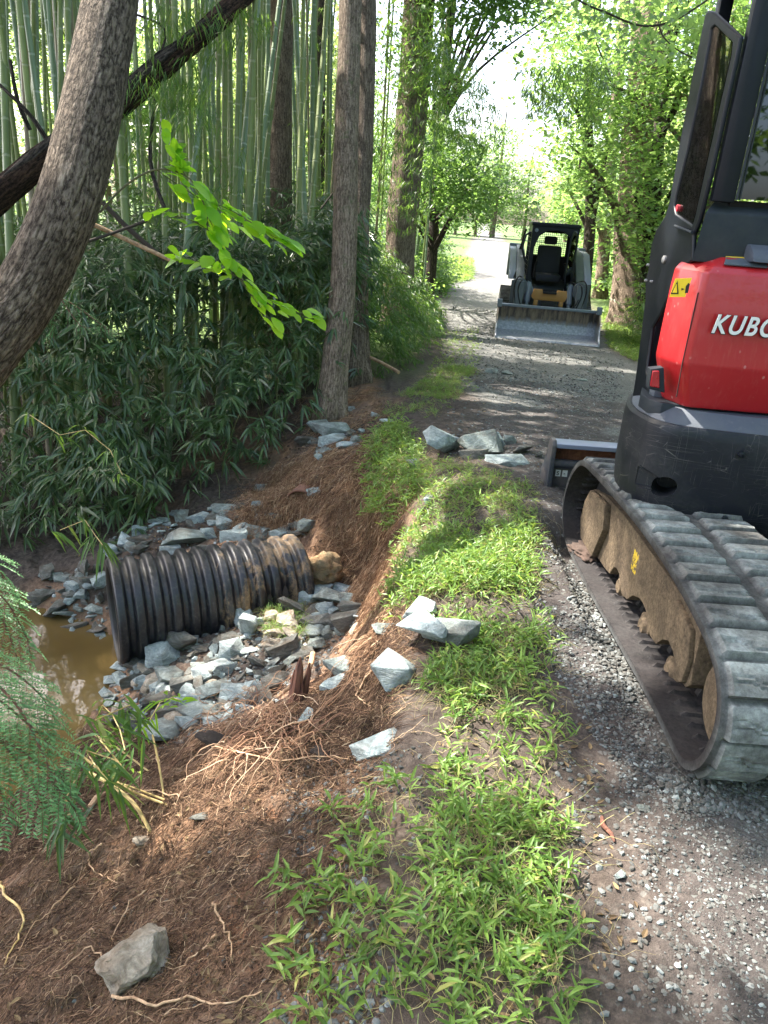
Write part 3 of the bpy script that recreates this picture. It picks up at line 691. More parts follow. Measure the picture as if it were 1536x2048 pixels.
# ------------------------------------------------------------------ corrugated pipe
PA = np.array([-1.745, 4.25, -.865]); PB = np.array([-.575, 4.84, -.853]); plen = np.linalg.norm(PB-PA)
ax = (PB-PA)/plen; A_ = unit(np.cross(ax, [0, 0, 1.])); B_ = np.cross(A_, ax)
def pipe_profile(s):
    P_ = .112; u = (s % P_)/P_
    r = .365 if u < .56 else .328
    r += -.0015*math.exp(-((u-.38)/.04)**2)
    e = min(abs(u-.0), abs(u-1), abs(u-.56))
    if e < .13: r = .3465+(.0185 if u < .56 else -.0185)*math.sin(e/.13*math.pi/2)
    return r
ss = np.arange(0, plen, .0054); K = 96; V = []
for s in ss:
    for j in range(K):
        th = 2*math.pi*j/K; r = pipe_profile(s)
        # dent on third rib and crushed ribs near the buried end (facing the camera side)
        def dent(s0, t0, ws, wt, d): 
            dt = (th-t0+math.pi) % (2*math.pi)-math.pi; return -d*math.exp(-((s-s0)/ws)**2-(dt/wt)**2)
        r += dent(.245, -.32, .022, .28, .03)+dent(.86, .05, .05, .3, .03)+dent(1.0, .12, .05, .3, .05)+dent(1.12, .2, .05, .35, .055)
        V.append(PA+ax*s+r*(math.cos(th)*A_+math.sin(th)*B_))
V = np.array(V); i = np.arange(len(ss)-1)[:, None]; j = np.arange(K)[None]; j2 = (j+1) % K
Qp = np.stack([i*K+j, i*K+j2, (i+1)*K+j2, (i+1)*K+j], -1).reshape(-1, 4)
mpi = Mat('black_ribbed_plastic'); co = mpi.co('Object')
nA = mpi.noise(mpi.co('Object', (1, 1, .45)), 6, 7, .75, .4); nB = mpi.noise(co, 45, 5, .75); sx = mpi.n('ShaderNodeSeparateXYZ'); mpi.l(mpi.n('ShaderNodeTexCoord').outputs['Object'], sx.inputs[0])
along = mpi.ramp(mpi.math('ADD', mpi.math('MULTIPLY', sx.outputs[0], 1), 1.6), [(.25, 0), (.75, 1)])
clayf = mpi.ramp(mpi.math('ADD', mpi.math('ADD', nA, mpi.math('MULTIPLY', along, .24)), mpi.math('MULTIPLY', nB, .25)), [(.84, 0), (.97, .65)])
dustf = mpi.ramp(mpi.math('ADD', nB, mpi.math('MULTIPLY', nA, .3)), [(.64, 0), (.86, .3)])
c_ = mpi.mix(dustf, (.007, .008, .012), (.17, .155, .135)); c_ = mpi.mix(clayf, c_, mpi.mix(nB, (.16, .10, .05), (.42, .27, .14)))
mpi.set(color=c_, rough=mpi.mix(clayf, mpi.ramp(nB, [(.3, .28), (.7, .55)]), .9), spec=.55); mpi.bump(nB, .3, .004)
pt = empty('drainage_pipe', (0, 0, 0), label='black ribbed plastic drain pipe emptying into the muddy stream', cat='pipe')
link('corrugated_wall', npmesh('corrugated_wall', V, None, Qp, True), mpi.m, pt)
V = []; s2 = [0, .01, .4, 1.4]
for s, r in ((0.0, .352), (-.002, .33), (0, .305), (.02, .302), (.5, .302), (plen-.03, .302)):
    for j in range(K): th = 2*math.pi*j/K; V.append(PA+ax*s+r*(math.cos(th)*A_+math.sin(th)*B_))
i = np.arange(5)[:, None]; j = np.arange(K)[None]; j2 = (j+1) % K
link('inner_wall', npmesh('inner_wall', V, None, np.stack([i*K+j, i*K+j2, (i+1)*K+j2, (i+1)*K+j], -1).reshape(-1, 4), True), paint('pipe_inside', (.01, .01, .012), .4), pt)

# clay plug beyond the pipe end and the old clay culvert
def lump(name, c, rad, mat, seed=0, amp=.18, sq=(1, 1, 1), rot=0, fr=5, **k):
    bm = bmesh.new(); bmesh.ops.create_icosphere(bm, subdivisions=4, radius=1)
    for v in bm.verts:
        q = v.co.copy(); d = 1+amp*mnoise.fractal(q*1.6+Vector((seed, 0, 0)), .8, 2.1, 5)+.25*amp*mnoise.noise(q*9)
        v.co = Vector((q.x*sq[0], q.y*sq[1], q.z*sq[2]))*rad*d
    me = bpy.data.meshes.new(name); bm.to_mesh(me); bm.free(); me.polygons.foreach_set('use_smooth', np.ones(len(me.polygons), bool))
    o = link(name, me, mat, **k); o.location = c; o.rotation_euler = (0, 0, rot); return o
mcl = Mat('dry_clay'); co = mcl.co('pos'); nb = mcl.noise(co, 40, 5, .75); mcl.set(color=mcl.mix(mcl.ramp(mcl.noise(co, 9, 4, .6), [(.4, 0), (.6, 1)]), mcl.ramp(nb, [(.3, (.14, .09, .05)), (.7, (.42, .27, .15))]), mcl.ramp(nb, [(.3, (.10, .085, .05)), (.7, (.24, .19, .12))])), rough=.95, spec=.1); mcl.bump(nb, .9, .02)
p = atd(648, 1138, 5.3); lump('clay_clod', p, .115, mcl.m, 3, .3, (1.25, 1, .95), .3, label='tan crust of clay and roots plugging the buried pipe end', cat='clod')
mt = paint('terracotta', (.16, .065, .04), .9, (.12, .08, .06), .8)
oc = empty('old_culvert', label='broken terracotta culvert rim showing through the hanging roots', cat='old pipe')
c0 = atd(605, 1003, 6.05); axx = unit(np.array([.25, 1.0, .12])); a1 = unit(np.cross(axx, [0, 0, 1.])); b1 = np.cross(a1, axx)
V = []
for s, r in ((.35, .11), (0, .125), (-.02, .132), (-.02, .115), (0, .11), (.35, .1)):
    for q in range(25): th = math.pi*(-.08+1.16*q/24); V.append(c0+axx*s+r*(1.05*math.cos(th)*a1+.85*math.sin(th)*b1))
i = np.arange(5)[:, None]; j = np.arange(24)[None]
link('rim', npmesh('rim', V, None, np.stack([i*25+j, i*25+j+1, (i+1)*25+j+1, (i+1)*25+j], -1).reshape(-1, 4), True), mt, oc)

# ------------------------------------------------------------------ roots
mroot = Mat('root_fibre'); rnd = mroot.n('ShaderNodeNewGeometry').outputs['Random Per Island']
mroot.set(color=mroot.ramp(rnd, [(0, (.035, .02, .014)), (.6, (.13, .075, .046)), (.9, (.25, .155, .095)), (1, (.46, .33, .21))]), rough=.8, spec=.2)
def surf_strands(XY, length, dirf, r, g, m=9, wander=.5, lift=.012, hang=0):
    n = len(XY); st = length/(m-1); p = XY.copy(); a = dirf(XY)+g.normal(0, .45, n); out = []
    ph = g.uniform(0, 6.28, n)
    for k in range(m):
        z = H(p[:, 0], p[:, 1])+lift*(.3+np.abs(np.sin(ph+k*.9)))*g.uniform(.6, 1.4, n); out.append(np.stack([p[:, 0], p[:, 1], z], 1))
        a = a+g.normal(0, wander, n); p = p+np.stack([np.cos(a), np.sin(a)], 1)*np.asarray(st)[:, None]
    pa = np.stack(out, 1); return strands(None, pa, r)
acc = Acc()
def add_fine(poly, n, z, l0, l1, ang, r0, r1, wander=.45, lift=.012, filt=None):
    XY = sample_world(poly, n, g, z) if z is not None else None
    if filt is not None: XY = XY[filt(XY)]
    L_ = g.uniform(l0, l1, len(XY)); V, Qd = surf_strands(XY, L_, lambda q: np.full(len(q), ang)+np.pi*(g.random(len(q)) < .5), g.uniform(r0, r1, len(XY)), g, wander=wander, lift=lift); acc.add(V, None, Qd)
add_fine([(-260, 1700), (-60, 1600), (340, 1480), (640, 1400), (760, 1420), (720, 1700), (640, 2100), (-260, 2100)], 6500, -.3, .04, .22, math.radians(35), .0006, .0017)
add_fine([(300, 1480), (640, 1380), (740, 1400), (700, 1520), (300, 1620)], 2200, -.35, .08, .3, math.radians(25), .0006, .0015)
add_fine([(-250, 1330), (100, 1400), (260, 1470), (350, 1530), (-100, 1760), (-300, 1700)], 3500, -.95, .06, .3, math.radians(30), .0008, .002)
add_fine([(720, 1300), (800, 1300), (770, 1480), (600, 1500)], 900, -.25, .1, .3, math.radians(60), .0006, .0016)
def add_fine_px(poly, n, l0, l1, ang, r0, r1, lift=.012):
    q = sample_px(poly, n, g); W3 = hitv(q[:, 0], q[:, 1])[:, :2]; V, Qd = surf_strands(W3, g.uniform(l0, l1, n), lambda q: np.full(len(q), ang)+np.pi*(g.random(len(q)) < .5), g.uniform(r0, r1, n), g, wander=.45, lift=lift); acc.add(V, None, Qd)
add_fine_px([(60, 1500), (260, 1440), (420, 1450), (480, 1500), (330, 1600), (150, 1700), (0, 1760), (-60, 1650)], 3800, .05, .25, math.radians(30), .0008, .002)
add_fine_px([(700, 1300), (790, 1290), (780, 1500), (560, 1560)], 900, .05, .25, math.radians(50), .0008, .002)
# hanging roots down the steep faces
def hanging(pts_px, n, l0, l1, r0, r1, g, out=.02):
    P = sample_px(pts_px, n, g); W3 = hitv(P[:, 0], P[:, 1]); m = 9; st = (g.uniform(l0, l1, n)/(m-1))
    p = W3[:, :2].copy(); outp = []; e = .12
    gx = (H(p[:, 0]+e, p[:, 1])-H(p[:, 0]-e, p[:, 1])); gy = (H(p[:, 0], p[:, 1]+e)-H(p[:, 0], p[:, 1]-e)); d = unit(np.stack([-gx, -gy-.02], 1)+g.normal(0, .03, (n, 2)))
    for k in range(m):
        z = H(p[:, 0], p[:, 1])+out*g.uniform(.1, 1.3, n); outp.append(np.stack([p[:, 0]+0, p[:, 1], z], 1))
        z2 = H(p[:, 0]+d[:, 0]*st, p[:, 1]+d[:, 1]*st); sl = np.maximum(1, np.abs(z2-z)/st*1.0)
        d = unit(d+g.normal(0, .22, (n, 2))); p = p+d*(st/sl)[:, None]
    V, Qd = strands(None, np.stack(outp, 1), g.uniform(r0, r1, n)); acc.add(V, None, Qd)
link('fine_roots', acc.mesh('fine_roots'), mroot.m, kind='stuff', label='matted brown root fibres covering the eroded red bank', cat='roots'); acc = Acc()
hanging([(560, 930), (680, 880), (790, 870), (840, 960), (800, 1080), (770, 1150), (700, 1100), (640, 1000), (560, 1010)], 3600, .15, .5, .0008, .0026, g, .04)
hanging([(520, 950), (620, 930), (640, 1000), (560, 1060), (480, 1060)], 1300, .15, .45, .0008, .0024, g, .06)
hanging([(700, 1080), (790, 1060), (790, 1250), (740, 1330), (710, 1200)], 1500, .1, .4, .0008, .0022, g, .03)
hanging([(600, 800), (760, 770), (790, 860), (640, 900)], 700, .1, .3, .0008, .0026, g, .03)
mhang = Mat('hanging_root_fibre'); rnd = mhang.n('ShaderNodeNewGeometry').outputs['Random Per Island']
mhang.set(color=mhang.ramp(rnd, [(0, (.06, .032, .02)), (.4, (.17, .092, .052)), (.8, (.32, .19, .11)), (1, (.5, .36, .23))]), rough=.8, spec=.2)
link('hanging_roots', acc.mesh('hanging_roots'), mhang.m, kind='stuff', label='long reddish roots hanging down the cut bank face', cat='roots')

mpale = Mat('pale_root'); co = mpale.co('pos'); mpale.set(color=mpale.ramp(mpale.noise(co, 30, 4, .7), [(.3, (.2, .11, .06)), (.6, (.46, .31, .19)), (.8, (.6, .46, .32))]), rough=.7, spec=.3)
mgold = Mat('dry_stalk'); co = mgold.co('pos'); mgold.set(color=mgold.ramp(mgold.noise(co, 14, 3, .6), [(.3, (.30, .20, .07)), (.7, (.62, .46, .20))]), rough=.55, spec=.4)
def smoothpath(P, k=6):
    P = np.asarray(P, float); n = len(P); out = []
    for i in range(n-1):
        p0, p1, p2, p3 = P[max(i-1, 0)], P[i], P[i+1], P[min(i+2, n-1)]
        for q in range(k):
            t = q/k; out.append(.5*((2*p1)+(-p0+p2)*t+(2*p0-5*p1+4*p2-p3)*t*t+(-p0+3*p1-3*p2+p3)*t**3))
    out.append(P[-1]); return np.array(out)
def root_on(pxs, r, mat, label, name='exposed_root', cat='root', lift=.02, group=None, wig=.006):
    q = smoothpath([(a, b) for a, b in pxs], 5); W3 = hitv(q[:, 0], q[:, 1]); W3[:, 2] += lift
    W3 += np.random.default_rng(len(pxs)+int(pxs[0][0])).normal(0, wig, W3.shape)*np.linspace(0, 1, len(W3))[:, None]**0*.6
    b = MB(); b.tube(W3, list(np.linspace(r, r*.35, len(W3))), 7); return b.build(name, mat, None, label=label, cat=cat, group=group)
roots = [([(205, 1695), (181, 1715), (182, 1742), (208, 1762), (235, 1776)], .0035, 'S-shaped pale root curling on the red bank left of centre'),
 ([(297, 1783), (258, 1822), (232, 1872), (224, 1902)], .0028, 'thin pale root running down towards the tan boulder'),
 ([(424, 1808), (433, 1838), (456, 1878), (465, 1932)], .0042, 'straight pale root right of the tan boulder pointing down'),
 ([(432, 1880), (388, 1920), (350, 1962)], .004, 'pale root touching the right side of the tan boulder'),
 ([(708, 1710), (680, 1740), (674, 1775)], .003, 'short pale root near the grass edge'),
 ([(690, 1768), (652, 1782), (636, 1802)], .0032, 'short curved root below the near-grass root'),
 ([(645, 1860), (620, 1885), (592, 1915)], .003, 'thin root between the bank middle and the grass'),
 ([(742, 1350), (715, 1392), (722, 1410), (742, 1422)], .004, 'kinked pale root below the crest slabs'),
 ([(220, 1955), (180, 1905), (130, 1945), (100, 1960)], .003, 'pale root left of the tan boulder'),
 ([(225, 2000), (300, 2018), (380, 2005), (440, 2018), (520, 1995)], .0045, 'long brown root looping under the tan boulder'),
 ([(420, 1500), (470, 1510), (560, 1530), (640, 1520), (700, 1530)], .004, 'long pale root along the top of the red bank'),
 ([(0, 1770), (12, 1795), (50, 1840), (38, 1885), (8, 1938)], .006, 'golden root hanging at the left edge of the bank'),
 ([(150, 1780), (100, 1830), (60, 1870), (20, 1960)], .003, 'pale root trailing down the left side of the bank'),
 ([(360, 1600), (300, 1590), (240, 1600), (200, 1640)], .003, 'thin root beneath the dry stalks')]
for P_, r_, lb in roots: root_on(P_, r_*1.0, mgold.m if 'golden' in lb else mpale.m, lb, group='pale roots exposed on the red bank')
# root tangle at the stump
acc = Acc(); n_ = 300; P = sample_px([(440, 1400), (560, 1370), (640, 1360), (650, 1440), (600, 1500), (500, 1530), (400, 1500)], n_, g); W3 = hitv(P[:, 0], P[:, 1])
m = 14; a = g.uniform(0, 6.28, n_); p = W3.copy(); z0 = g.uniform(.0, .1, n_); pa = []
for k in range(m):
    a = a+g.normal(0, .38, n_); p = p+np.stack([np.cos(a)*.02, np.sin(a)*.02, np.zeros(n_)], 1)
    gz = H(p[:, 0], p[:, 1])+z0*np.sin(np.pi*k/(m-1)); pa.append(np.stack([p[:, 0], p[:, 1], gz+.004], 1))
V, Qd = strands(None, np.stack(pa, 1), g.uniform(.0008, .003, n_), 5); acc.add(V, None, Qd)
mtan = Mat('tangle_root'); rnd = mtan.n('ShaderNodeNewGeometry').outputs['Random Per Island']; mtan.set(color=mtan.ramp(rnd, [(0, (.12, .05, .03)), (.6, (.33, .18, .10)), (1, (.58, .42, .28))]), rough=.75)
st_ = empty('tree_stump', tuple(hit(598, 1400)), label='splintered red-brown stump standing in a tangle of pale roots', cat='stump')
o = link('root_tangle', acc.mesh('root_tangle', True), mtan.m, st_); o.matrix_parent_inverse = Matrix.Translation(-Vector(st_.location))
b = MB(); base = hit(592, 1405); 
for q, (dx, dy, h_, r_) in enumerate([(0, 0, .23, .026), (.03, .01, .20, .018), (-.02, .02, .15, .02), (.012, -.02, .12, .016)]):
    c = base+np.array([dx, dy, -.05]); b.tube([c, c+[.004, .0, h_*.5], c+[.01+dx*.3, .01, h_], c+[.012+dx*.3, .01, h_+.05]], [r_*1.3, r_, r_*.7, r_*.12], 7)
mst = Mat('stump_wood'); co = mst.co('pos', (60, 60, 6)); mst.set(color=mst.ramp(mst.noise(co, 1, 5, .7), [(.3, (.05, .02, .015)), (.6, (.16, .065, .04)), (.8, (.3, .16, .1))]), rough=.85); mst.bump(mst.noise(co, 1, 5, .7), .8, .01)
o = b.build('stem', mst.m, st_); o.matrix_parent_inverse = Matrix.Translation(-Vector(st_.location))
b = MB(); q = [hit(625, 1325), hit(612, 1375), hit(560, 1400), hit(500, 1440)]
b.tube(smoothpath([q[0]+[0, 0, .06], q[1]+[0, 0, .08], q[2]+[0, 0, .03], q[3]]), list(np.linspace(.017, .005, 19)), 8)
o = b.build('side_root', mpale.m, st_); o.matrix_parent_inverse = Matrix.Translation(-Vector(st_.location))
# dark hollow log bit
lump('rotten_wood', hit(440, 1490)+[0, 0, .01], .05, paint('rotten', (.02, .013, .01), .9), 5, .4, (2.2, .8, .6), -.5, label='black rotten wood under the root tangle', cat='wood')
lump('earth_clump', hit(650, 1505)+[0, 0, -.01], .035, paint('dark_earth', (.02, .013, .01), .95), 8, .4, (1.8, 1, .6), -.5, label='small dark clump of earth under the right of the root tangle', cat='earth')
# dry stalks
stalks = [([(300, 1545), (240, 1500), (190, 1470)], .006), ([(335, 1610), (260, 1580), (200, 1540), (150, 1500)], .006), ([(302, 1665), (270, 1610), (230, 1575), (170, 1540)], .009),
          ([(330, 1600), (250, 1570), (180, 1555), (120, 1530)], .005), ([(300, 1490), (400, 1520), (470, 1500)], .006), ([(290, 1490), (340, 1510), (350, 1530)], .007), ([(328, 1595), (318, 1530), (305, 1470)], .005)]
for i, (P_, r_) in enumerate(stalks):
    q = smoothpath([(a, b) for a, b in P_], 4); W3 = hitv(q[:, 0], q[:, 1]); W3[:, 2] = np.maximum(W3[:, 2], np.linspace(W3[0, 2]+.02, W3[0, 2]+.03+.02*i, len(W3))) if W3[0, 2] > W3[-1, 2] else W3[:, 2]+.02
    t = np.linspace(0, 1, len(W3))[:, None]; Dp = ((W3[0]-CAM)@FW); W3 = np.array([atd(a, b, Dp+.1*tt) for (a, b), tt in zip(q, t[:, 0])])
    b = MB(); b.tube(W3, r_*.8, 6); b.build('dry_stalk', mgold.m, None, label=['bent yellow stalk nearest the rock pile', 'yellow stalk ending in a frayed tip on the red bank', 'thickest yellow stalk arching down onto the bank', 'thin yellow stalk behind the frayed one', 'long yellow stalk lying along the bank crest', 'short yellow stalk at the crest end', 'thin upright brown stalk at the bank edge'][i], cat='stalk', group='dry yellow stalks at the bank edge')
b = MB(); c = hit(180, 1620); d_ = hit(212, 1595); b.tube([c+[0, 0, .02], (c+d_)/2+[0, 0, .04], d_+[0, 0, .03]], [.012, .016, .006], 7); b.build('wood_splinter', mpale.m, None, label='pale splintered stick by the hemlock', cat='stick')
b = MB(); c = hit(318, 1530); b.box((-.045, -.008, 0), (.045, .008, .006), Matrix.Rotation(-1.0, 3, 'Z'), c+[0, 0, .015]); b.build('wood_chip', mpale.m, None, bevel=.002, label='pale flat wood chip on the bank crest', cat='wood chip')
b = MB(); q = hitv(np.array([1203, 1205, 1222, 1228]), np.array([1638, 1655, 1672, 1688])); q[:, 2] += .008; b.tube(q, [.006, .008, .007, .003], 7); b.build('bark_stick', mst.m, None, label='curved brown stick lying in the mud beside the grass', cat='stick')

# ------------------------------------------------------------------ grass
mgr = leaf_mat('stiltgrass', (.06, .135, .028), (.20, .32, .065), .4, (.45, .62, .08), .42, .4, (.36, .36, .11))
mstraw = Mat('straw'); rnd = mstraw.n('ShaderNodeNewGeometry').outputs['Random Per Island']; mstraw.set(color=mstraw.ramp(rnd, [(0, (.16, .13, .05)), (.6, (.34, .27, .13)), (1, (.16, .22, .06))]), rough=.7)
def grass(name, poly, n, z, hgt, ll, lw, label, straw=1.6, filt=None, lay=.6, per=6):
    XY = sample_world(poly, n, g, z)
    if filt is not None: XY = XY[filt(XY)]
    n = len(XY); P0 = np.stack([XY[:, 0], XY[:, 1], H(XY[:, 0], XY[:, 1])-.005], 1)
    a = g.uniform(0, 6.28, n); lean = g.uniform(.15, lay+.6, n); hh = hgt*g.uniform(.5, 1.2, n)
    D_ = np.stack([np.cos(a)*lean, np.sin(a)*lean, np.ones(n)], 1); D_ = unit(D_)
    m = 5; pa = np.stack([P0+D_*(hh*t)[:, None]+np.array([0, 0, -1.])*(hh*lean*.45*t*t)[:, None] for t in np.linspace(0, 1, m)], 1)
    gz = H(pa[..., 0], pa[..., 1])+.006; pa[..., 2] = np.maximum(pa[..., 2], gz)
    A2 = Acc(); V, Qd = strands(None, pa, np.full(n, .0011), 3); A2.add(V, None, Qd)
    for k in range(per):
        t = (k+1)/(per+.2)*(m-1); i0 = np.minimum(int(t), m-2); f = t-i0; B_ = pa[:, i0]*(1-f)+pa[:, i0+1]*f
        az = a+(k % 2)*np.pi+g.normal(0, .7, n); up = g.uniform(.0, .75, n)
        Dl = np.stack([np.cos(az), np.sin(az), up], 1)+D_*.5; s_ = g.uniform(.6, 1.1, n)
        V, T, Qd = leaves(B_, Dl, ll*s_, lw*s_, g.uniform(.1, .6, n), .18, g=g); A2.add(V, T, Qd)
    link(name, A2.mesh(name), mgr, kind='stuff', label=label, cat='grass')
    if straw:
        k = int(n*straw); sel = g.integers(0, n, k); V, Qd = surf_strands(XY[sel]+g.normal(0, .03, (k, 2)), g.uniform(.06, .25, k), lambda q: g.uniform(0, 6.28, len(q)), g.uniform(.0006, .0013, k), g, wander=.2, lift=.03)
        return V, Qd
SA = Acc()
SLABS = [hit(*q) for q in ((800, 1345), (838, 1290), (810, 1262), (865, 1310), (900, 1300), (835, 1240))]
def gclump(sc, th, seed, soft=.3): return lambda XY: fbm(XY[:, 0], XY[:, 1], sc, 3, seed)+g.normal(0, soft, len(XY)) > th
q = grass('grass', [(850, 2100), (865, 1850), (885, 1600), (880, 1420), (810, 1330), (770, 1200), (790, 1100), (840, 1010), (900, 980), (1000, 1010), (1060, 1090), (1075, 1250), (1130, 1480), (1120, 1640), (1140, 1800), (1140, 2100)], 3900, 0, .12, .066, .0105, 'bright green trailing grass along the bank crest', filt=lambda XY: (fbm(XY[:, 0], XY[:, 1], 3.0, 3, 40)+g.normal(0, .55, len(XY)) > -.2) & (g.random(len(XY)) < np.interp(XY[:, 1], [1, 1.6, 2.2, 2.8], [.5, .62, .95, 1])) & (np.min(np.stack([np.hypot(XY[:, 0]-c[0], XY[:, 1]-c[1]) for c in SLABS]), 0) > .10)); SA.add(q[0], None, q[1])
q = grass('grass', [(560, 1700), (740, 1560), (900, 1560), (900, 2100), (600, 2100)], 95, -.1, .13, .075, .013, 'sparse grass sprigs on the stony part of the bank', lay=.9); SA.add(q[0], None, q[1])
q = grass('grass', [(735, 880), (780, 850), (830, 900), (850, 1000), (790, 1010), (740, 960)], 620, -.12, .16, .09, .012, 'green grass tuft draped over the bank edge', lay=1.0); SA.add(q[0], None, q[1])
q = grass('grass', [(800, 800), (900, 720), (950, 730), (930, 790), (820, 840), (760, 830)], 1500, -.12, .09, .06, .007, 'short pale green grass beside the lane', lay=.5, filt=gclump(1.5, -.2, 41)); SA.add(q[0], None, q[1])
q = grass('grass', [(880, 640), (960, 640), (960, 780), (880, 850), (820, 850)], 320, -.12, .1, .07, .009, 'thin green weeds straggling over the gravel edge', lay=.9); SA.add(q[0], None, q[1])
q = grass('grass', [(850, 900), (1060, 1000), (1080, 1100), (980, 1060), (860, 990)], 260, 0, .08, .05, .008, 'thin weeds in the trampled earth', lay=.9); SA.add(q[0], None, q[1])
q = grass('grass', [(1200, 620), (1300, 620), (1310, 760), (1215, 700)], 2600, -.35, .14, .09, .014, 'sunny green verge right of the loader', lay=.6); SA.add(q[0], None, q[1])
q = grass('grass', [(840, 520), (945, 520), (945, 560), (870, 575)], 2600, -.3, .25, .2, .025, 'bright green verge left of the far lane', lay=.6, straw=.01); SA.add(q[0], None, q[1])
q = grass('grass', [(530, 1200), (600, 1180), (625, 1260), (570, 1300), (530, 1260)], 240, -.8, .09, .07, .004, 'grass tuft growing from the clod in the rock pile', lay=.9); SA.add(q[0], None, q[1])
link('straw_litter', SA.mesh('straw_litter'), mstraw.m, kind='stuff', label='dry straw strands lying among the grass', cat='straw')
# ------------------------------------------------------------------ trees, bamboo, undergrowth
def bark_mat(name, lo, mid, hi, su=1.0, sv=.32, sc=34, deep=.02, moss=None, cross=1.0):
    m = Mat(name); co0 = m.co('uv', (su, sv, 1)); ds = m.noise(m.co('uv', (1, .35, 1)), 16, 5, .75, out=1)
    add = m.n('ShaderNodeMix', data_type='VECTOR'); add.inputs[0].default_value = .05; m.l(co0, add.inputs[4]); m.l(ds, add.inputs[5]); co = add.outputs[1]
    e = m.vor(co, sc, 'DISTANCE_TO_EDGE', 0); cell = m.n('ShaderNodeSeparateColor'); m.l(m.vor(co, sc, 'F1', 1), cell.inputs[0])
    n1 = m.noise(m.co('uv', (1, .4, 1)), 70, 5, .75); n2 = m.noise(m.co('uv', (1, 1, 1)), 5, 4, .6)
    rid = m.math('ABSOLUTE', m.math('SUBTRACT', m.noise(m.co('uv', (1, .12, 1)), 26, 4, .7, .6), .5))
    e = m.math('ADD', m.math('MULTIPLY', e, .55), m.math('MULTIPLY', rid, 1.1))
    e2 = m.math('ADD', e, m.math('MULTIPLY', m.math('SUBTRACT', n1, .5), .35)); f = m.ramp(e2, [(.0, 0), (.20, 1)])
    plate_ = m.mix(m.ramp(n1, [(.35, 0), (.65, 1)]), mid, hi); plate_ = m.mix(m.math('MULTIPLY', cell.outputs[0], .45), plate_, mid)
    col = m.mix(f, lo, plate_); col = m.mix(m.ramp(n2, [(.4, 0), (.75, .5)]), col, lo)
    if moss: col = m.mix(m.ramp(m.noise(m.co('uv', (1, 1, 1)), 9, 5, .7), [(.56, 0), (.66, .6)]), col, moss)
    m.set(color=col, rough=.93, spec=.15); m.bump(m.math('ADD', m.ramp(e2, [(0, 0), (.3, 1)]), m.math('MULTIPLY', n1, .4)), 1.0, deep); return m.m
MBARK = dict(
    plated=bark_mat('plated_bark', (.028, .02, .015), (.175, .13, .095), (.38, .31, .24), sv=.36, sc=40, deep=.02),
    furrow=bark_mat('furrowed_bark', (.07, .05, .038), (.23, .17, .125), (.40, .32, .245), sv=.10, sc=45, deep=.018),
    mossy=bark_mat('mossy_bark', (.08, .058, .042), (.27, .20, .145), (.44, .35, .27), sv=.14, sc=48, deep=.014, moss=(.10, .13, .05)),
    dark=bark_mat('dark_bark', (.012, .01, .009), (.07, .055, .045), (.14, .115, .095), sv=.12, sc=40, deep=.015))
def trunk_mesh(path, rad, k=28, rough=.05, seed=0, sub_=4, flare=0):
    P = smoothpath(path, sub_); n = len(P); r = np.interp(np.linspace(0, 1, n), np.linspace(0, 1, len(rad)), rad)
    seg = np.linalg.norm(np.diff(P, axis=0), axis=1); Lc = np.concatenate([[0], np.cumsum(seg)])
    T = unit(np.gradient(P, axis=0)); A0 = np.cross(T[0], [.3, .9, .1]); V = []; UV = []
    if flare: P = np.concatenate([[P[0]-np.array([0, 0, .35])], P]); r = np.concatenate([[r[0]], r]); Lc = np.concatenate([[-.35], Lc]); T = np.concatenate([T[:1], T]); n += 1
    for i in range(n):
        A0 = A0-T[i]*(A0@T[i]); A0 /= np.linalg.norm(A0); B0 = np.cross(T[i], A0)
        for j in range(k+1):
            t = 2*math.pi*j/k; c = Vector((math.cos(t)*1.5, math.sin(t)*1.5, Lc[i]*1.2+seed))
            f = 1+rough*2.2*mnoise.noise(c)+rough*mnoise.noise(c*3)
            if flare: f += flare*math.exp(-max(Lc[i], 0)/.25)*(1+.5*math.sin(t*4+seed))
            V.append(P[i]+r[i]*f*(math.cos(t)*A0+math.sin(t)*B0)); UV.append((j/k*2*math.pi*r[i]*1.0, Lc[i]))
    i = np.arange(n-1)[:, None]; j = np.arange(k)[None]
    Qd = np.stack([i*(k+1)+j, i*(k+1)+j+1, (i+1)*(k+1)+j+1, (i+1)*(k+1)+j], -1).reshape(-1, 4)
    return np.array(V), Qd, np.array(UV)
def trunk_obj(name, parts_, mat, parent=None, **k):
    Vs, Qs, Us = [], [], []; o = 0
    for V, Q_, U in parts_: Vs.append(V); Qs.append(Q_+o); Us.append(U); o += len(V)
    return link(name, npmesh(name, np.concatenate(Vs), None, np.concatenate(Qs), True, uv=np.concatenate(Us)), mat, parent, **k)
def gp(x, y, dz=0): return np.array([x, y, float(H(x, y))+dz])
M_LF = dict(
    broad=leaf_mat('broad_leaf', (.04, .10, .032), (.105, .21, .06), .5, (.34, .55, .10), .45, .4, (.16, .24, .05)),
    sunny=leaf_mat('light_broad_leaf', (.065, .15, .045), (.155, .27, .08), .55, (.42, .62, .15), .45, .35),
    dark=leaf_mat('dark_bamboo_leaf', (.02, .052, .017), (.08, .14, .045), .27, (.2, .38, .07), .33, .6, (.22, .22, .14)),
    mid=leaf_mat('bamboo_leaf', (.025, .07, .022), (.07, .15, .035), .4, (.3, .5, .06), .42, .4, (.20, .20, .07)),
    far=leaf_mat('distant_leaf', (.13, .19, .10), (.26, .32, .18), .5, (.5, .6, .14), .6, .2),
    vivid=leaf_mat('sapling_leaf', (.12, .30, .02), (.22, .42, .03), .62, (.55, .95, .03), .4, .35))

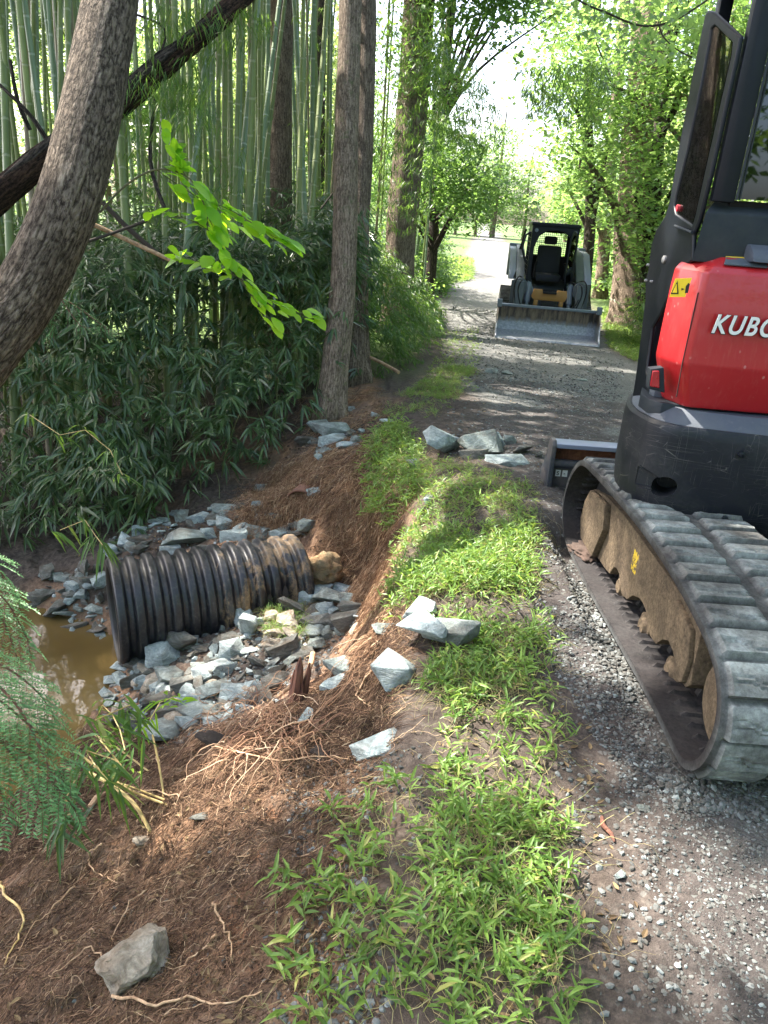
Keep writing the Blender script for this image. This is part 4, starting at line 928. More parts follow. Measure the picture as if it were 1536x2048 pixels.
# canopy openings that let the sun through to chosen spots on the ground
HOLES = [(atd(400, 380, 3.9), .55), (atd(470, 560, 4.0), .5), (np.array([.42, 4.55, 0]), .16), (np.array([.35, 4.1, .1]), .22), (hit(1090, 1120), .12), (np.array([1.05, 3.1, .1]), .2), (hit(1180, 1160), .15), (hit(1010, 990), .1),
         (np.array([1.2, 3.05, 1.25]), .10), (hit(1330, 1400), .08), (np.array([1.04, 2.6, .02]), .09), (hit(950, 1230), .13), (hit(520, 1150)+[0, 0, .1], .10), (hit(640, 1135), .08), (hit(1230, 740), .22), (hit(700, 800), .15), (hit(1060, 780), .3),
         (hit(400, 1350), .09), (hit(560, 1260), .08), (hit(880, 760), .35), (hit(520, 1600), .06), (hit(1000, 640), .3), (hit(1500, 1800), .07), (atz(1100, 580, -.3), .5), (atz(930, 620, -.3), .4), (atz(980, 590, -.3), .35), (np.array([1.4, 3.4, 1.7]), .12), (hit(800, 1345), .05), (hit(1050, 830), .25), (hit(1000, 710), .3), (hit(1120, 720), .3), (hit(980, 800), .2), (hit(430, 1560), .08), (hit(330, 1700), .1), (hit(1290, 1750), .09), (hit(1000, 1500), .1), (hit(250, 700), .25), (hit(500, 760), .2)]
def sunny_gap(P):
    keep = np.ones(len(P), bool)
    for c, r in HOLES:
        d = P-c; t = d@SD; q = np.linalg.norm(d-t[:, None]*SD, axis=1); keep &= ~((t > 1.5) & (q < r+.012*t))
    return keep
def leaf_cloud(C, per, spread, L, W, g, flat=.35, droop=.3, detail=0, gap=False, out=.0):
    """sprays of leaves round the centres C"""
    n = len(C)*per; P = np.repeat(C, per, 0)+g.normal(0, 1, (n, 3))*np.array([spread, spread, spread*flat])
    if gap: P = P[sunny_gap(P)]; n = len(P)
    a = g.uniform(0, 6.28, n); D_ = np.stack([np.cos(a), np.sin(a), g.normal(-.25, .3, n)], 1)
    N = np.stack([g.normal(0, .45, n), g.normal(0, .45, n), np.ones(n)], 1)
    s_ = g.uniform(.6, 1.15, n); return leaves(P, D_, L*s_, W*s_, droop, .15, N, g, detail=detail)
def crown_centres(c, r, n, g, gate=-.1, sc=.6, seed=0):
    q = unit(g.normal(0, 1, (n*3, 3)))*(g.random((n*3, 1))**(1/2.4)); P = np.array(c)+q*np.array(r)
    f = fbm(P[:, 0]+P[:, 2]*.7, P[:, 1]-P[:, 2]*.9, sc, 3, seed); P = P[f > gate]; return P[:n]
def limbs(base, tips, r0, g, k=8):
    out = []
    for t in tips:
        t = np.array(t); m = (base+t)/2+g.normal(0, .25, 3)+np.array([0, 0, .3]); out.append(trunk_mesh([base, m, t], [r0, r0*.6, r0*.15], k, .05, float(g.random()*9), 4))
    return out
def tree(path, rad, bark, crown, leafm, label, g, group=None, per=26, spread=.35, L=.13, W=.075, n=250, gate=-.1, name='tree', k=20, gap=True, detail=0, seed=0, cat='tree', lf=None, flat=.35):
    base = np.array(path[0], float); root = empty(name, tuple(base), label=label, cat=cat, group=group)
    tm = [trunk_mesh([np.array(p)-base for p in path], rad, k, .06, seed, 5, .35)]
    A = Acc(); tips = []
    for c, r, f in crown:
        C = crown_centres(np.array(c), r, int(n*f), g, gate, .6, seed); A.add(*leaf_cloud(C, per, spread, L, W, g, gap=gap, detail=detail, flat=flat)); tips += [C[i]-base for i in g.integers(0, len(C), 7)]
    P = np.array([np.array(p)-base for p in path])
    for t in tips:
        j = int(np.argmin(np.abs(P[:, 2]-(t[2]-.5)))); j = min(max(j, 1), len(P)-1); fr = g.random()*.6; tm += limbs(P[j]*(1-fr)+P[j-1]*fr, [t], min(rad[-1]*.5, .07), g, 6)
    trunk_obj('trunk', tm, MBARK[bark], root)
    V = np.concatenate(A.V)-base; A.V = [V]; link('crown', A.mesh('crown'), M_LF[leafm], root); return root
gt = np.random.default_rng(21)
# leaning tree at the left
Pp = [(-330, 1150, 3.35), (-240, 990, 3.4), (-150, 860, 3.45), (-45, 725, 3.5), (52, 590, 3.55), (122, 440, 3.6), (165, 300, 3.68), (197, 150, 3.78), (222, 0, 3.9), (246, -160, 4.1), (262, -330, 4.4), (275, -520, 5.0)]
path = [atd(a, b, d) for a, b, d in Pp]; rad = [.175, .165, .155, .150, .146, .144, .150, .143, .136, .13, .12, .10]
root = empty('leaning_tree', tuple(path[0]), label='thick rough-barked trunk leaning across the upper left corner', cat='tree')
tm = trunk_mesh([p-path[0] for p in path]+[path[-1]-path[0]+np.array([.3, 1.2, 3.2])], rad+[.06], 64, .035, 3, 12); trunk_obj('trunk', [tm], MBARK['plated'], root)
A = Acc(); C = crown_centres(path[-1]+np.array([-.5, 1.5, 4.5]), (3.6, 3.2, 1.8), 260, gt, -.2); A.add(*leaf_cloud(C, 26, .4, .14, .08, gt, gap=True)); A.V = [np.concatenate(A.V)-path[0]]; link('crown', A.mesh('crown'), M_LF['broad'], root)
# fallen dark log
pl_ = [atd(a, b, d) for a, b, d in [(-90, 465, 6.0), (0, 390, 6.2), (110, 300, 6.4), (230, 215, 6.6), (330, 130, 6.8), (420, 55, 7.0), (520, -40, 7.3), (640, -150, 7.6)]]
root = empty('fallen_log', tuple(pl_[0]), label='dark rotting log lodged diagonally across the bamboo behind the leaning trunk', cat='log')
mlog = bark_mat('rotting_wood', (.008, .006, .005), (.06, .035, .025), (.16, .095, .065), sv=.06, sc=26, deep=.03)
trunk_obj('log', [trunk_mesh([p-pl_[0] for p in pl_], [.11, .108, .10, .098, .095, .09, .085, .08], 26, .16, 8, 6)], mlog, root)
trunk_obj('loose_bark', [trunk_mesh([p-pl_[0]+np.array([0, -.06, .055]) for p in pl_[1:6]], [.03, .055, .045, .05, .02], 10, .3, 5, 6)], MBARK['dark'], root)
for i, q in enumerate([[(20, 120, 6.3), (35, 200, 6.3), (60, 260, 6.4)], [(310, 200, 6.7), (300, 320, 6.6), (330, 420, 6.5)], [(0, 170, 6.3), (60, 230, 6.3), (100, 290, 6.4)], [(275, 30, 6.9), (330, 60, 6.9), (310, 140, 6.8)]]):
    o = trunk_obj('broken_branch', [trunk_mesh([atd(*t)-pl_[0] for t in q], [.014, .018, .02] if i != 3 else [.012, .01, .015], 7, .1, i, 4)], MBARK['dark'], root)
# poles and deadfall across the bamboo
for q, r_, mt_, lb in [([(182, 447, 5.6), (250, 478, 5.8), (345, 522, 6.0)], .017, mpale.m, 'pale dead pole slanting down beside the leaning trunk'), ([(162, 487, 5.5), (220, 468, 5.7), (292, 442, 5.9)], .012, MBARK['dark'], 'dark thin pole crossing behind the pale one'),
    ([(205, 405, 5.9), (260, 460, 6), (330, 520, 6.1)], .02, MBARK['dark'], 'dark fallen branch behind the crossing poles'), ([(718, 706, 9.2), (760, 724, 9), (798, 745, 8.8)], .022, mpale.m, 'pale stick poking from the bushes onto the lane edge'), ([(700, 340, 9.5), (640, 420, 9.4), (585, 490, 9.3)], .010, MBARK['dark'], 'thin bare stem leaning between the trunks')]:
    b = MB(); b.tube(smoothpath([atd(*t) for t in q]), r_, 8); b.build('fallen_pole', mt_, None, label=lb, cat='pole')
# upright forest trees on the left
def px_tree(basepx, toppx, D, r0, r1, ext=4.0, base=None):
    b0 = hit(*basepx) if base is None else base; t = atd(toppx[0], toppx[1], D)
    m = [b0*(1-f)+t*f+np.array([gt.normal(0, .02), 0, 0]) for f in (0, .33, .66, 1)]; u = unit((t-b0)[None])[0]; m.append(t+u*ext*.5); m.append(t+u*ext); return m, list(np.interp(np.linspace(0, 1, 6), [0, 1], [r0, r1]))
def gb(px, py, D): p = atd(px, py, D); return gp(p[0], p[1], -.05)
p_, r_ = px_tree((672, 838), (702, -10), 7.9, .135, .115, 5.5)
tree(p_, r_, 'mossy', [(p_[-1]+[-.6, .6, .8], (2.6, 2.6, 1.5), 1)], 'broad', 'near trunk of the pair at the bank edge, mossy grey bark', gt, seed=1, k=40)
p_, r_ = px_tree((714, 765), (731, -10), 9.4, .135, .125, 5.5)
tree(p_, r_, 'furrow', [(p_[-1]+[.2, 1, 1], (2.6, 2.6, 1.5), 1)], 'broad', 'pale straight trunk just behind the mossy one at the bank edge', gt, seed=2, k=40)
p_, r_ = px_tree(None, (564, -10), 11.2, .19, .165, 5, gb(557, 560, 10.6))
tree(p_, r_, 'furrow', [(p_[-1]+[0, .5, 1], (2.8, 2.8, 1.5), 1)], 'broad', 'straight dark grey trunk rising alone from the bamboo left of the pair', gt, seed=3, k=40)
p_, r_ = px_tree(None, (843, -10), 13.2, .29, .26, 5, gb(806, 470, 13))
tree(p_, r_, 'furrow', [(p_[-1]+[.6, .5, .5], (3, 3, 1.6), 1)], 'broad', 'stout furrowed trunk standing beside the lane at the end of the bamboo', gt, seed=4, k=40)
p_, r_ = px_tree(None, (640, -10), 14.5, .16, .14, 5, gb(637, 440, 14))
tree(p_, r_, 'dark', [(p_[-1]+[0, .5, 1], (2.5, 2.5, 1.5), 1)], 'broad', 'slim dark trunk half hidden deep in the bamboo', gt, seed=5, k=24)

# ------------------------------------------------------------------ bamboo culms
def culm_mat(name, c1, c2, band):
    m = Mat(name); co = m.co('Object', (8, 8, .7)); n1 = m.noise(co, 2, 4, .6); nd = m.attr('node'); oi = m.n('ShaderNodeObjectInfo').outputs['Random']
    col = m.mix(m.ramp(n1, [(.3, 0), (.7, 1)]), c1, c2); col = m.mix(m.math('MULTIPLY', oi, .35), col, (.10, .13, .06))
    col = m.mix(m.ramp(nd, [(.2, 0), (.5, .65)]), col, band); col = m.mix(m.math('GREATER_THAN', nd, .9), col, (.03, .03, .02))
    m.set(color=col, rough=.4, spec=.4); return m.m
MC = [culm_mat('green_culm', (.12, .16, .045), (.235, .28, .09), (.34, .36, .22)), culm_mat('blue_green_culm', (.12, .18, .09), (.22, .29, .17), (.42, .48, .38)), culm_mat('tan_culm', (.20, .15, .09), (.32, .25, .16), (.3, .26, .2))]
def culm_mesh(i, mat, Lh=11., r=.036):
    g_ = np.random.default_rng(50+i); zs = [0.]; V = []; nd = []; rings = []
    z = 0; node = .12+g_.random()*.2; b1, b2 = g_.normal(0, .12, 2)
    while z < Lh:
        for dz, rf, a in ((-.03, 1.0, .0), (-.012, 1.0, .6), (-.004, 1.09, .6), (0, .93, 1.), (.004, 1.06, .3), (.02, 1.0, .0)):
            rings.append((node+dz, rf, a))
        z = node; node += .24+.10*min(1, z/3)+g_.uniform(-.02, .02)
    rings = [(0, 1, 0)]+rings; k = 10
    for z, rf, a in rings:
        t = z/Lh; rr = r*(1-.72*t**1.6)*rf; cx_ = b1*t*t*2; cy_ = b2*t*t*2
        for j in range(k): th = 2*math.pi*j/k; V.append((cx_+rr*math.cos(th), cy_+rr*math.sin(th), z)); nd.append(a)
    n = len(rings); i_ = np.arange(n-1)[:, None]; j = np.arange(k)[None]; j2 = (j+1) % k
    me = npmesh('bamboo_culm', V, None, np.stack([i_*k+j, i_*k+j2, (i_+1)*k+j2, (i_+1)*k+j], -1).reshape(-1, 4), True, attrs=dict(node=nd)); me.materials.append(mat); return me
CM = [[culm_mesh(3*m_+i, MC[m_]) for i in range(3)] for m_ in range(3)]
def culm(b0, t0, r, kind, label, group, broken=False):
    u = unit((t0-b0)[None])[0]; o = bpy.data.objects.new('bamboo_culm', CM[kind][gt.integers(3)]); COL.objects.link(o)
    o.location = tuple(b0); q = Vector((0, 0, 1)).rotation_difference(Vector(u)); o.rotation_mode = 'QUATERNION'; o.rotation_quaternion = q @ Matrix.Rotation(gt.uniform(0, 6.28), 3, 'Z').to_quaternion()
    s = r/.036; o.scale = (s, s, gt.uniform(.8, 1.05)); return setp(o, label, 'bamboo culm', group)
heroc = [((22, 560), (6, 0), 5.9, .036, 0, 'leftmost green culm cut by the left edge of the frame'), ((66, 470), (30, 0), 6.2, .029, 2, 'brown dying culm near the left edge'), ((98, 420), (48, 0), 6.3, .028, 0, 'green culm leaning left above the log near the left edge'),
    ((68, 440), (62, 0), 6.6, .028, 0, 'straight green culm beside the pale blue one'), ((76, 430), (74, 0), 6.9, .038, 1, 'pale blue-green culm with white rings left of the leaning trunk'), ((122, 330), (122, 0), 6.1, .026, 0, 'green culm crossing in front of the log left of the leaning trunk'), ((142, 230), (133, 0), 6.6, .036, 1, 'broad green culm touching the left side of the leaning trunk'),
    ((262, 640), (238, 230), 5.9, .036, 0, 'green culm emerging just right of the leaning trunk'), ((156, 700), (150, 480), 5.6, .03, 0, 'short green culm below the leaning trunk'), ((332, 540), (326, 0), 6.6, .032, 0, 'upright green culm right of the log crossing'),
    ((360, 620), (412, 0), 6.4, .032, 1, 'blue-green culm leaning right through the sapling leaves'), ((390, 540), (384, 100), 6.9, .034, 0, 'green culm directly behind the sapling leaves'), ((470, 480), (518, 0), 7.4, .036, 1, 'bluish culm leaning right left of the lone trunk'),
    ((500, 500), (546, 0), 7.9, .032, 1, 'bluish culm leaning against the lone trunk'), ((512, 470), (568, 0), 8.3, .028, 0, 'thin green culm crossing the lone trunk at the top'), ((460, 330), (450, 0), 7.6, .028, 0, 'thin culm bowing right of the log top'), ((598, 420), (612, 0), 9.6, .04, 0, 'green culm just right of the lone trunk'),
    ((622, 450), (658, 0), 9.2, .042, 0, 'dark green culm leaning towards the pair of trunks'), ((612, 440), (600, 60), 10, .04, 1, 'pale culm with rings between lone trunk and pair')]
for (a, c, D_, r_, k_, lb) in heroc:
    if D_ < 9: r_ *= 1.2; D_ = D_*1.22
    t0 = atd(c[0], c[1], D_); p = atd(a[0], a[1], D_*.985); u = unit((t0-p)[None])[0]; b0 = p.copy(); 
    while b0[2] > H(b0[0], b0[1])-.1 and b0[2] > -2: b0 = b0-u*.15
    culm(b0, t0, r_, k_, lb, None)
lbls = [('green bamboo culm in the stand left of the leaning trunk', 'bamboo left of the leaning trunk'), ('green bamboo culm in the dense stand between leaning and lone trunks', 'bamboo between the leaning and lone trunks'), ('slender bamboo culm between the lone trunk and the pair', 'bamboo between the lone trunk and the pair'), ('slender bamboo culm between the pair and the stout lane-side trunk', 'bamboo right of the pair')]
for i in range(140):
    z_ = gt.choice(4, p=[.25, .49, .15, .11]); x0, x1 = [(-60, 190), (230, 545), (590, 665), (735, 880)][z_]; D_ = gt.uniform(*[(7, 13), (7.2, 15), (10, 15.5), (14, 18)][z_])
    a = gt.uniform(x0, x1); a = a-70 if 515 < a < 610 and D_ < 12.5 else a; p = atd(a, 300, D_); b0 = gp(p[0], p[1], -.05); ln = gt.normal(0, .035, 2); t0 = b0+np.array([ln[0]*6, ln[1]*6, 6.])
    k_ = gt.choice(3, p=[.62, .28, .10]); culm(b0, t0, gt.uniform(.018, .034)*(1.12 if D_ > 10 else 1), k_, lbls[z_][0]+(' with bluish bloom' if k_ == 1 else ', dry and tan' if k_ == 2 else ''), lbls[z_][1])

# ------------------------------------------------------------------ bamboo foliage
def sprays(C, per, L, W, g, droopy=.6, spread=.12, gap=False, detail=2, dirc=None, dr=.5):
    """fans of drooping lance leaves: each spray shares a twig direction"""
    n = len(C); a = g.uniform(0, 6.28, n) if dirc is None else dirc+g.normal(0, .9, n); tw = np.stack([np.cos(a), np.sin(a), g.uniform(-.5, .3, n)], 1)
    P = np.repeat(C, per, 0); T = np.repeat(tw, per, 0); k = np.tile(np.arange(per), n); m = len(P)
    P = P+T*((k/per-.5)*spread*2)[:, None]+g.normal(0, .01, (m, 3))
    side = np.cross(T, [0, 0, 1.]); sg = np.where(k % 2, 1, -1)[:, None]
    D_ = unit(T*.8+side*sg*g.uniform(.3, .9, (m, 1))+np.array([0, 0, -droopy])*g.uniform(.3, 1.3, (m, 1))); s_ = g.uniform(.6, 1.15, m)
    if gap: kp = sunny_gap(P); P, D_, s_ = P[kp], D_[kp], s_[kp]; m = len(P)
    return leaves(P, D_, L*s_, W*s_, dr*g.uniform(.5, 1.2, m), .16, unit(np.cross(np.cross(D_, [0, 0, 1.]), D_)+g.normal(0, .25, (m, 3))), g, detail=detail)
def whorls(C, per, L, W, g, face=-1.7, sd=1.1, dr=.35, detail=2, down=(.0, .9)):
    n = len(C); a0 = face+g.normal(0, sd, n); P = np.repeat(C, per, 0); m = len(P); k = np.tile(np.linspace(-1, 1, per), n)
    a = np.repeat(a0, per)+k*g.uniform(.7, 1.5, m); el = -np.repeat(g.uniform(*down, n), per)*(.6+.5*np.abs(k))+g.normal(0, .12, m)
    D_ = np.stack([np.cos(a)*np.cos(el), np.sin(a)*np.cos(el), np.sin(el)], 1); P = P+D_*.015+g.normal(0, .012, (m, 3)); s_ = g.uniform(.55, 1.2, m)
    N = np.tile([0, -.25, 1.], (m, 1))+g.normal(0, .35, (m, 3)); return leaves(P, D_, L*s_, W*s_, dr*g.uniform(.4, 1.4, m), .16, N, g, detail=detail)
def footprint_cloud(poly_xy, n, hfun, g, shell=.55, front=None):
    XY = sample_px(poly_xy, n, g); h = hfun(XY[:, 0], XY[:, 1]); t = np.where(g.random(n) < shell, g.uniform(.75, 1.05, n), g.uniform(.05, .95, n)); z = H(XY[:, 0], XY[:, 1])+h*t; return np.column_stack([XY, z])
# dark dwarf bamboo along the stream
fe = hitv(np.array([-250, 0, 120, 220, 330, 430, 500, 560, 610, 650]), np.array([1150, 1120, 1125, 1110, 1050, 1010, 985, 925, 885, 850]))[:, :2]
fe = fe+np.array([0, .12]); 
def dist_front(x, y): 
    d = np.full(np.shape(x), 9.)
    for i in range(len(fe)-1):
        a, b_ = fe[i], fe[i+1]; ab = b_-a; t = np.clip(((x-a[0])*ab[0]+(y-a[1])*ab[1])/(ab@ab), 0, 1); d = np.minimum(d, np.hypot(x-a[0]-t*ab[0], y-a[1]-t*ab[1]))
    return d
def hA(x, y): d = dist_front(x, y); return np.clip(.35+1.25*d, 0, 1.85+.28*fbm(x, y, .9, 3, 51)+.07*np.maximum(y-7, 0))*np.interp(x, [-3, -1, -.4, 0], [1, 1, .85, .6])
polyA = list(fe)+[(-.35, 9.5), (-.6, 12.5), (-3, 12.5), (-8, 11), (-8, 6)]
gA = np.random.default_rng(61); C = footprint_cloud(polyA, 13000, hA, gA, .62)
d_ = dist_front(C[:, 0], C[:, 1]); C = C[(d_ < 3.2) | (gA.random(len(C)) < .35)]
A = Acc(); near_ = C[:, 1] < 8.2
gg_ = fbm(C[:, 0]+C[:, 2]*.8, C[:, 2]*1.3-C[:, 1]*.6, 1.6, 3, 57) > -.42; near_ = near_ & gg_; far_ = ~(C[:, 1] < 8.2); lowc = (C[:, 2]-H(C[:, 0], C[:, 1]) > .55+.35*fbm(C[:, 0], C[:, 2], 2, 2, 58)) | (gA.random(len(C)) < .3); near_ = near_ & lowc; A.add(*whorls(C[near_], 7, .175, .028, gA, sd=1.3, down=(-.25, .9))); A.add(*whorls(C[far_], 7, .19, .03, gA, detail=0))
C2 = np.array([hit(a, b)+[0, 0, .0] for a, b in gA.uniform([0, 850], [650, 1100], (900, 2)) if True]); C2 = C2[[bool(inpoly(np.array([c[0]]), np.array([c[1]]), polyA)[0]) for c in C2]]; C2[:, 2] += gA.uniform(.03, .4, len(C2)); A.add(*whorls(C2[::4], 6, .18, .028, gA, down=(.2, 1.1)))
link('bamboo_undergrowth', A.mesh('bamboo_undergrowth'), M_LF['dark'], kind='stuff', label='dark lance-leaved bamboo undergrowth massed along the stream', cat='undergrowth')
# thin stems inside it
n_ = 420; XY = sample_px(polyA, n_, gA); hh2 = hA(XY[:, 0], XY[:, 1]); b0 = np.column_stack([XY, H(XY[:, 0], XY[:, 1])]); tt = b0+np.column_stack([gA.normal(0, .2, n_), gA.normal(-.25, .2, n_), hh2*.95]); mid = (b0+tt)/2+gA.normal(0, .05, (n_, 3))+np.array([0, .06, 0])
V, Qd = strands(None, np.stack([b0*(1-t)**2+2*mid*t*(1-t)+tt*t*t for t in np.linspace(0, 1, 6)], 1), gA.uniform(.002, .005, n_), 4); A = Acc(); A.add(V, None, Qd)
link('undergrowth_stems', A.mesh('undergrowth_stems'), MC[0], kind='stuff', label='thin stems inside the dark bamboo undergrowth', cat='stems')
# brighter bamboo bushes right of the pair and by the lane
polyB = [(-.15, 9.1), (.25, 10), (.55, 11.5), (.75, 13.5), (.9, 16), (-1, 17), (-3.5, 14), (-2.5, 11), (-.6, 9.4)]
def hB(x, y): return np.clip(.25+1.2*(np.interp(y, [9, 11.5, 16], [.1, .6, .9])-x), .15, 1.45+.25*fbm(x, y, 1.2, 3, 53))
C = footprint_cloud(polyB, 3600, hB, gA, .6); A = Acc(); A.add(*sprays(C, 8, .13, .02, gA, .5, .12, dirc=-.8, detail=0))
link('bamboo_thicket', A.mesh('bamboo_thicket'), M_LF['mid'], kind='stuff', label='green feathery bamboo thicket between the pair of trunks and the lane', cat='thicket')
C = np.array([atd(a, b_, 9.2) for a, b_ in gA.normal([705, 665], [16, 28], (26, 2))]); A = Acc(); A.add(*sprays(C, 6, .15, .022, gA, 1.2, .08)); link('bamboo_sprig', A.mesh('bamboo_sprig'), M_LF['mid'], label='bamboo sprig hanging across the foot of the pair of trunks', cat='bamboo sprig')
def bush(c, r, n, per, L, W, lm, label, g, name='bush', cat='bush', style='spray', **k):
    base = np.array([c[0], c[1], float(H(c[0], c[1]))]); q = unit(g.normal(0, 1, (n, 3)))*(g.random((n, 1))**.4); q[:, 2] = np.abs(q[:, 2]); C = q*np.array(r); f = fbm(C[:, 0]+C[:, 2], C[:, 1]-C[:, 2], 1.1, 3, int(c[0]*7) % 90); C = C*(1+.22*f[:, None]); A = Acc()
    A.add(*(sprays(C, per, L, W, g, .5, .14, detail=0) if style == 'spray' else leaf_cloud(C, per, .16, L, W, g)))
    root = empty(name, tuple(base), label=label, cat=cat, **k); link('foliage', A.mesh('foliage'), M_LF[lm], root)
    m = 14; b0 = g.normal(0, .1, (m, 3))*[1, 1, 0]; t = C[g.integers(0, n, m)]*.8; V, Qd = strands(None, np.stack([b0*(1-s)+t*s for s in np.linspace(0, 1, 5)], 1), np.full(m, .02), 6); A = Acc(); A.add(V, None, Qd); link('stems', A.mesh('stems'), MBARK['dark'] if False else mst.m, root); return root
bush((.3, 23.5), (1.35, 3.0, 1.9), 520, 26, .12, .07, 'broad', 'rounded green bush overhanging the left edge of the far lane', gA, style='cloud')
bush((-.8, 16.5), (1.6, 2.0, 1.9), 420, 26, .12, .06, 'broad', 'green shrub behind the stout lane-side trunk', gA, style='cloud')
bush((5.0, 14.2), (.9, 1.6, 1.55), 620, 10, .12, .018, 'mid', 'feathery bamboo-like shrub right of the loader', gA)
bush((6.2, 17.5), (1.3, 2.4, 2.1), 700, 10, .13, .022, 'mid', 'taller leafy shrub behind the feathery one right of the lane', gA)
bush((5.0, 11.2), (.7, 1.4, 1.0), 420, 10, .12, .02, 'mid', 'low shrub behind the excavator cab', gA)
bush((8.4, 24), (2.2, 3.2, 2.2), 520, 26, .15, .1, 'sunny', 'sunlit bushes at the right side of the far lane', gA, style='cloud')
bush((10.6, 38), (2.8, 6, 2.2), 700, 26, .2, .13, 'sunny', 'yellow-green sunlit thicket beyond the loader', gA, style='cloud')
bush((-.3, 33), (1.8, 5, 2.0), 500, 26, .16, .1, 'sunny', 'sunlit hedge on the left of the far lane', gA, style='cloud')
# feathery bamboo leaves hanging in front of the culms and over the lane
A = Acc(); g = np.random.default_rng(71)
for poly, n_, D0, D1, L_, lw in [([(300, 0), (540, 0), (540, 60), (430, 140), (350, 260), (300, 240), (270, 120)], 210, 6.4, 8.5, .13, .012), ([(240, 150), (420, 150), (430, 260), (300, 280), (240, 260)], 90, 6, 7, .12, .010), ([(230, 300), (480, 280), (500, 460), (300, 440)], 110, 7, 9, .12, .011),
    ([(0, 0), (540, 0), (540, 300), (0, 300)], 170, 9, 15, .13, .013), ([(590, 0), (690, 0), (680, 420), (590, 420)], 120, 9.5, 14, .13, .013), ([(730, 0), (900, 0), (880, 300), (850, 460), (760, 460), (730, 250)], 620, 9.5, 14, .14, .014),
    ([(850, 60), (960, 130), (1010, 260), (960, 330), (860, 250)], 240, 8.5, 12, .15, .015), ([(1040, 130), (1230, 120), (1200, 250), (1060, 240)], 150, 8, 10.5, .16, .015)]:
    q = sample_px(poly, n_, g); Dd = g.uniform(D0, D1, n_); C = np.array([atd(a, b_, d) for (a, b_), d in zip(q, Dd)]); A.add(*sprays(C, 8, L_, lw, g, 1.0, .13, detail=2 if D0 < 8 else 0, dr=.5))
link('bamboo_foliage', A.mesh('bamboo_foliage'), M_LF['mid'], kind='stuff', label='feathery bamboo leaves hanging among the culms', cat='foliage')
# unseen bamboo tops added to shade the lane, gaps cut for sun patches
g = np.random.default_rng(72); n_ = 5200; C = np.column_stack([g.uniform(-13, .5, n_), g.uniform(2.5, 16.5, n_), g.uniform(8.5, 12.5, n_)]); f = fbm(C[:, 0], C[:, 1], .5, 3, 77); C = C[f > -.42]
A = Acc(); V, T, Qd = leaf_cloud(C, 30, .35, .30, .085, g, gap=True); A.add(V, T, Qd); link('bamboo_shade_canopy', A.mesh('bamboo_shade_canopy'), M_LF['mid'], kind='stuff', label='unseen canopy of bamboo tops added to shade the lane', cat='foliage')

# ------------------------------------------------------------------ trees on the right and far trees
g = np.random.default_rng(81)
p_, r_ = px_tree(None, (1296, -10), 17.5, .38, .34, 4, gb(1262, 600, 17)); 
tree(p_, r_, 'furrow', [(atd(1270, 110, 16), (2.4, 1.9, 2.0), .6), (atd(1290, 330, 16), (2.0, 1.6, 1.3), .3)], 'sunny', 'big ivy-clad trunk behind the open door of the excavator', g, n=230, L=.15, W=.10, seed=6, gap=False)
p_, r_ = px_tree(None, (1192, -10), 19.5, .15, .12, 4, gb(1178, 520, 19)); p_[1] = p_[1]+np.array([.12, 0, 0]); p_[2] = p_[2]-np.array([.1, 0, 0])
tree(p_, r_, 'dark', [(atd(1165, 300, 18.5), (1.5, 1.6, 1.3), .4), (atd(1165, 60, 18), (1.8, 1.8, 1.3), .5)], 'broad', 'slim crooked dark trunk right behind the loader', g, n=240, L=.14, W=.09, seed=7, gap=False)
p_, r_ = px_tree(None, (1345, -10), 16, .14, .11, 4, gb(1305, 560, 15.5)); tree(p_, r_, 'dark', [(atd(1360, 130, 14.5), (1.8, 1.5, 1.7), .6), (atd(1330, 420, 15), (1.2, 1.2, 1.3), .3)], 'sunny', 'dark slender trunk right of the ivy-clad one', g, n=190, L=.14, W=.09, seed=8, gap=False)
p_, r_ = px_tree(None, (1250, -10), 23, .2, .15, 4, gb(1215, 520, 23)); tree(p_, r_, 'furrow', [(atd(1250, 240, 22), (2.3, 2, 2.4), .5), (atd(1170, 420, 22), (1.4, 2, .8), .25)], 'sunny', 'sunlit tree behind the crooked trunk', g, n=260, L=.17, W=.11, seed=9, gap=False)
p_, r_ = px_tree(None, (1480, -10), 15, .16, .13, 4, gb(1400, 560, 14)); tree(p_, r_, 'furrow', [(atd(1440, 150, 14), (2, 1.6, 2), .6), (atd(1500, 420, 14), (2, 1.6, 1.4), .4)], 'broad', 'tree seen through the glass of the open excavator door', g, n=200, L=.14, W=.09, seed=10, gap=False)
# leafy tree hanging over the left of the lane
p_, r_ = px_tree(None, (905, -10), 17, .13, .09, 3, gb(868, 470, 17)); tree(p_, r_, 'dark', [(atd(925, 300, 15), (1.15, 1.5, 1.5), .8), (atd(915, 90, 13.5), (1.35, 1.6, 1.3), .9), (atd(1000, -20, 13), (1.2, 1.4, .7), .4), (atd(880, 400, 19), (.9, 1.3, .8), .4)], 'broad', 'leafy tree hanging over the left edge of the lane', g, n=230, L=.13, W=.075, seed=11, gap=False)
# a thin overhanging branch at top right
b = MB(); b.tube(smoothpath([atd(a, c, 8.6) for a, c in [(1120, -30), (1165, 5), (1212, 25), (1262, 46), (1300, 52), (1350, 40), (1400, 10), (1500, -60)]]), [.012]*43, 7); b.tube(smoothpath([atd(a, c, 8.6) for a, c in [(1318, 52), (1328, 75), (1355, 100), (1385, 115)]]), .008, 6)
br = b.build('overhanging_branch', MBARK['dark'], None, label='thin dark branch arching across the top right above the loader', cat='branch')
C = np.array([atd(a, c, 8.6+.5*g.normal()) for a, c in np.concatenate([sample_px([(1130, -30), (1440, -30), (1440, 110), (1300, 150), (1180, 60)], 55, g)])]); A = Acc(); A.add(*leaf_cloud(C, 10, .12, .10, .065, g, detail=2)); link('leaves', A.mesh('leaves'), M_LF['sunny'], br)
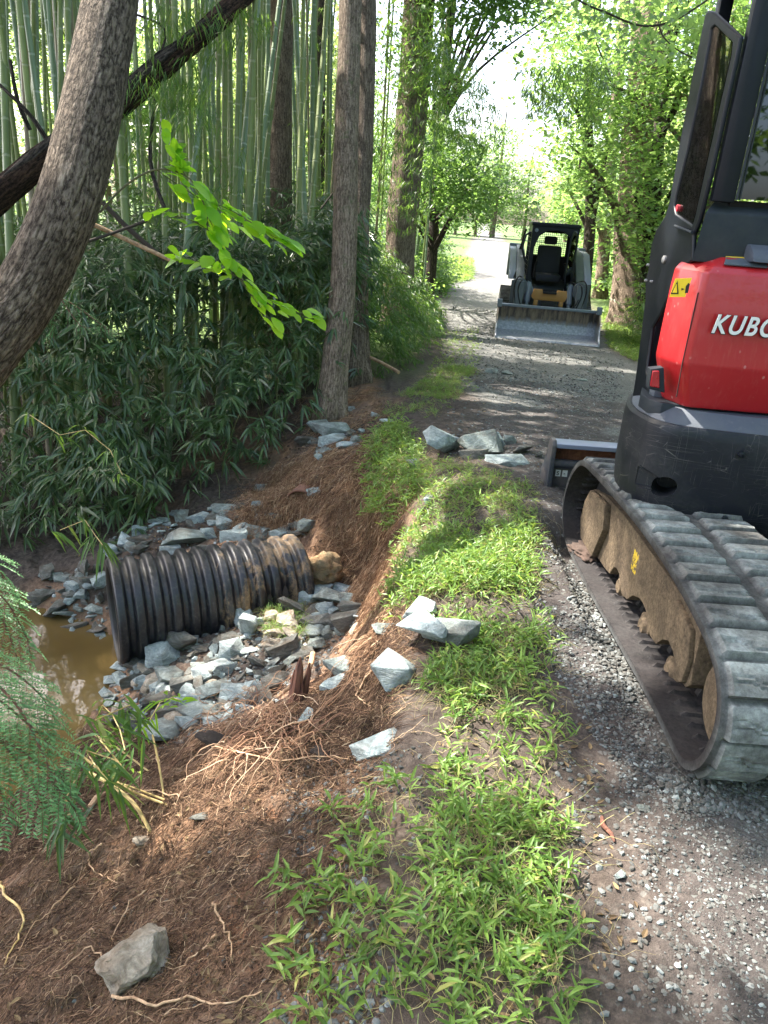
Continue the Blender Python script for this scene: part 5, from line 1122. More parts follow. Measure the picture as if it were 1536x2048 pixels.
# far trees: a few kinds, copied
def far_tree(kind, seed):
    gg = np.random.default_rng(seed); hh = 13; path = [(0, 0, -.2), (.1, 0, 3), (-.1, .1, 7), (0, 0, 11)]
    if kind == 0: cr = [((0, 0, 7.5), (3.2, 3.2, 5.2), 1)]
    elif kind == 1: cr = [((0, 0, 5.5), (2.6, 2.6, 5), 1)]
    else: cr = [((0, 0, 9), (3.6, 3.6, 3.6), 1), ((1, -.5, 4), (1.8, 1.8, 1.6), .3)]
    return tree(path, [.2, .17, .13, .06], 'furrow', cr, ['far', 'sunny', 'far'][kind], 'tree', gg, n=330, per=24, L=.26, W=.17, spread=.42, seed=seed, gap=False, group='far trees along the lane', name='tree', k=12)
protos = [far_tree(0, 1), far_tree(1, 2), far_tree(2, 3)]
spots = []
for y, x in [(25, -4.2), (31, -9), (33, -14), (36, -5.5), (40, -11), (36, -18), (43, -16), (46, -7.5), (34, -22), (44, -11), (45, -20), (52, -6), (60, -10), (70, -4), (75, -12), (27, -24), (38, -28)]: spots.append((x, y, 'l'))
for y, x in [(27, 14.5), (34, 13.5), (40, 18), (22, 13), (18, 11.5), (14, 10), (50, 18), (60, 20), (72, 22), (30, 19), (24, 18.5), (10, 11)]: spots.append((x, y, 'r'))
for y, x in [(120, 3), (118, 24), (125, -8), (105, 30), (130, 14), (112, -20), (92, 19.5), (98, 23), (90, 26), (100, -2), (96, 1.5), (88, -6), (104, 15.5), (108, 12), (110, 7), (112, 10)]: spots.append((x, y, 'f'))
tx = {'l': ['tall leafy tree glimpsed behind the bamboo', 'sunlit yellow-green tree behind the bamboo stand', 'high-crowned tree beyond the bamboo'], 'r': ['leafy tree in the wood right of the lane', 'sunny green tree in the wood right of the lane', 'high-crowned tree in the wood right of the lane'], 'f': ['hazy tree closing the far end of the lane', 'pale green tree at the far end of the lane', 'high-crowned tree at the far end of the lane']}
used = [False]*3
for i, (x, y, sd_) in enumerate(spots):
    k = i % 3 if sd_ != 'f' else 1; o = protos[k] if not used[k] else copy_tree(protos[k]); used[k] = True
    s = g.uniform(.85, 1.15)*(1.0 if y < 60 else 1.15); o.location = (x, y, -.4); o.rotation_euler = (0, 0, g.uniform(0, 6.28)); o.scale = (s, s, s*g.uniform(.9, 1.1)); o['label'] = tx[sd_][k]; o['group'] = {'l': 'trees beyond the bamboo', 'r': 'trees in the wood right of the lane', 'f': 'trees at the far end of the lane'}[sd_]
# low background foliage behind the culms
C = np.column_stack([g.uniform(-26, -1.2, 800), g.uniform(19, 29, 800), g.uniform(-.3, 8.5, 800)]); f = fbm(C[:, 0]+C[:, 2], C[:, 2]*1.3, .45, 3, 93); C = C[f > -.28]
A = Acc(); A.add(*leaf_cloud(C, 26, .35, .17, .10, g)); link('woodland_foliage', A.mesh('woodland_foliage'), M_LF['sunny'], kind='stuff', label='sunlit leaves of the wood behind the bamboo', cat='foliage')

# unseen wood added behind the camera to block sky light and darken reflections
C = np.column_stack([g.uniform(-16, 18, 1300), g.uniform(-15, -6, 1300), g.uniform(-.5, 11, 1300)]); f = fbm(C[:, 0]+C[:, 2], C[:, 2]*1.3, .45, 3, 97); C = C[f > -.3]
A = Acc(); A.add(*leaf_cloud(C, 26, .5, .34, .2, g)); link('woodland_foliage', A.mesh('woodland_foliage'), M_LF['broad'], kind='stuff', label='unseen leafy wood added behind the camera to block the sky', cat='foliage')
C = np.column_stack([g.uniform(6, 9, 500), g.uniform(-6, 9, 500), g.uniform(-.3, 10, 500)]); A = Acc(); A.add(*leaf_cloud(C, 26, .5, .34, .2, g)); link('woodland_foliage', A.mesh('woodland_foliage'), M_LF['broad'], kind='stuff', label='leafy wood beyond the excavator', cat='foliage')

# ------------------------------------------------------------------ sapling with vivid leaves
sp = empty('sapling', tuple(atd(200, 425, 3.75)), label='arching sapling branch with vivid sunlit green leaves', cat='sapling'); SB = np.array(sp.location)
Tw = [[(200, 425, 3.75), (250, 372, 3.78), (312, 339, 3.8), (372, 352, 3.82), (402, 395, 3.85), (432, 470, 3.88), (478, 555, 3.9), (540, 640, 3.95)], [(372, 352, 3.82), (355, 325, 3.8), (335, 285, 3.78)], [(402, 395, 3.85), (470, 425, 3.9), (540, 470, 3.92), (578, 482, 3.95)],
      [(432, 470, 3.88), (380, 440, 3.8), (312, 424, 3.75)], [(478, 555, 3.9), (420, 530, 3.85), (350, 512, 3.8)], [(478, 555, 3.9), (540, 600, 3.95), (615, 632, 4.0)], [(312, 339, 3.8), (372, 380, 3.9), (440, 420, 4.0), (500, 455, 4.05)]]
b = MB(); A = Acc(); g = np.random.default_rng(91)
for i, t in enumerate(Tw):
    P = smoothpath([atd(*q) for q in t], 6)-SB; b.tube(P, list(np.linspace(.0065 if i == 0 else .003, .0014, len(P))), 6)
    s0 = 14 if i == 0 else 2; idxs = np.arange(s0, len(P), 1); idxs = idxs[g.random(len(idxs)) < .9]; n = len(idxs); PP = np.repeat(P[idxs], 2, 0)+g.normal(0, .02, (n*2, 3)); Tn = np.repeat(np.gradient(P, axis=0)[idxs], 2, 0); Tn = unit(Tn); sg = np.tile([1, -1], n)[:, None]
    D_ = unit(Tn*.7+np.cross(Tn, [0, 0, 1.])*sg*.7+np.array([.35, 0, -.1])+g.normal(0, .2, (2*n, 3))); N = np.tile([0, -.25, 1.], (2*n, 1))+g.normal(0, .3, (2*n, 3)); L_ = g.uniform(.06, .125, 2*n)
    # elliptical leaf blades with ten edge points
    S_ = unit(np.cross(D_, N)); Nn = np.cross(S_, D_); rows = [(0, 0), (.12, .5), (.35, .95), (.6, 1), (.82, .7), (1, 0)]; Vs = []
    for tt, ww in rows:
        c = PP+D_*(L_*tt)[:, None]+np.array([0, 0, -.18])*(L_*tt*tt)[:, None]
        if ww == 0: Vs.append(c)
        else: w_ = (L_*.27*ww)[:, None]; Vs += [c-S_*w_+Nn*w_*.18, c, c+S_*w_+Nn*w_*.18]
    V = np.stack(Vs, 1).reshape(-1, 3); m = 14; bb = (np.arange(2*n)*m)[:, None]
    T_ = np.concatenate([bb+np.array([[0, 2, 1]]), bb+np.array([[0, 3, 2]]), bb+np.array([[10, 11, 13]]), bb+np.array([[11, 12, 13]])]); Qs = np.concatenate([bb+np.array([[r_, r_+1, r_+4, r_+3]]) for s_ in range(3) for r_ in (1+3*s_, 2+3*s_)]); A.add(V, T_, Qs)
b.build('stem', paint('green_twig', (.10, .09, .035), .6), sp); link('leaves', A.mesh('leaves', True), M_LF['vivid'], sp)

# ------------------------------------------------------------------ hemlock branches at the lower left
mhem = leaf_mat('hemlock_needle', (.06, .17, .06), (.18, .36, .13), .3, (.2, .4, .12), .45, .4)
def hemlock(polys, label):
    root = empty('hemlock_branch', tuple(polys[0][0]), label=label, cat='hemlock branch', group='hemlock branches over the water'); B0 = np.array(polys[0][0]); b = MB(); A = Acc()
    for ax_ in polys:
        P = smoothpath(ax_, 8)-B0; b.tube(P, list(np.linspace(.005, .0015, len(P))), 5)
        T = unit(np.gradient(P, axis=0)); n = len(P)
        for i in range(1, n, 1):
            for sgn in ((-1,) if i % 2 else (1,)):
                sd2 = unit((np.cross(T[i], [0, 0, 1.])*sgn+T[i]*.75+g.normal(0, .12, 3))[None])[0]; Lt = (.105*(1-.65*i/n)+.025)*g.uniform(.7, 1.2); m = 7; tw = np.array([P[i]+sd2*Lt*s_+np.array([0, 0, -.35*Lt*s_*s_]) for s_ in np.linspace(0, 1, m)]); b.tube(tw, .0008, 3, cap=False)
                k = int(Lt/.0075); s_ = np.linspace(.05, 1, k); Pn = P[i]+sd2[None]*(Lt*s_)[:, None]+np.array([0, 0, -.35*Lt])[None]*(s_*s_)[:, None]; cr = unit(np.cross(sd2, [0, 0, 1.])[None])[0]
                for q in (-1, 1):
                    D_ = cr*q+sd2*.45+g.normal(0, .1, (k, 3)); A.add(*leaves(Pn, D_, 0.021, .006, .05, .0, np.tile([0, 0, 1.], (k, 1))+g.normal(0, .3, (k, 3)), g, detail=0))
    b.build('twigs', mst.m, root); link('needles', A.mesh('needles'), mhem, root)
def hb(*q): return [atd(*t) for t in q]
hemlock([hb((-60, 1090, 2.6), (-10, 1130, 2.6), (30, 1190, 2.65)), hb((-60, 1150, 2.5), (10, 1200, 2.5), (60, 1290, 2.55)), hb((-40, 1190, 2.6), (0, 1230, 2.6), (40, 1330, 2.6))], 'upper hemlock spray reaching over the muddy water')
hemlock([hb((-60, 1300, 2.3), (20, 1340, 2.3), (80, 1390, 2.3), (110, 1440, 2.3)), hb((-60, 1360, 2.25), (10, 1410, 2.25), (80, 1470, 2.25), (140, 1530, 2.25)), hb((-60, 1430, 2.2), (0, 1480, 2.2), (60, 1560, 2.2), (90, 1620, 2.2)), hb((-60, 1500, 2.2), (-10, 1560, 2.2), (20, 1640, 2.2)), hb((-50, 1330, 2.2), (40, 1420, 2.2), (110, 1560, 2.2), (150, 1620, 2.25)), hb((-50, 1460, 2.2), (40, 1500, 2.2), (120, 1580, 2.2))], 'large hemlock spray filling the lower left corner above the bank')
hemlock([hb((60, 590, 5.2), (130, 600, 5.2), (190, 640, 5.2), (222, 665, 5.2)), hb((90, 590, 5.2), (110, 640, 5.2), (100, 670, 5.2)), hb((120, 595, 5.2), (160, 650, 5.2), (190, 655, 5.2))], 'blue-green hemlock twig below the leaning trunk')
# bamboo sprigs at the water side
def sprig(pts, per, L_, W_, label, lm='mid', stem=True, dr=.5, dz=.6):
    root = empty('bamboo_sprig', tuple(atd(*pts[0])), label=label, cat='bamboo sprig', group='bamboo sprigs near the pipe'); B0 = np.array(root.location); C = np.array([atd(*p) for p in pts])-B0; A = Acc(); A.add(*sprays(C, per, L_, W_, g, dz, .06, dr=dr)); link('leaves', A.mesh('leaves'), M_LF[lm], root)
    b = MB(); b.tube(C if len(C) > 1 else [C[0], C[0]+[0, 0, .1]], .0025, 5); b.build('stem', mgold.m, root)
sprig([(250, 1500, 2.75), (240, 1460, 2.8), (225, 1430, 2.85), (205, 1410, 2.9), (190, 1440, 2.8), (260, 1410, 2.9)], 9, .13, .017, 'bamboo sprig growing between the hemlock and the low rocks', 'mid')
sprig([(215, 1560, 2.5), (190, 1530, 2.5), (170, 1500, 2.55), (230, 1520, 2.55), (250, 1540, 2.55), (200, 1480, 2.6)], 10, .13, .014, 'yellow-green sprig tangled with the dry stalks', 'mid')
sprig([(300, 1440, 3.1), (320, 1405, 3.15), (345, 1395, 3.2), (360, 1400, 3.2)], 5, .11, .016, 'small bright sprig over the low rocks', 'vivid', dz=.1)
sprig([(150, 1560, 2.45), (130, 1600, 2.4), (160, 1620, 2.4), (110, 1640, 2.4)], 8, .13, .016, 'dark leaves under the hemlock spray', 'dark')
sprig([(120, 1060, 4.7), (170, 1040, 4.7), (190, 1070, 4.65), (205, 1090, 4.6)], 8, .16, .022, 'bamboo sprig drooping toward the pipe mouth', 'mid', dz=1)
sprig([(60, 830, 5.0), (120, 870, 4.9), (170, 860, 4.9), (220, 900, 4.8), (245, 950, 4.8)], 7, .15, .02, 'lighter sprig reaching out of the dark undergrowth', 'mid', dz=.4)

g = np.random.default_rng(111); A = Acc()
for poly, n_ in (([(0, 1750), (560, 1480), (760, 1420), (700, 2048), (0, 2048)], 260), ([(860, 1050), (1060, 1050), (1300, 1900), (1000, 2048), (700, 2048)], 260), ([(200, 1350), (700, 1150), (640, 1400), (300, 1480)], 120), ([(880, 700), (1230, 700), (1060, 1000), (860, 900)], 220), ([(560, 800), (780, 780), (760, 1000), (560, 1000)], 160), ([(150, 1120), (600, 1040), (560, 1000), (250, 1040)], 120)):
    q = sample_px(poly, n_, g); W3 = hitv(q[:, 0], q[:, 1]); W3[:, 2] += .006; a = g.uniform(0, 6.28, n_); D_ = np.stack([np.cos(a), np.sin(a), g.normal(0, .15, n_)], 1); s_ = g.uniform(.5, 1.2, n_); A.add(*leaves(W3, D_, .03*s_, .013*s_, -.1, .25, None, g))
link('leaf_litter', A.mesh('leaf_litter'), leaf_mat('dead_leaf', (.07, .045, .025), (.24, .17, .09), .1, (.4, .3, .1), .7, .2), kind='stuff', label='dry brown fallen leaves scattered over the soil', cat='leaf litter')
# ------------------------------------------------------------------ excavator (rear left corner towards us)
from mathutils.geometry import tessellate_polygon
def rebase(root, loc):
    root.location = loc
    for c in root.children: c.matrix_parent_inverse = Matrix.Translation(-Vector(loc))
def plate(name, outer, holes, thick, mat, parent, bevel=.004, **k):
    """planar plate from 3D outline (all on one plane), with holes, given thickness vector"""
    polys = [[Vector(p) for p in outer]]+[[Vector(p) for p in h] for h in holes]
    flat = [p for q in polys for p in q]; tr = tessellate_polygon(polys); n = len(flat); t = Vector(thick)
    V = [tuple(p) for p in flat]+[tuple(p+t) for p in flat]; F = [tuple(f) for f in tr]+[tuple(i+n for i in f[::-1]) for f in tr]
    s = 0
    for q in polys:
        m = len(q); F += [(s+i, s+(i+1) % m, s+(i+1) % m+n, s+i+n) for i in range(m)]; s += m
    b = MB(); b.add(V, F); me = b.mesh(name, True, 0)
    o = link(name, me, mat, parent, **k)
    if bevel:
        md = o.modifiers.new('b', 'BEVEL'); md.width = bevel; md.segments = 2; md.limit_method = 'ANGLE'; md.angle_limit = math.radians(40)
    return o
mred = Mat('red_paint'); co = mred.co('Object'); n1 = mred.noise(co, 3, 5, .7); n2 = mred.noise(mred.co('Object', (30, 30, 4)), 2.2, 5, .75); n3 = mred.vor(mred.co('Object', (1, 1, .7)), 26, 'F1', 0)
spl = mred.math('MULTIPLY', mred.ramp(n3, [(.10, 1), (.16, 0)]), mred.ramp(n1, [(.52, 0), (.6, 1)]))
dst = mred.math('MULTIPLY', mred.ramp(n2, [(.52, 0), (.8, .45)]), mred.ramp(n1, [(.4, .2), (.7, 1)]))
mred.set(color=mred.mix(mred.math('MULTIPLY', spl, .35), mred.mix(dst, (.36, .010, .014), (.40, .13, .11)), (.7, .55, .5)), rough=mred.ramp(n1, [(.3, .3), (.7, .5)]), spec=.5, coat=.25); mred.bump(n1, .05, .003)
def scratchmat(name, base, sc_col, rough=.38, st=.35):
    m = Mat(name); co = m.co('Object'); f = None
    for i, (rx, rz_, s_) in enumerate([(1, 14, 3), (9, 1, 4), (3, 7, 6)]):
        mp = m.n('ShaderNodeMapping'); m.l(m.n('ShaderNodeTexCoord').outputs['Object'], mp.inputs[0]); mp.inputs['Rotation'].default_value = (0, .5+i*1.3, .4*i); mp.inputs['Scale'].default_value = (rx, 1, rz_)
        w_ = m.vor(mp.outputs[0], s_, 'DISTANCE_TO_EDGE', 0); q = m.math('MULTIPLY', m.ramp(w_, [(0, 1), (.012, 0)]), m.ramp(m.noise(co, 5+i, 3, .6), [(.5, 0), (.65, st)]))
        f = q if f is None else m.math('MAXIMUM', f, q)
    n1 = m.noise(co, 4, 5, .7); n2 = m.noise(co, 60, 3, .7)
    d = m.math('MULTIPLY', m.ramp(n1, [(.45, 0), (.8, .22)]), m.ramp(n2, [(.35, .3), (.7, 1)]))
    m.set(color=m.mix(f, m.mix(d, base, (.14, .135, .12)), sc_col), rough=m.ramp(n1, [(.3, rough), (.7, rough+.25)]), spec=.3); m.bump(n2, .08, .002)
    return m.m
mcw = scratchmat('dark_counterweight_paint', (.006, .008, .013), (.32, .30, .27), st=.38)
mblk = paint('black_frame_paint', (.006, .008, .013), .3, (.04, .04, .04), .2)
mband = paint('dark_slate_paint', (.018, .024, .032), .45, (.12, .12, .11), .3)
mpod = paint('blue_grey_plastic', (.05, .062, .085), .45, (.2, .2, .19), .3)
mdk = paint('greasy_black', (.01, .01, .011), .6, (.05, .045, .04), .5)
def glassmat(name, tint, refl):
    m = Mat(name); t = m.n('ShaderNodeBsdfTransparent'); t.inputs[0].default_value = rgb(tint); gl = m.n('ShaderNodeBsdfGlossy'); gl.inputs['Roughness'].default_value = .02
    fr = m.n('ShaderNodeFresnel'); fr.inputs[0].default_value = 1.5; f = m.math('MINIMUM', m.math('ADD', fr.outputs[0], refl), 1)
    mx = m.n('ShaderNodeMixShader'); m.l(f, mx.inputs[0]); m.l(t.outputs[0], mx.inputs[1]); m.l(gl.outputs[0], mx.inputs[2]); m.l(mx.outputs[0], m.out.inputs[0]); return m.m
mglass = glassmat('tinted_glass', (.62, .66, .64), .05); mglass2 = glassmat('dark_rear_glass', (.03, .033, .04), .03)

for q_ in (mblk, mband, mdk): [setattr(n_.inputs['Specular IOR Level'], 'default_value', .22) for n_ in q_.node_tree.nodes if n_.type == 'BSDF_PRINCIPLED']
EX = empty('excavator', label='red and black compact excavator on rubber tracks parked at the right of the lane', cat='excavator')
# --- rubber tracks
mrub = Mat('dusty_rubber'); co = mrub.co('pos'); n1 = mrub.noise(co, 5, 6, .7); n2 = mrub.noise(co, 55, 5, .75)
up = mrub.n('ShaderNodeSeparateXYZ'); mrub.l(mrub.co('pos'), up.inputs[0])
df = mrub.math('MULTIPLY', mrub.ramp(n1, [(.25, .35), (.6, 1)]), mrub.math('MULTIPLY', mrub.ramp(n2, [(.25, .5), (.6, 1)]), mrub.attr('tread')))
mrub.set(color=mrub.mix(df, mrub.ramp(n2, [(.3, (.010, .009, .010)), (.7, (.035, .028, .028))]), mrub.ramp(n1, [(.3, (.08, .08, .075)), (.5, (.19, .205, .20)), (.7, (.38, .41, .40))])), rough=.85, spec=.25); mrub.bump(n2, .5, .006)
TX0, TX1 = 1.04, 1.52
yn, yf, zc, rw = 2.04, 3.72, .275, .262
def belt():
    # outline of the sagging belt seen from the side
    key = [(2.6, .085-.012), (2.32, .083), (2.08, .078), (1.97, .088), (1.885, .155), (1.84, .26), (1.835, .36), (1.874, .45), (1.955, .515), (2.11, .56), (2.42, .598), (2.8, .61), (3.26, .594), (3.6, .575), (3.82, .545), (3.965, .45), (4.05, .32), (4.06, .19), (3.98, .09), (3.82, .042), (3.36, .038), (2.95, .055)]
    cl = np.array(key+key[:3]); cl = smoothpath(cl, 12)[12:-12]; cl = cl[:len(key)*12]; cc = np.vstack([cl, cl[:1]]); sg_ = np.concatenate([[0], np.cumsum(np.linalg.norm(np.diff(cc, axis=0), axis=1))])
    n = int(sg_[-1]/.0075); tt = np.arange(n)/n*sg_[-1]; yy_ = np.interp(tt, sg_, cc[:, 0]); zz_ = np.interp(tt, sg_, cc[:, 1]); step = sg_[-1]/n
    ty = np.roll(yy_, -3)-np.roll(yy_, 3); tz = np.roll(zz_, -3)-np.roll(zz_, 3); tl = np.hypot(ty, tz); pts = np.stack([yy_, zz_, -tz/tl, ty/tl], 1)
    if (pts[:, 2]*(yy_-2.95)+pts[:, 3]*(zz_-.33)).mean() < 0: pts[:, 2:] *= -1
    P = np.array(pts); n = len(P); per = n*step; pitch = per/round(per/.125)
    xs = np.linspace(TX0, TX1, 49); s = np.arange(n)*step
    def height(x, s):
        xr = (x-TX0)/(TX1-TX0)
        row = xr < .5; xx = np.where(row, xr/.5, (1-xr)/.5)          # 0 at edge, 1 at centre
        wv = np.clip((xx-.32)/.25, 0, 1); wave = .020*wv*wv*(3-2*wv)-.012*np.clip((xx-.75)/.15, 0, 1)
        u = ((s+np.where(row, 0, pitch/2))/pitch) % 1; uw = ((s+wave+np.where(row, 0, pitch/2))/pitch) % 1
        lug = np.clip((u-.04)/.04, 0, 1)*np.clip((.93-u-.05*np.clip((xx-.8)/.1, 0, 1))/.03, 0, 1)*np.clip((xx-.075)/.03, 0, 1)*np.clip((.90-xx)/.03, 0, 1)
        h = (.014+.014*(1-u))*lug
        for c in (.40, .54): h = h-.010*np.exp(-((uw-c)/.030)**2)*np.clip((xx-.15)/.03, 0, 1)*lug
        edge_ = .006*np.exp(-((xr-.015)/.02)**2)
        return h+edge_, lug
    X, Sg = np.meshgrid(xs, s); hh, lg = height(X, Sg)
    O = np.stack([X, P[:, 0][:, None]+P[:, 2][:, None]*hh, P[:, 1][:, None]+P[:, 3][:, None]*hh], -1)
    xi = np.linspace(TX0, TX1, 33); Xi, Si = np.meshgrid(xi, s); ui = (Si/pitch*2) % 1; xr = (Xi-TX0)/(TX1-TX0)
    hi = -.026+.0*ui-.022*np.exp(-((ui-.5)/.09)**2)*((xr > .17) & (xr < .32))-.006*(np.exp(-((xr-.11)/.012)**2))-.045*((xr > .40) & (xr < .5) & (ui > .25) & (ui < .75))*1.0+.008*np.exp(-((ui-.5)/.05)**2)*((xr > .2) & (xr < .32))
    I = np.stack([Xi, P[:, 0][:, None]+P[:, 2][:, None]*hi, P[:, 1][:, None]+P[:, 3][:, None]*hi], -1)
    V = [O.reshape(-1, 3), I.reshape(-1, 3)]; a, b = len(xs), len(xi); off = n*a
    i = np.arange(n)[:, None]; i2 = (i+1) % n; j = np.arange(a-1)[None]; Qo = np.stack([i*a+j, i*a+j+1, i2*a+j+1, i2*a+j], -1).reshape(-1, 4)
    j = np.arange(b-1)[None]; Qi = np.stack([off+i*b+j, off+i2*b+j, off+i2*b+j+1, off+i*b+j+1], -1).reshape(-1, 4)
    i = i[:, 0]; i2 = i2[:, 0]; Qa = np.stack([i*a, i2*a, off+i2*b, off+i*b], -1); Qb = np.stack([i*a+a-1, off+i*b+b-1, off+i2*b+b-1, i2*a+a-1], -1)
    tr = np.concatenate([.35+.65*lg.ravel(), np.full(n*b, .05)])
    return npmesh('rubber_track', np.concatenate(V), None, np.concatenate([Qo, Qi, Qa, Qb]), True, attrs=dict(tread=tr))
me = belt(); me.set_sharp_from_angle(angle=math.radians(40))
trk = link('rubber_track', me, mrub.m, EX)
trk2 = link('rubber_track', me, mrub.m, EX); 
mfr = Mat('dusty_track_frame'); co = mfr.co('pos'); n1 = mfr.noise(co, 4, 6, .7); n2 = mfr.noise(co, 60, 4, .7); n4 = mfr.vor(co, 60, 'F1', 0)
col = mfr.mix(mfr.ramp(n1, [(.35, 0), (.6, 1)]), mfr.ramp(n2, [(.3, (.035, .027, .02)), (.7, (.10, .072, .048))]), mfr.ramp(n2, [(.3, (.08, .058, .038)), (.7, (.19, .14, .09))]))
spx = mfr.n('ShaderNodeSeparateXYZ'); mfr.l(mfr.co('pos'), spx.inputs[0])
yb = mfr.math('MULTIPLY', mfr.math('LESS_THAN', mfr.math('ABSOLUTE', mfr.math('SUBTRACT', spx.outputs[1], 3.03)), .035), mfr.math('LESS_THAN', mfr.math('ABSOLUTE', mfr.math('SUBTRACT', spx.outputs[2], .33)), .05))
col = mfr.mix(mfr.math('MULTIPLY', yb, mfr.ramp(n2, [(.45, 0), (.55, .9)])), col, (.6, .42, .03))
mfr.set(color=mfr.mix(mfr.ramp(n4, [(.12, .6), (.2, 0)]), col, (.06, .04, .03)), rough=.9, spec=.2); mfr.bump(n2, .6, .01)
def frame_side(x0, x1):
    bot = [(2.27, .27), (2.255, .215), (2.29, .178), (2.38, .172), (2.416, .20), (2.46, .225), (2.52, .235), (2.575, .205), (2.622, .155), (2.70, .15), (2.735, .175), (2.795, .212), (2.84, .222), (2.89, .22), (2.973, .19), (3.034, .135), (3.12, .122), (3.16, .16), (3.20, .185), (3.25, .19), (3.29, .175), (3.33, .118), (3.40, .108), (3.60, .095), (3.80, .088), (3.90, .16), (3.905, .30), (3.85, .38)]
    return MB().prism(bot+[(3.6, .43), (3.3, .45), (2.6, .45), (2.35, .445), (2.28, .42)], 'x', x0, x1)
for xo in (0, 1.26-.04):
    frame_side(1.14+xo, 1.335+xo).build('track_frame', mfr.m, EX, bevel=.008)
b = MB().prism([(3.56, .10), (3.82, .095), (3.885, .18), (3.87, .30), (3.80, .39), (3.5, .42), (3.46, .3)], 'x', 1.105, 1.15); b.build('track_guard', mfr.m, EX, bevel=.012)
b = MB(); b.prism([(2.28, .30), (2.32, .40), (2.50, .43), (2.47, .36), (2.40, .30), (2.38, .20), (2.33, .17), (2.29, .2)], 'x', 1.12, 1.15); b.build('tensioner_bracket', mfr.m, EX, bevel=.01)
def wheel(y, r, x0, x1, nm, mat=mfr.m):
    b = MB(); xs = [x0, x0+.012, x0+.03, x0+.035, x1]; rs = [r*.55, r*.93, r, r*.96, r*.96]
    c = [np.array([x, y, .30]) for x in xs]; b.tube(c, rs, 40); return b.build(nm, mat, EX)
wheel(2.005, .155, 1.12, 1.30, 'drive_sprocket'); wheel(3.73, .20, 1.16, 1.34, 'idler_wheel', mdk)
for y in (2.50, 2.85, 3.22):
    b = MB(); b.tube([(1.155, y, .108), (1.17, y, .108), (1.172, y, .108), (1.36, y, .108)], [.032, .045, .062, .062], 20); b.build('track_roller', mfr.m, EX)
lump('dried_mud', (1.115, 3.70, .07), .075, MR['dark'], 12, .5, (1, 1.5, .35), .2, label='crumbled red-brown mud lying on the lower run of the excavator track', cat='mud')
bpy.data.objects['dried_mud'].data.materials[0] = paint('red_mud', (.055, .036, .028), .95, (.09, .05, .035), .6)
# --- undercarriage centre and slewing ring
b = MB(); b.box((1.52, 2.45, .2), (2.27, 3.7, .45)); b.build('car_body', mdk, EX, bevel=.02)
b = MB(); b.cyl((1.9, 3.45, .49), 'z', .33, .12, 40); b.build('slewing_ring', mdk, EX)
# --- dozer blade
bl = empty('dozer_blade', (0, 0, 0)); bl.parent = EX; bpy.data.objects.remove(bl)
msteel = Mat('worn_blade_steel'); co = msteel.co('pos'); n1 = msteel.noise(co, 8, 5, .7); n2 = msteel.noise(co, 70, 4, .7); msteel.set(color=msteel.mix(msteel.ramp(n1, [(.45, 0), (.65, .8)]), (.035, .04, .05), (.12, .10, .09)), rough=.5, spec=.5); msteel.bump(n2, .2, .003)
mrust = Mat('rust_brown_steel'); co = mrust.co('pos'); mrust.set(color=mrust.ramp(mrust.noise(co, 30, 5, .7), [(.3, (.06, .022, .012)), (.55, (.17, .06, .03)), (.75, (.27, .12, .06))]), rough=.8)
mblu = paint('blue_grey_steel', (.16, .19, .26), .35, (.25, .22, .2), .5)
o = (0, 0, 0)
b = MB(); b.prism([(4.68, .015), (4.92, .015), (4.97, .12), (4.86, .25), (4.84, .36), (4.80, .395), (4.74, .395), (4.71, .36), (4.70, .2)], 'x', 1.075, 1.105); bp = b.build('blade_end_plate', msteel.m, EX, bevel=.006)
b = MB(); b.prism([(4.68, .015), (4.92, .015), (4.97, .12), (4.86, .25), (4.84, .36), (4.80, .395), (4.74, .395), (4.71, .36), (4.70, .2)], 'x', 2.70, 2.73); b.build('blade_end_plate', msteel.m, EX, bevel=.006)
b = MB(); b.box((1.105, 4.72, .345), (2.70, 4.86, .375)); b.build('blade_top_bar', mblu, EX, bevel=.005)
b = MB(); b.box((1.105, 4.82, .24), (2.70, 4.845, .345)); b.build('blade_rust_band', mrust.m, EX)
b = MB(); b.tube([(1.105, 4.77, .225), (2.70, 4.77, .225)], .032, 20); b.build('blade_tube', msteel.m, EX)
b = MB(); b.box((1.105, 4.775, .03), (2.70, 4.80, .215)); b.box((1.105, 4.70, .02), (2.70, 4.80, .045)); bd = b.build('blade_plate', msteel.m, EX, bevel=.004)
mwh = paint('white_vinyl', (.7, .7, .68), .5, (.4, .4, .38), .3, bump=0); mbk = paint('black_ink', (.01, .01, .01), .5, (.03, .03, .03), 0, bump=0); myel = paint('yellow_vinyl', (.78, .55, .02), .45, (.5, .4, .1), .2, bump=0)
def text3d(txt, size, mat, name, M4, parent, extr=.002, off=0, shear=0, sx=1, space=1.0):
    cu = bpy.data.curves.new(name, 'FONT'); cu.body = txt; cu.size = size; cu.extrude = extr; cu.offset = off; cu.shear = shear; cu.space_character = space; cu.bevel_depth = 0
    t = bpy.data.objects.new('tmp', cu); COL.objects.link(t); bpy.context.view_layer.update()
    dg = bpy.context.evaluated_depsgraph_get(); me = bpy.data.meshes.new_from_object(t.evaluated_get(dg)); bpy.data.objects.remove(t)
    me.transform(Matrix.Diagonal((sx, 1, 1, 1))); me.transform(M4); me.materials.clear(); return link(name, me, mat, parent)
def face_m(p, right, up_):
    r = Vector(right).normalized(); u = Vector(up_).normalized(); n_ = r.cross(u); m = Matrix.Identity(4)
    for i in range(3): m[i][0] = r[i]; m[i][1] = u[i]; m[i][2] = n_[i]; m[i][3] = p[i]
    return m
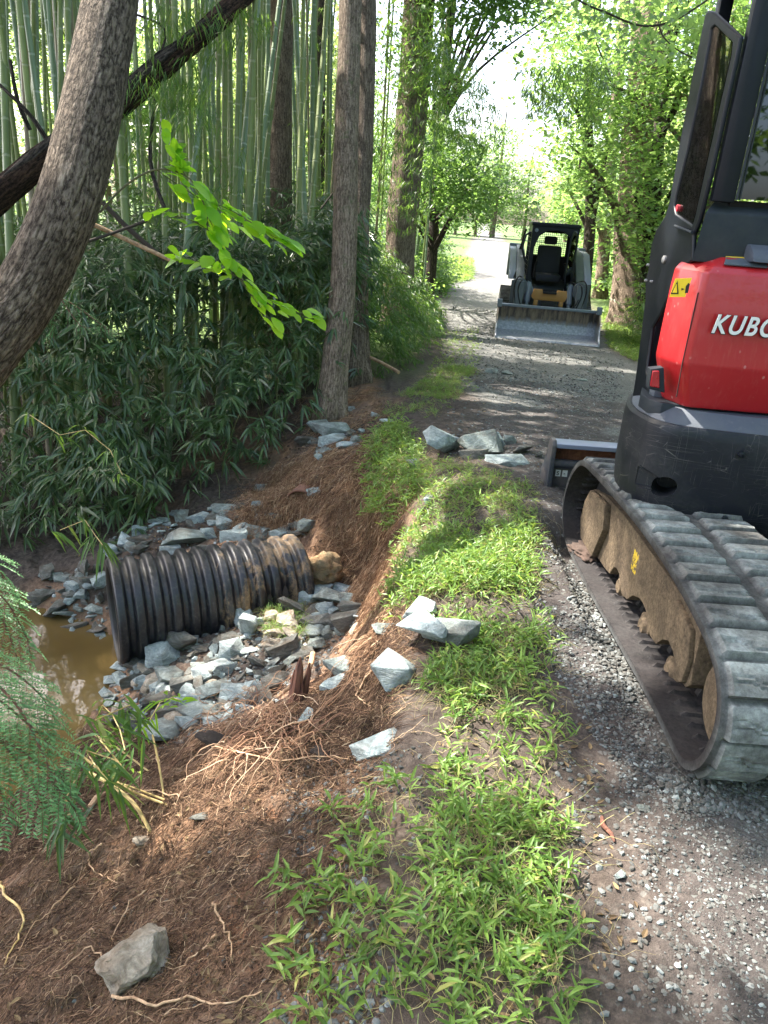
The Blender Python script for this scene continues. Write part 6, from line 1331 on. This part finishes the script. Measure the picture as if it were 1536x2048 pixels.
for i, ch in enumerate(('S', 'e')):
    x = 1.138+.046*i; b = MB(); b.box((x, 4.7725, .135), (x+.034, 4.775, .180)); s_ = b.build('blade_sticker', mwh, EX)
    text3d(ch, .038 if i == 0 else .03, mbk, 'sticker_mark', face_m((x+.007, 4.7715, .144), (1, 0, 0), (0, 0, 1)), s_, .0004, .0008)
# --- revolving body: loft of plan outlines
def loft_levels(levels, plan, cx=1.89, cyy=3.45):
    V = []; F = []; n = len(plan)
    for (z, ins, dy) in levels:
        for (x, y) in plan:
            d = np.array([cx-x, cyy-y]); L_ = np.linalg.norm(d); q = np.array([x, y])+d/L_*ins; V.append((q[0], q[1]+dy, z))
    for k in range(len(levels)-1):
        for i in range(n): j = (i+1) % n; F.append((k*n+i, k*n+j, (k+1)*n+j, (k+1)*n+i))
    F.append(tuple(range(n))[::-1]); F.append(tuple(range((len(levels)-1)*n, len(levels)*n))); return V, F
half = [(1.5, 4.0), (1.32, 3.88), (1.17, 3.64), (1.08, 3.40), (1.055, 3.24), (1.068, 3.12), (1.085, 3.05), (1.13, 2.995), (1.22, 2.95), (1.5, 2.89), (1.89, 2.868)]
hp = smoothpath(half, 4); plan = [tuple(p) for p in hp]+[(2*1.89-p[0], p[1]) for p in hp[::-1][1:]]
V, F = loft_levels([(.50, .10, 0), (.525, .065, 0), (.56, .035, 0), (.62, .010, 0), (.70, 0, 0), (.93, .0, 0), (.965, .006, 0), (.98, .02, 0)], plan)
b = MB(); b.add(V, F); cw = b.build('counterweight', mcw, EX)
V, F = loft_levels([(.975, .022, 0), (1.035, .10, .0)], [p for p in plan if p[1] < 3.12 or True]); b = MB(); b.add(V, F); b.build('counterweight_ledge', mpod, EX)
def cutter(make):
    bm = bmesh.new(); make(bm); me = bpy.data.meshes.new('cut'); bm.to_mesh(me); bm.free(); c = bpy.data.objects.new('cut', me); COL.objects.link(c); return c
hx = np.array([1.17, 2.972, .712]); hd = unit(np.array([-.45, -.89, 0.]))
def mk1(bm):
    bmesh.ops.create_cone(bm, cap_ends=True, segments=40, radius1=.044, radius2=.044, depth=.3)
    R_ = Vector((0, 0, 1)).rotation_difference(Vector(hd)).to_matrix().to_4x4(); bmesh.ops.transform(bm, matrix=Matrix.Translation(hx) @ R_ @ Matrix.Diagonal((1.25, 1.0, 1, 1)), verts=bm.verts)
def mk2(bm):
    bmesh.ops.create_cube(bm, size=1); R_ = Matrix.Rotation(math.radians(-16), 4, 'X')
    pts = [(-.075, -.055), (.075, -.045), (.10, .0), (.03, .045), (-.075, .075)]
    bmesh.ops.delete(bm, geom=bm.verts, context='VERTS')
    r = Vector((hd[1]*-1, hd[0], 0)); r = Vector((.89, -.45, 0)); u = Vector((0, 0, 1)); c = Vector((1.105, 3.0, .722))
    A0 = [bm.verts.new(c+r*a+u*z_*.9+Vector(hd)*.12) for a, z_ in pts]; A1 = [bm.verts.new(c+r*a*.82+u*z_*.8-Vector(hd)*(.05 if a < .04 else .03)) for a, z_ in pts]
    bm.faces.new(A0); bm.faces.new(A1[::-1])
    for i in range(5): bm.faces.new((A0[i], A0[(i+1) % 5], A1[(i+1) % 5], A1[i]))
    bmesh.ops.recalc_face_normals(bm, faces=bm.faces); bmesh.ops.bevel(bm, geom=list(bm.edges), offset=.01, segments=2, affect='EDGES')
cuts = [cutter(mk2), cutter(mk1)]
for c in cuts: md = cw.modifiers.new('c', 'BOOLEAN'); md.object = c; md.operation = 'DIFFERENCE'; md.solver = 'EXACT'
bpy.context.view_layer.update(); dg = bpy.context.evaluated_depsgraph_get(); me = bpy.data.meshes.new_from_object(cw.evaluated_get(dg)); cw.modifiers.clear(); cw.data = me
me.polygons.foreach_set('use_smooth', np.ones(len(me.polygons), bool)); me.set_sharp_from_angle(angle=math.radians(32))
for c in cuts: bpy.data.objects.remove(c)
# side deck left of the hood, cab pedestal
b = MB(); b.prism([(1.26, 3.75), (1.09, 3.25), (1.095, 3.14), (1.13, 3.08), (1.3, 3.07), (1.4, 3.75)], 'z', .985, 1.045); b.build('side_cover', mband, EX, bevel=.006)
b = MB(); b.box((1.13, 3.2, 1.0), (1.30, 3.28, 1.08)); b.build('cover_step', mpod, EX, bevel=.02)
# --- hood
hh_ = [(1.36, 3.70), (1.29, 3.68), (1.102, 3.19), (1.105, 3.14), (1.150, 3.012), (1.172, 2.996), (1.4, 2.972), (1.89, 2.955)]
plan = hh_+[(2*1.89-p[0], p[1]) for p in hh_[::-1][1:]]
V, F = loft_levels([(1.045, .07, 0), (1.06, .062, 0), (1.22, .0, 0), (1.235, -.002, 0), (1.50, .005, .01), (1.575, .012, .015), (1.60, .035, .02), (1.632, .11, .02), (1.645, .2, .03)], plan)
b = MB(); b.add(V, F); b.build('engine_hood', mred.m, EX, bevel=.006, seg=2, ang=12)
# tail light
def quadpx(pts, Y, thick, name, mat, parent=EX, bevel=.003): return plate(name, [tuple(aty(a, c, Y)) for a, c in pts], [], (0, thick, 0), mat, parent, bevel)
quadpx([(1302, 738), (1328, 735), (1330, 786), (1298, 778)], 3.075, .05, 'lamp_bracket', mband)
quadpx([(1306, 742), (1319, 742), (1319, 777), (1301, 773)], 3.065, .012, 'tail_lamp', paint('red_lens', (.35, .004, .012), .15, (.3, .05, .05), 0, coat=.5))
# brand lettering
yy = 2.966
text3d('KUBOTA', .1, mbk, 'lettering_outline', face_m((1.217, yy+.003, 1.358), (1, -.035, 0), (.0, -.0, 1)), EX, .002, .004, .22, .82, 1.16)  # black outline behind the white letters
text3d('KUBOTA', .1, mwh, 'hood_lettering', face_m((1.214, yy-.004, 1.360), (1, -.035, 0), (.0, -.0, 1)), EX, .002, .0016, .22, .82, 1.16)
ms = paint('seam_dark', (.02, .004, .004), .8, bump=0)  # dark line colour for the hood's panel seam
b = MB(); b.tube([(1.1545, 3.004, 1.09), (1.1505, 3.009, 1.23), (1.156, 3.020, 1.50)], .0022, 6); b.build('hood_seam', ms, EX)
b = MB(); b.box((1.60, 2.955, 1.10), (1.70, 2.975, 1.135)); b.build('hood_latch', mblk, EX, bevel=.006)
for z_, x_ in ((.62, 1.42), (.90, 1.42), (.62, 1.72), (.90, 1.72)):
    b = MB(); b.tube([(x_, 2.905, z_), (x_, 2.885, z_), (x_, 2.882, z_)], [.014, .014, .009], 6); b.build('counterweight_bolt', mblk, EX)
# warning decals
def surfquad(name, px, mat, Yf, parent=EX, th=.0015):
    o_ = [tuple(aty(a, c, Yf(a))) for a, c in px]; return plate(name, o_, [], (0, th, 0), mat, parent, 0)
Yl = lambda a: 3.075-(a-1340)*.0009
wd = surfquad('warning_decal', [(1351, 557), (1384, 556), (1370, 594), (1339, 594)], myel, Yl)
for nm, px in (('triangle_mark', [(1355, 562), (1357, 588), (1341, 588)]), ('figure_mark', [(1377, 566), (1380, 568), (1376, 586), (1370, 586), (1372, 572)]), ('arrow_mark', [(1363, 576), (1369, 578), (1363, 581)])):
    surfquad(nm, px, mbk, lambda a: Yl(a)-.002, wd)
surfquad('triangle_inner', [(1353.5, 568), (1354.5, 585.5), (1345, 585.5)], myel, lambda a: Yl(a)-.004, wd)
p = [atz(a, c, 1.628) for a, c in [(1435, 516), (1504, 512), (1482, 533), (1422, 536)]]
# info label on the sloping top of the hood
lm = paint('slate_label', (.06, .08, .10), .5, (.15, .17, .18), .6)
plate('info_label', [(1.235, 3.03, 1.607), (1.395, 3.015, 1.607), (1.41, 3.075, 1.631), (1.26, 3.09, 1.631)], [], (0, -.002, .004), lm, EX, 0)
plate('info_label_header', [(1.26, 3.0925, 1.632), (1.41, 3.0775, 1.632), (1.416, 3.10, 1.6395), (1.268, 3.115, 1.6395)], [], (0, -.002, .004), myel, EX, 0)
# --- cab band, pod, posts
b = MB(); V_ = [(1.135, 3.10, 1.61), (2.3, 3.06, 1.61), (2.3, 3.06, 1.79), (1.15, 3.10, 1.79), (1.20, 3.16, 1.838), (2.3, 3.12, 1.838), (1.27, 3.45, 1.61), (2.3, 3.45, 1.61), (2.3, 3.45, 1.838), (1.31, 3.45, 1.838), (1.285, 3.45, 1.79)]
b.add(V_, [(0, 1, 2, 3), (3, 2, 5, 4), (1, 7, 8, 5, 2), (6, 10, 9, 8, 7), (0, 3, 4, 9, 10, 6)[:3]+(4, 9, 10, 6), (4, 5, 8, 9), (0, 6, 7, 1)]); b.build('cab_base', mband, EX, bevel=.006)
b = MB(); b.prism([(3.0, 1.625), (3.02, 1.66), (3.06, 1.685), (3.12, 1.69), (3.12, 1.62)], 'x', 1.33, 2.2); b.build('hood_hinge_cover', mpod, EX, bevel=.012)
for q, z0 in (([(1.165, 3.14), (1.165, 3.10), (1.19, 3.085), (1.245, 3.085), (1.245, 3.14)], 1.83), ([(1.37, 4.12), (1.37, 4.06), (1.43, 4.06), (1.43, 4.12)], 1.0),
              ([(2.28, 3.14), (2.28, 3.06), (2.36, 3.06), (2.36, 3.14)], 1.83), ([(2.22, 4.12), (2.22, 4.06), (2.28, 4.06), (2.28, 4.12)], 1.0)):
    b = MB(); b.prism(q, 'z', z0, 2.76); b.build('cab_post', mblk, EX, bevel=.008)
b = MB(); b.tube([(1.249, 3.085, 1.84), (1.249, 3.085, 2.74)], .006, 8); b.tube([(1.262, 3.09, 1.84), (1.262, 3.09, 2.74)], .004, 8); b.build('window_seal', mband, EX)
b = MB(); b.prism([(1.15, 3.04), (2.38, 3.0), (2.30, 4.16), (1.35, 4.18)], 'z', 2.76, 2.84); b.build('cab_roof', mblk, EX, bevel=.03)
plate('rear_glass', [(1.262, 3.098, 1.845), (2.28, 3.07, 1.845), (2.28, 3.07, 2.74), (1.262, 3.098, 2.74)], [], (0, .004, 0), mglass2, EX, 0)
b = MB(); b.box((1.245, 3.13, 1.0), (2.28, 3.16, 1.84)); b.box((1.4, 3.2, .98), (2.2, 4.05, 1.02)); b.box((2.24, 3.14, 1.0), (2.27, 4.05, 1.9)); b.build('cab_interior_panels', mdk, EX)
b = MB(); b.prism([(3.35, 1.4), (3.9, 1.42), (3.88, 1.5), (3.5, 1.52), (3.42, 2.15), (3.33, 2.15)], 'x', 1.6, 2.05); b.build('seat', mdk, EX, bevel=.03)
# --- open side door
Xd = 1.14; pl = lambda q: [tuple(atx(a, c, Xd)) for a, c in q]
outer = [(1410, 28), (1416, 20), (1428, 24), (1480, 72), (1470, 120), (1424, 330), (1398, 440), (1386, 470), (1384, 520), (1350, 545), (1336, 592), (1320, 627), (1303, 655), (1292, 742), (1294, 752), (1304, 768), (1296, 790), (1266, 812), (1262, 808), (1274, 730), (1290, 600), (1290, 560), (1296, 540), (1302, 490), (1312, 460), (1330, 432), (1338, 405), (1356, 300), (1384, 150)]
inner = [(1427, 52), (1421, 58), (1416, 90), (1402, 165), (1374, 300), (1352, 388), (1347, 412), (1350, 426), (1384, 450), (1390, 430), (1412, 330), (1462, 110), (1464, 84), (1434, 55)]
dr = plate('side_door', pl(outer), [pl(inner)[::-1]], (.018, 0, 0), mblk, EX, .007)
plate('door_glass', [tuple(atx(a, c, Xd+.007)) for a, c in inner], [], (.004, 0, 0), mglass, dr, 0)
b = MB(); p = atx(1353, 416, Xd-.004); b.tube([p, p+[.012, 0, 0]], .014, 14); b.build('red_reflector', paint('red_spot', (.4, .02, .04), .3), dr)
mbolt = paint('zinc_bolt', (.35, .35, .35), .35, (.2, .18, .15), .3, metal=.6)
for (a, c, r_) in ((1329, 519, .017), (1297, 530, .007), (1293, 561, .007), (1304, 563, .006)):
    p = atx(a, c, Xd-.002); b = MB(); b.tube([p+[.01, 0, 0], p-[.006, 0, 0], p-[.010, 0, 0]], [r_, r_, r_*.6], 14); b.build('door_bolt', mbolt, dr)
b = MB(); b.tube([tuple(atx(a, c, Xd-.012)) for a, c in [(1350, 452), (1384, 465)]], .006, 8); b.build('door_rail', mband, dr)
rebase(EX, (1.89, 2.9, 0)); 
trk2.location = (1.22, 0, 0)
EX.rotation_euler = (0, 0, 0)
# ------------------------------------------------------------------ compact track loader
LD = empty('track_loader', label='grey compact track loader with wide bucket facing us on the lane', cat='loader')
mg1 = paint('loader_grey', (.045, .056, .065), .42, (.16, .15, .13), .35); mg2 = paint('loader_light_grey', (.12, .145, .18), .38, (.2, .19, .17), .4)
mbu = Mat('worn_bucket_steel'); co = mbu.co('Object'); n1 = mbu.noise(mbu.co('Object', (5, 1, .6)), 3, 5, .7); n2 = mbu.noise(co, 25, 5, .7); sz = mbu.n('ShaderNodeSeparateXYZ'); mbu.l(mbu.n('ShaderNodeTexCoord').outputs['Object'], sz.inputs[0])
up_ = mbu.ramp(mbu.math('ADD', sz.outputs[2], mbu.math('MULTIPLY', n1, .25)), [(.36, 0), (.46, 1)])
mbu.set(color=mbu.mix(up_, mbu.ramp(n2, [(.3, (.17, .18, .21)), (.7, (.38, .39, .42))]), mbu.mix(mbu.ramp(n1, [(.4, 0), (.6, 1)]), (.05, .04, .035), (.22, .17, .12))), rough=.5, spec=.5, metal=.2)
mor = paint('orange_brown_paint', (.30, .14, .03), .5, (.3, .2, .1), .5)
W_ = .955
# bucket
bk = [(0, .0), (.02, .025), (.45, .035), (.62, .10), (.70, .25), (.66, .46), (.60, .54)]
b = MB(); V = []; th = .02
n_ = len(bk)
pin = bk; pout = [(0, -.0), (.02, .0), (.47, .0), (.66, .08), (.74, .25), (.70, .47), (.62, .56)]
b.prism(pin+pout[::-1][:-1], 'x', -W_+.02, W_-.02)
bu = b.build('bucket', mbu.m, LD)
for s in (-1, 1):
    b = MB(); x0, x1 = (s*W_, s*(W_-.022)) if s < 0 else (s*(W_-.022), s*W_); b.prism([(0, .0), (.68, -.0), (.76, .25), (.68, .57), (.5, .57), (.30, .38), (.12, .12), (0, .05)], 'x', min(x0, x1), max(x0, x1)); b.build('bucket_side', mbu.m, bu)
    b = MB(); xx = s*(W_-.03); b.box((xx-.045, .44, .52), (xx+.045, .54, .66)); b.build('bucket_tab', mg2, bu, bevel=.01)
b = MB(); b.box((-W_+.03, .55, .53), (W_-.03, .68, .575)); b.build('bucket_top_rail', mg2, bu, bevel=.008)
# tracks with cleats
mtr = paint('dusty_black_rubber', (.05, .05, .048), .8, (.26, .26, .25), .9)
for s in (-1, 1):
    prof = []; 
    for t in np.linspace(math.pi*.5, math.pi*1.5, 12): prof.append((1.55+.26*math.cos(t), .28+.28*math.sin(t)))
    prof = [(1.55+.27*math.cos(t), .27+.27*math.sin(t)) for t in np.linspace(math.pi*.62, math.pi*1.5, 10)]+[(3.0+.27*math.cos(t), .27+.27*math.sin(t)) for t in np.linspace(-math.pi/2, math.pi*.35, 8)]+[(2.75, .72), (2.55, .72)]
    b = MB(); x0, x1 = s*.52, s*.90; b.prism(prof, 'x', min(x0, x1), max(x0, x1))
    P_ = [(2.55, .72)]+[(1.55+.27*math.cos(t), .27+.27*math.sin(t)) for t in np.linspace(math.pi*.62, math.pi*1.5, 10)]+[(3.0, 0)]
    Pn = []; acc_ = 0
    for i in range(len(P_)-1):
        a0, a1 = np.array(P_[i]), np.array(P_[i+1]); L_ = np.linalg.norm(a1-a0); k = 0
        while acc_ < L_: 
            c = a0+(a1-a0)*acc_/L_; d = (a1-a0)/L_; nn_ = np.array([-d[1], d[0]]); nn_ = nn_ if nn_@(c-np.array([2.2, .3])) > 0 else -nn_; Pn.append((c, d, nn_)); acc_ += .09
        acc_ -= L_
    for c, d, nn_ in Pn:
        q = [c-d*.02-nn_*.005, c+d*.02-nn_*.005, c+d*.014+nn_*.04, c-d*.014+nn_*.04]; b.prism([tuple(v) for v in q], 'x', min(x0, x1), max(x0, x1))
    b.build('rubber_track', mtr, LD)
# body
b = MB(); b.prism([(1.35, .28), (1.35, .62), (1.55, .80), (3.2, 1.05), (3.2, .3)], 'x', -.50, .50); b.build('chassis', mg1, LD, bevel=.01)
b = MB(); b.prism([(-.34, .92), (-.42, .98), (-.30, .66), (.30, .66), (.42, .98), (.34, .92), (.24, .74), (-.24, .74)], 'y', 1.24, 1.34); b.build('front_step', mg2, LD, bevel=.01)
b = MB(); b.box((-.27, 1.22, .42), (.27, 1.32, .66)); b.build('front_plate', mg1, LD, bevel=.01)
# quick coupler
b = MB(); b.prism([(-.30, .86), (-.14, .86), (-.12, .79), (.12, .79), (.14, .86), (.32, .86), (.34, .74), (.30, .66), (-.28, .66), (-.34, .72)], 'y', .86, .92); b.box((-.28, .84, .56), (-.20, .93, .66)); b.box((.20, .84, .56), (.28, .93, .66)); b.build('quick_coupler', mor, LD, bevel=.01)
b = MB(); b.box((-.13, .80, .79), (.13, .86, .83)); b.box((-.14, .78, .50), (.14, .90, .65)); b.build('coupler_lock', mdk, LD, bevel=.01)
# lift arms
for s in (-1, 1):
    x0, x1 = s*.50, s*.66; lo, hi = min(x0, x1), max(x0, x1)
    b = MB(); b.prism([(.72, .20), (.86, .16), (1.05, .42), (1.45, .74), (3.1, 1.42), (3.1, 1.60), (2.0, 1.45), (1.15, 1.02), (.86, .98), (.80, .55)], 'x', lo, hi)
    arm = b.build('lift_arm', mg1, LD, bevel=.012)
    b = MB(); b.prism([(-.0, .98), (.16, 1.02), (.20, .72), (.06, .30), (-.06, .16), (-.10, .30), (.0, .60)] if False else [(.66, .98), (.44, 1.04), (.36, .96), (.36, .80), (.52, .50), (.52, .18), (.64, .18), (.66, .5)], 'y', .92, .99)
    b.v = [(-v[0]*(-s)*(1 if s > 0 else 1) if s > 0 else -v[0], v[1], v[2]) for v in b.v]; b.v = [(abs(v[0])*s*1.0+(.08*s), v[1], v[2]) for v in b.v]
    b.build('arm_cheek', mg1, arm, bevel=.01)
    b = MB(); b.prism([(2.85, .95), (3.2, .95), (3.3, 1.60), (3.0, 1.60)], 'x', min(s*.56, s*.80), max(s*.56, s*.80)); b.build('arm_tower', mg2, LD, bevel=.012)
    b = MB(); b.prism([(3.1, 1.36), (3.2, 1.56), (2.2, 1.50), (1.35, 1.10), (1.25, .98), (1.5, .98), (2.3, 1.32)], 'x', min(s*.665, s*.80), max(s*.665, s*.80)); b.build('upper_arm', mg2, LD, bevel=.01)
    b = MB(); b.tube([(s*.40, .86, .30), (s*.40, .98, .62)], .035, 14); b.tube([(s*.40, .975, .60), (s*.40, 1.12, .95)], .055, 14); b.build('tilt_cylinder', mg2, LD)
    b = MB(); b.tube(smoothpath([(s*.46, 1.12, .95), (s*.56, .88, .98), (s*.60, .84, .8), (s*.50, .80, .5), (s*.38, .78, .36)]), .014, 8); b.tube(smoothpath([(s*.50, 1.2, 1.0), (s*.62, .86, 1.06), (s*.68, .84, .84), (s*.58, .80, .42)]), .012, 8); b.build('hydraulic_hose', mdk, LD)
# cab frame
def py(q, y): return [(a, y, c) for a, c in q]
co_ = [(-.45, .78), (-.45, 1.98), (.45, 1.98), (.45, .78), (.28, .70), (-.28, .70)]
ci_ = [(-.30, .82), (-.37, 1.10), (-.37, 1.60), (-.30, 1.80), (-.16, 1.90), (.0, 1.915), (.16, 1.90), (.30, 1.80), (.37, 1.60), (.37, 1.10), (.30, .82)]
cf = plate('cab_front_frame', py(co_, 1.42), [py(ci_, 1.42)[::-1]], (0, .06, 0), mblk, LD, .01)
for s in (-1, 1):
    o_ = [(s*.45, 1.48, .78), (s*.45, 1.48, 1.98), (s*.45, 2.75, 1.98), (s*.45, 2.75, .95)]; i_ = [(s*.45, 1.56, 1.0), (s*.45, 1.56, 1.86), (s*.45, 2.62, 1.86), (s*.45, 2.62, 1.1)]
    sf = plate('cab_side_frame', o_, [i_], (-s*.03, 0, 0), mblk, LD, 0)
    b = MB()
    for k in range(1, 14): y = 1.56+1.06*k/14; b.box((s*.44-.004, y-.004, 1.02), (s*.44+.004, y+.004, 1.86))
    for k in range(1, 9): z = 1.05+.8*k/9; b.box((s*.44-.004, 1.56, z-.004), (s*.44+.004, 2.62, z+.004))
    b.build('side_mesh', mblk, sf, smooth=False)
b = MB(); b.box((-.47, 1.40, 1.98), (.47, 2.8, 2.05)); b.build('cab_roof', mblk, LD, bevel=.02)
plate('cab_rear_frame', py([(-.45, .9), (-.45, 1.98), (.45, 1.98), (.45, .9)], 2.72), [py([(-.36, 1.42), (-.36, 1.86), (.36, 1.86), (.36, 1.42)], 2.72)], (0, .04, 0), mblk, LD, 0)
b = MB()
for k in range(1, 18): x = -.36+.72*k/18; b.box((x-.004, 2.70, 1.42), (x+.004, 2.708, 1.86))
for k in range(1, 11): z = 1.42+.44*k/11; b.box((-.36, 2.70, z-.004), (.36, 2.708, z+.004))
b.build('rear_screen', mblk, LD, smooth=False)
mseat = paint('seat_vinyl', (.018, .019, .024), .6, (.05, .05, .05), .3)
b = MB(); b.prism([(1.75, .95), (2.25, .98), (2.27, 1.10), (1.75, 1.09)], 'x', -.25, .25); st2 = b.build('seat', mseat, LD, bevel=.04)
b = MB(); b.prism([(2.18, 1.08), (2.30, 1.08), (2.42, 1.62), (2.30, 1.62)], 'x', -.24, .24); b.build('backrest', mseat, st2, bevel=.05)
b = MB(); b.prism([(2.34, 1.64), (2.42, 1.64), (2.44, 1.80), (2.36, 1.80)], 'x', -.13, .13); b.build('headrest', mseat, st2, bevel=.04)
for s in (-1, 1):
    b = MB(); b.tube([(s*.30, 1.62, 1.0), (s*.30, 1.60, 1.25), (s*.27, 1.58, 1.33)], [.02, .018, .028], 8); b.build('control_lever', mdk, LD)
b = MB(); b.box((-.44, 1.5, .74), (.44, 2.7, .80)); b.box((-.44, 2.60, .8), (.44, 2.66, 1.40)); b.build('cab_floor', mdk, LD)
# open cab door swung to the right
dq = [(0, .86), (0, 1.72), (.10, 1.90), (.24, 1.94), (.36, 1.80), (.40, 1.5), (.40, 1.1), (.28, .84)]; di = [(.04, .92), (.04, 1.70), (.12, 1.85), (.24, 1.88), (.32, 1.76), (.355, 1.5), (.355, 1.12), (.26, .89)]
ca, sa = math.cos(math.radians(62)), math.sin(math.radians(62))
f3 = lambda q: [(.42-a*ca*.95, 1.40-a*sa, z) for a, z in q]
ddo = plate('cab_door', f3(dq), [f3(di)[::-1]], (.02, .01, 0), mblk, LD, .004); plate('door_glass', f3(di), [], (.006, .003, 0), mglass, ddo, 0)
b = MB(); b.tube([(.30, 1.12, 1.25), (.27, 1.09, 1.28), (.27, 1.09, 1.52), (.30, 1.12, 1.55)], .012, 8); b.build('door_handle', mdk, ddo)
for s in (-1, 1):
    b = MB(); b.cyl((s*.37, 1.405, 1.90), 'y', .035, .04, 14); b.build('work_lamp', mg2, LD, bevel=.004)
b = MB(); b.tube([(-.47, 1.5, 1.86), (-.56, 1.46, 1.80), (-.60, 1.46, 1.55), (-.50, 1.44, 1.30)], .022, 8); b.build('grab_rail', mblk, LD)
b = MB(); b.prism([(-.72, 1.02), (-.68, 1.16), (-.66, 1.02)], 'y', .98, 1.02); b.build('arm_marker', mdk, LD)
for s in (-1, 1):
    b = MB(); b.cyl((s*.44, 1.40, .90), 'y', .03, .05, 14); b.build('marker_lamp', paint('amber_lens', (.5, .2, .02), .3), LD)
    for y_, z_ in ((1.0, .80), (1.2, .70), (.95, .40)):
        b = MB(); b.cyl((s*.665, y_, z_), 'x', .035, .04, 14); b.build('pivot_pin', mg2, LD)
    b = MB()
    for k in range(5): x_ = s*(.58+.07*k); b.box((x_-.012, .0, .001), (x_+.012, .012, .004))
b = MB(); b.tube(smoothpath([(.30, 1.2, .96), (.42, 1.0, 1.02), (.58, .90, .86), (.44, .75, .56), (.10, .70, .60)]), .013, 8); b.build('auxiliary_hose', mdk, LD)
b = MB(); b.tube([(-.62, 2.6, 1.35), (-.56, 2.2, 1.75), (-.54, 2.1, 1.9)], .02, 8); b.build('mirror_arm', mdk, LD)
LD.location = (2.76, 13.90, float(H(2.8, 14.5))+.01); LD.rotation_euler = (0, 0, math.radians(-6))
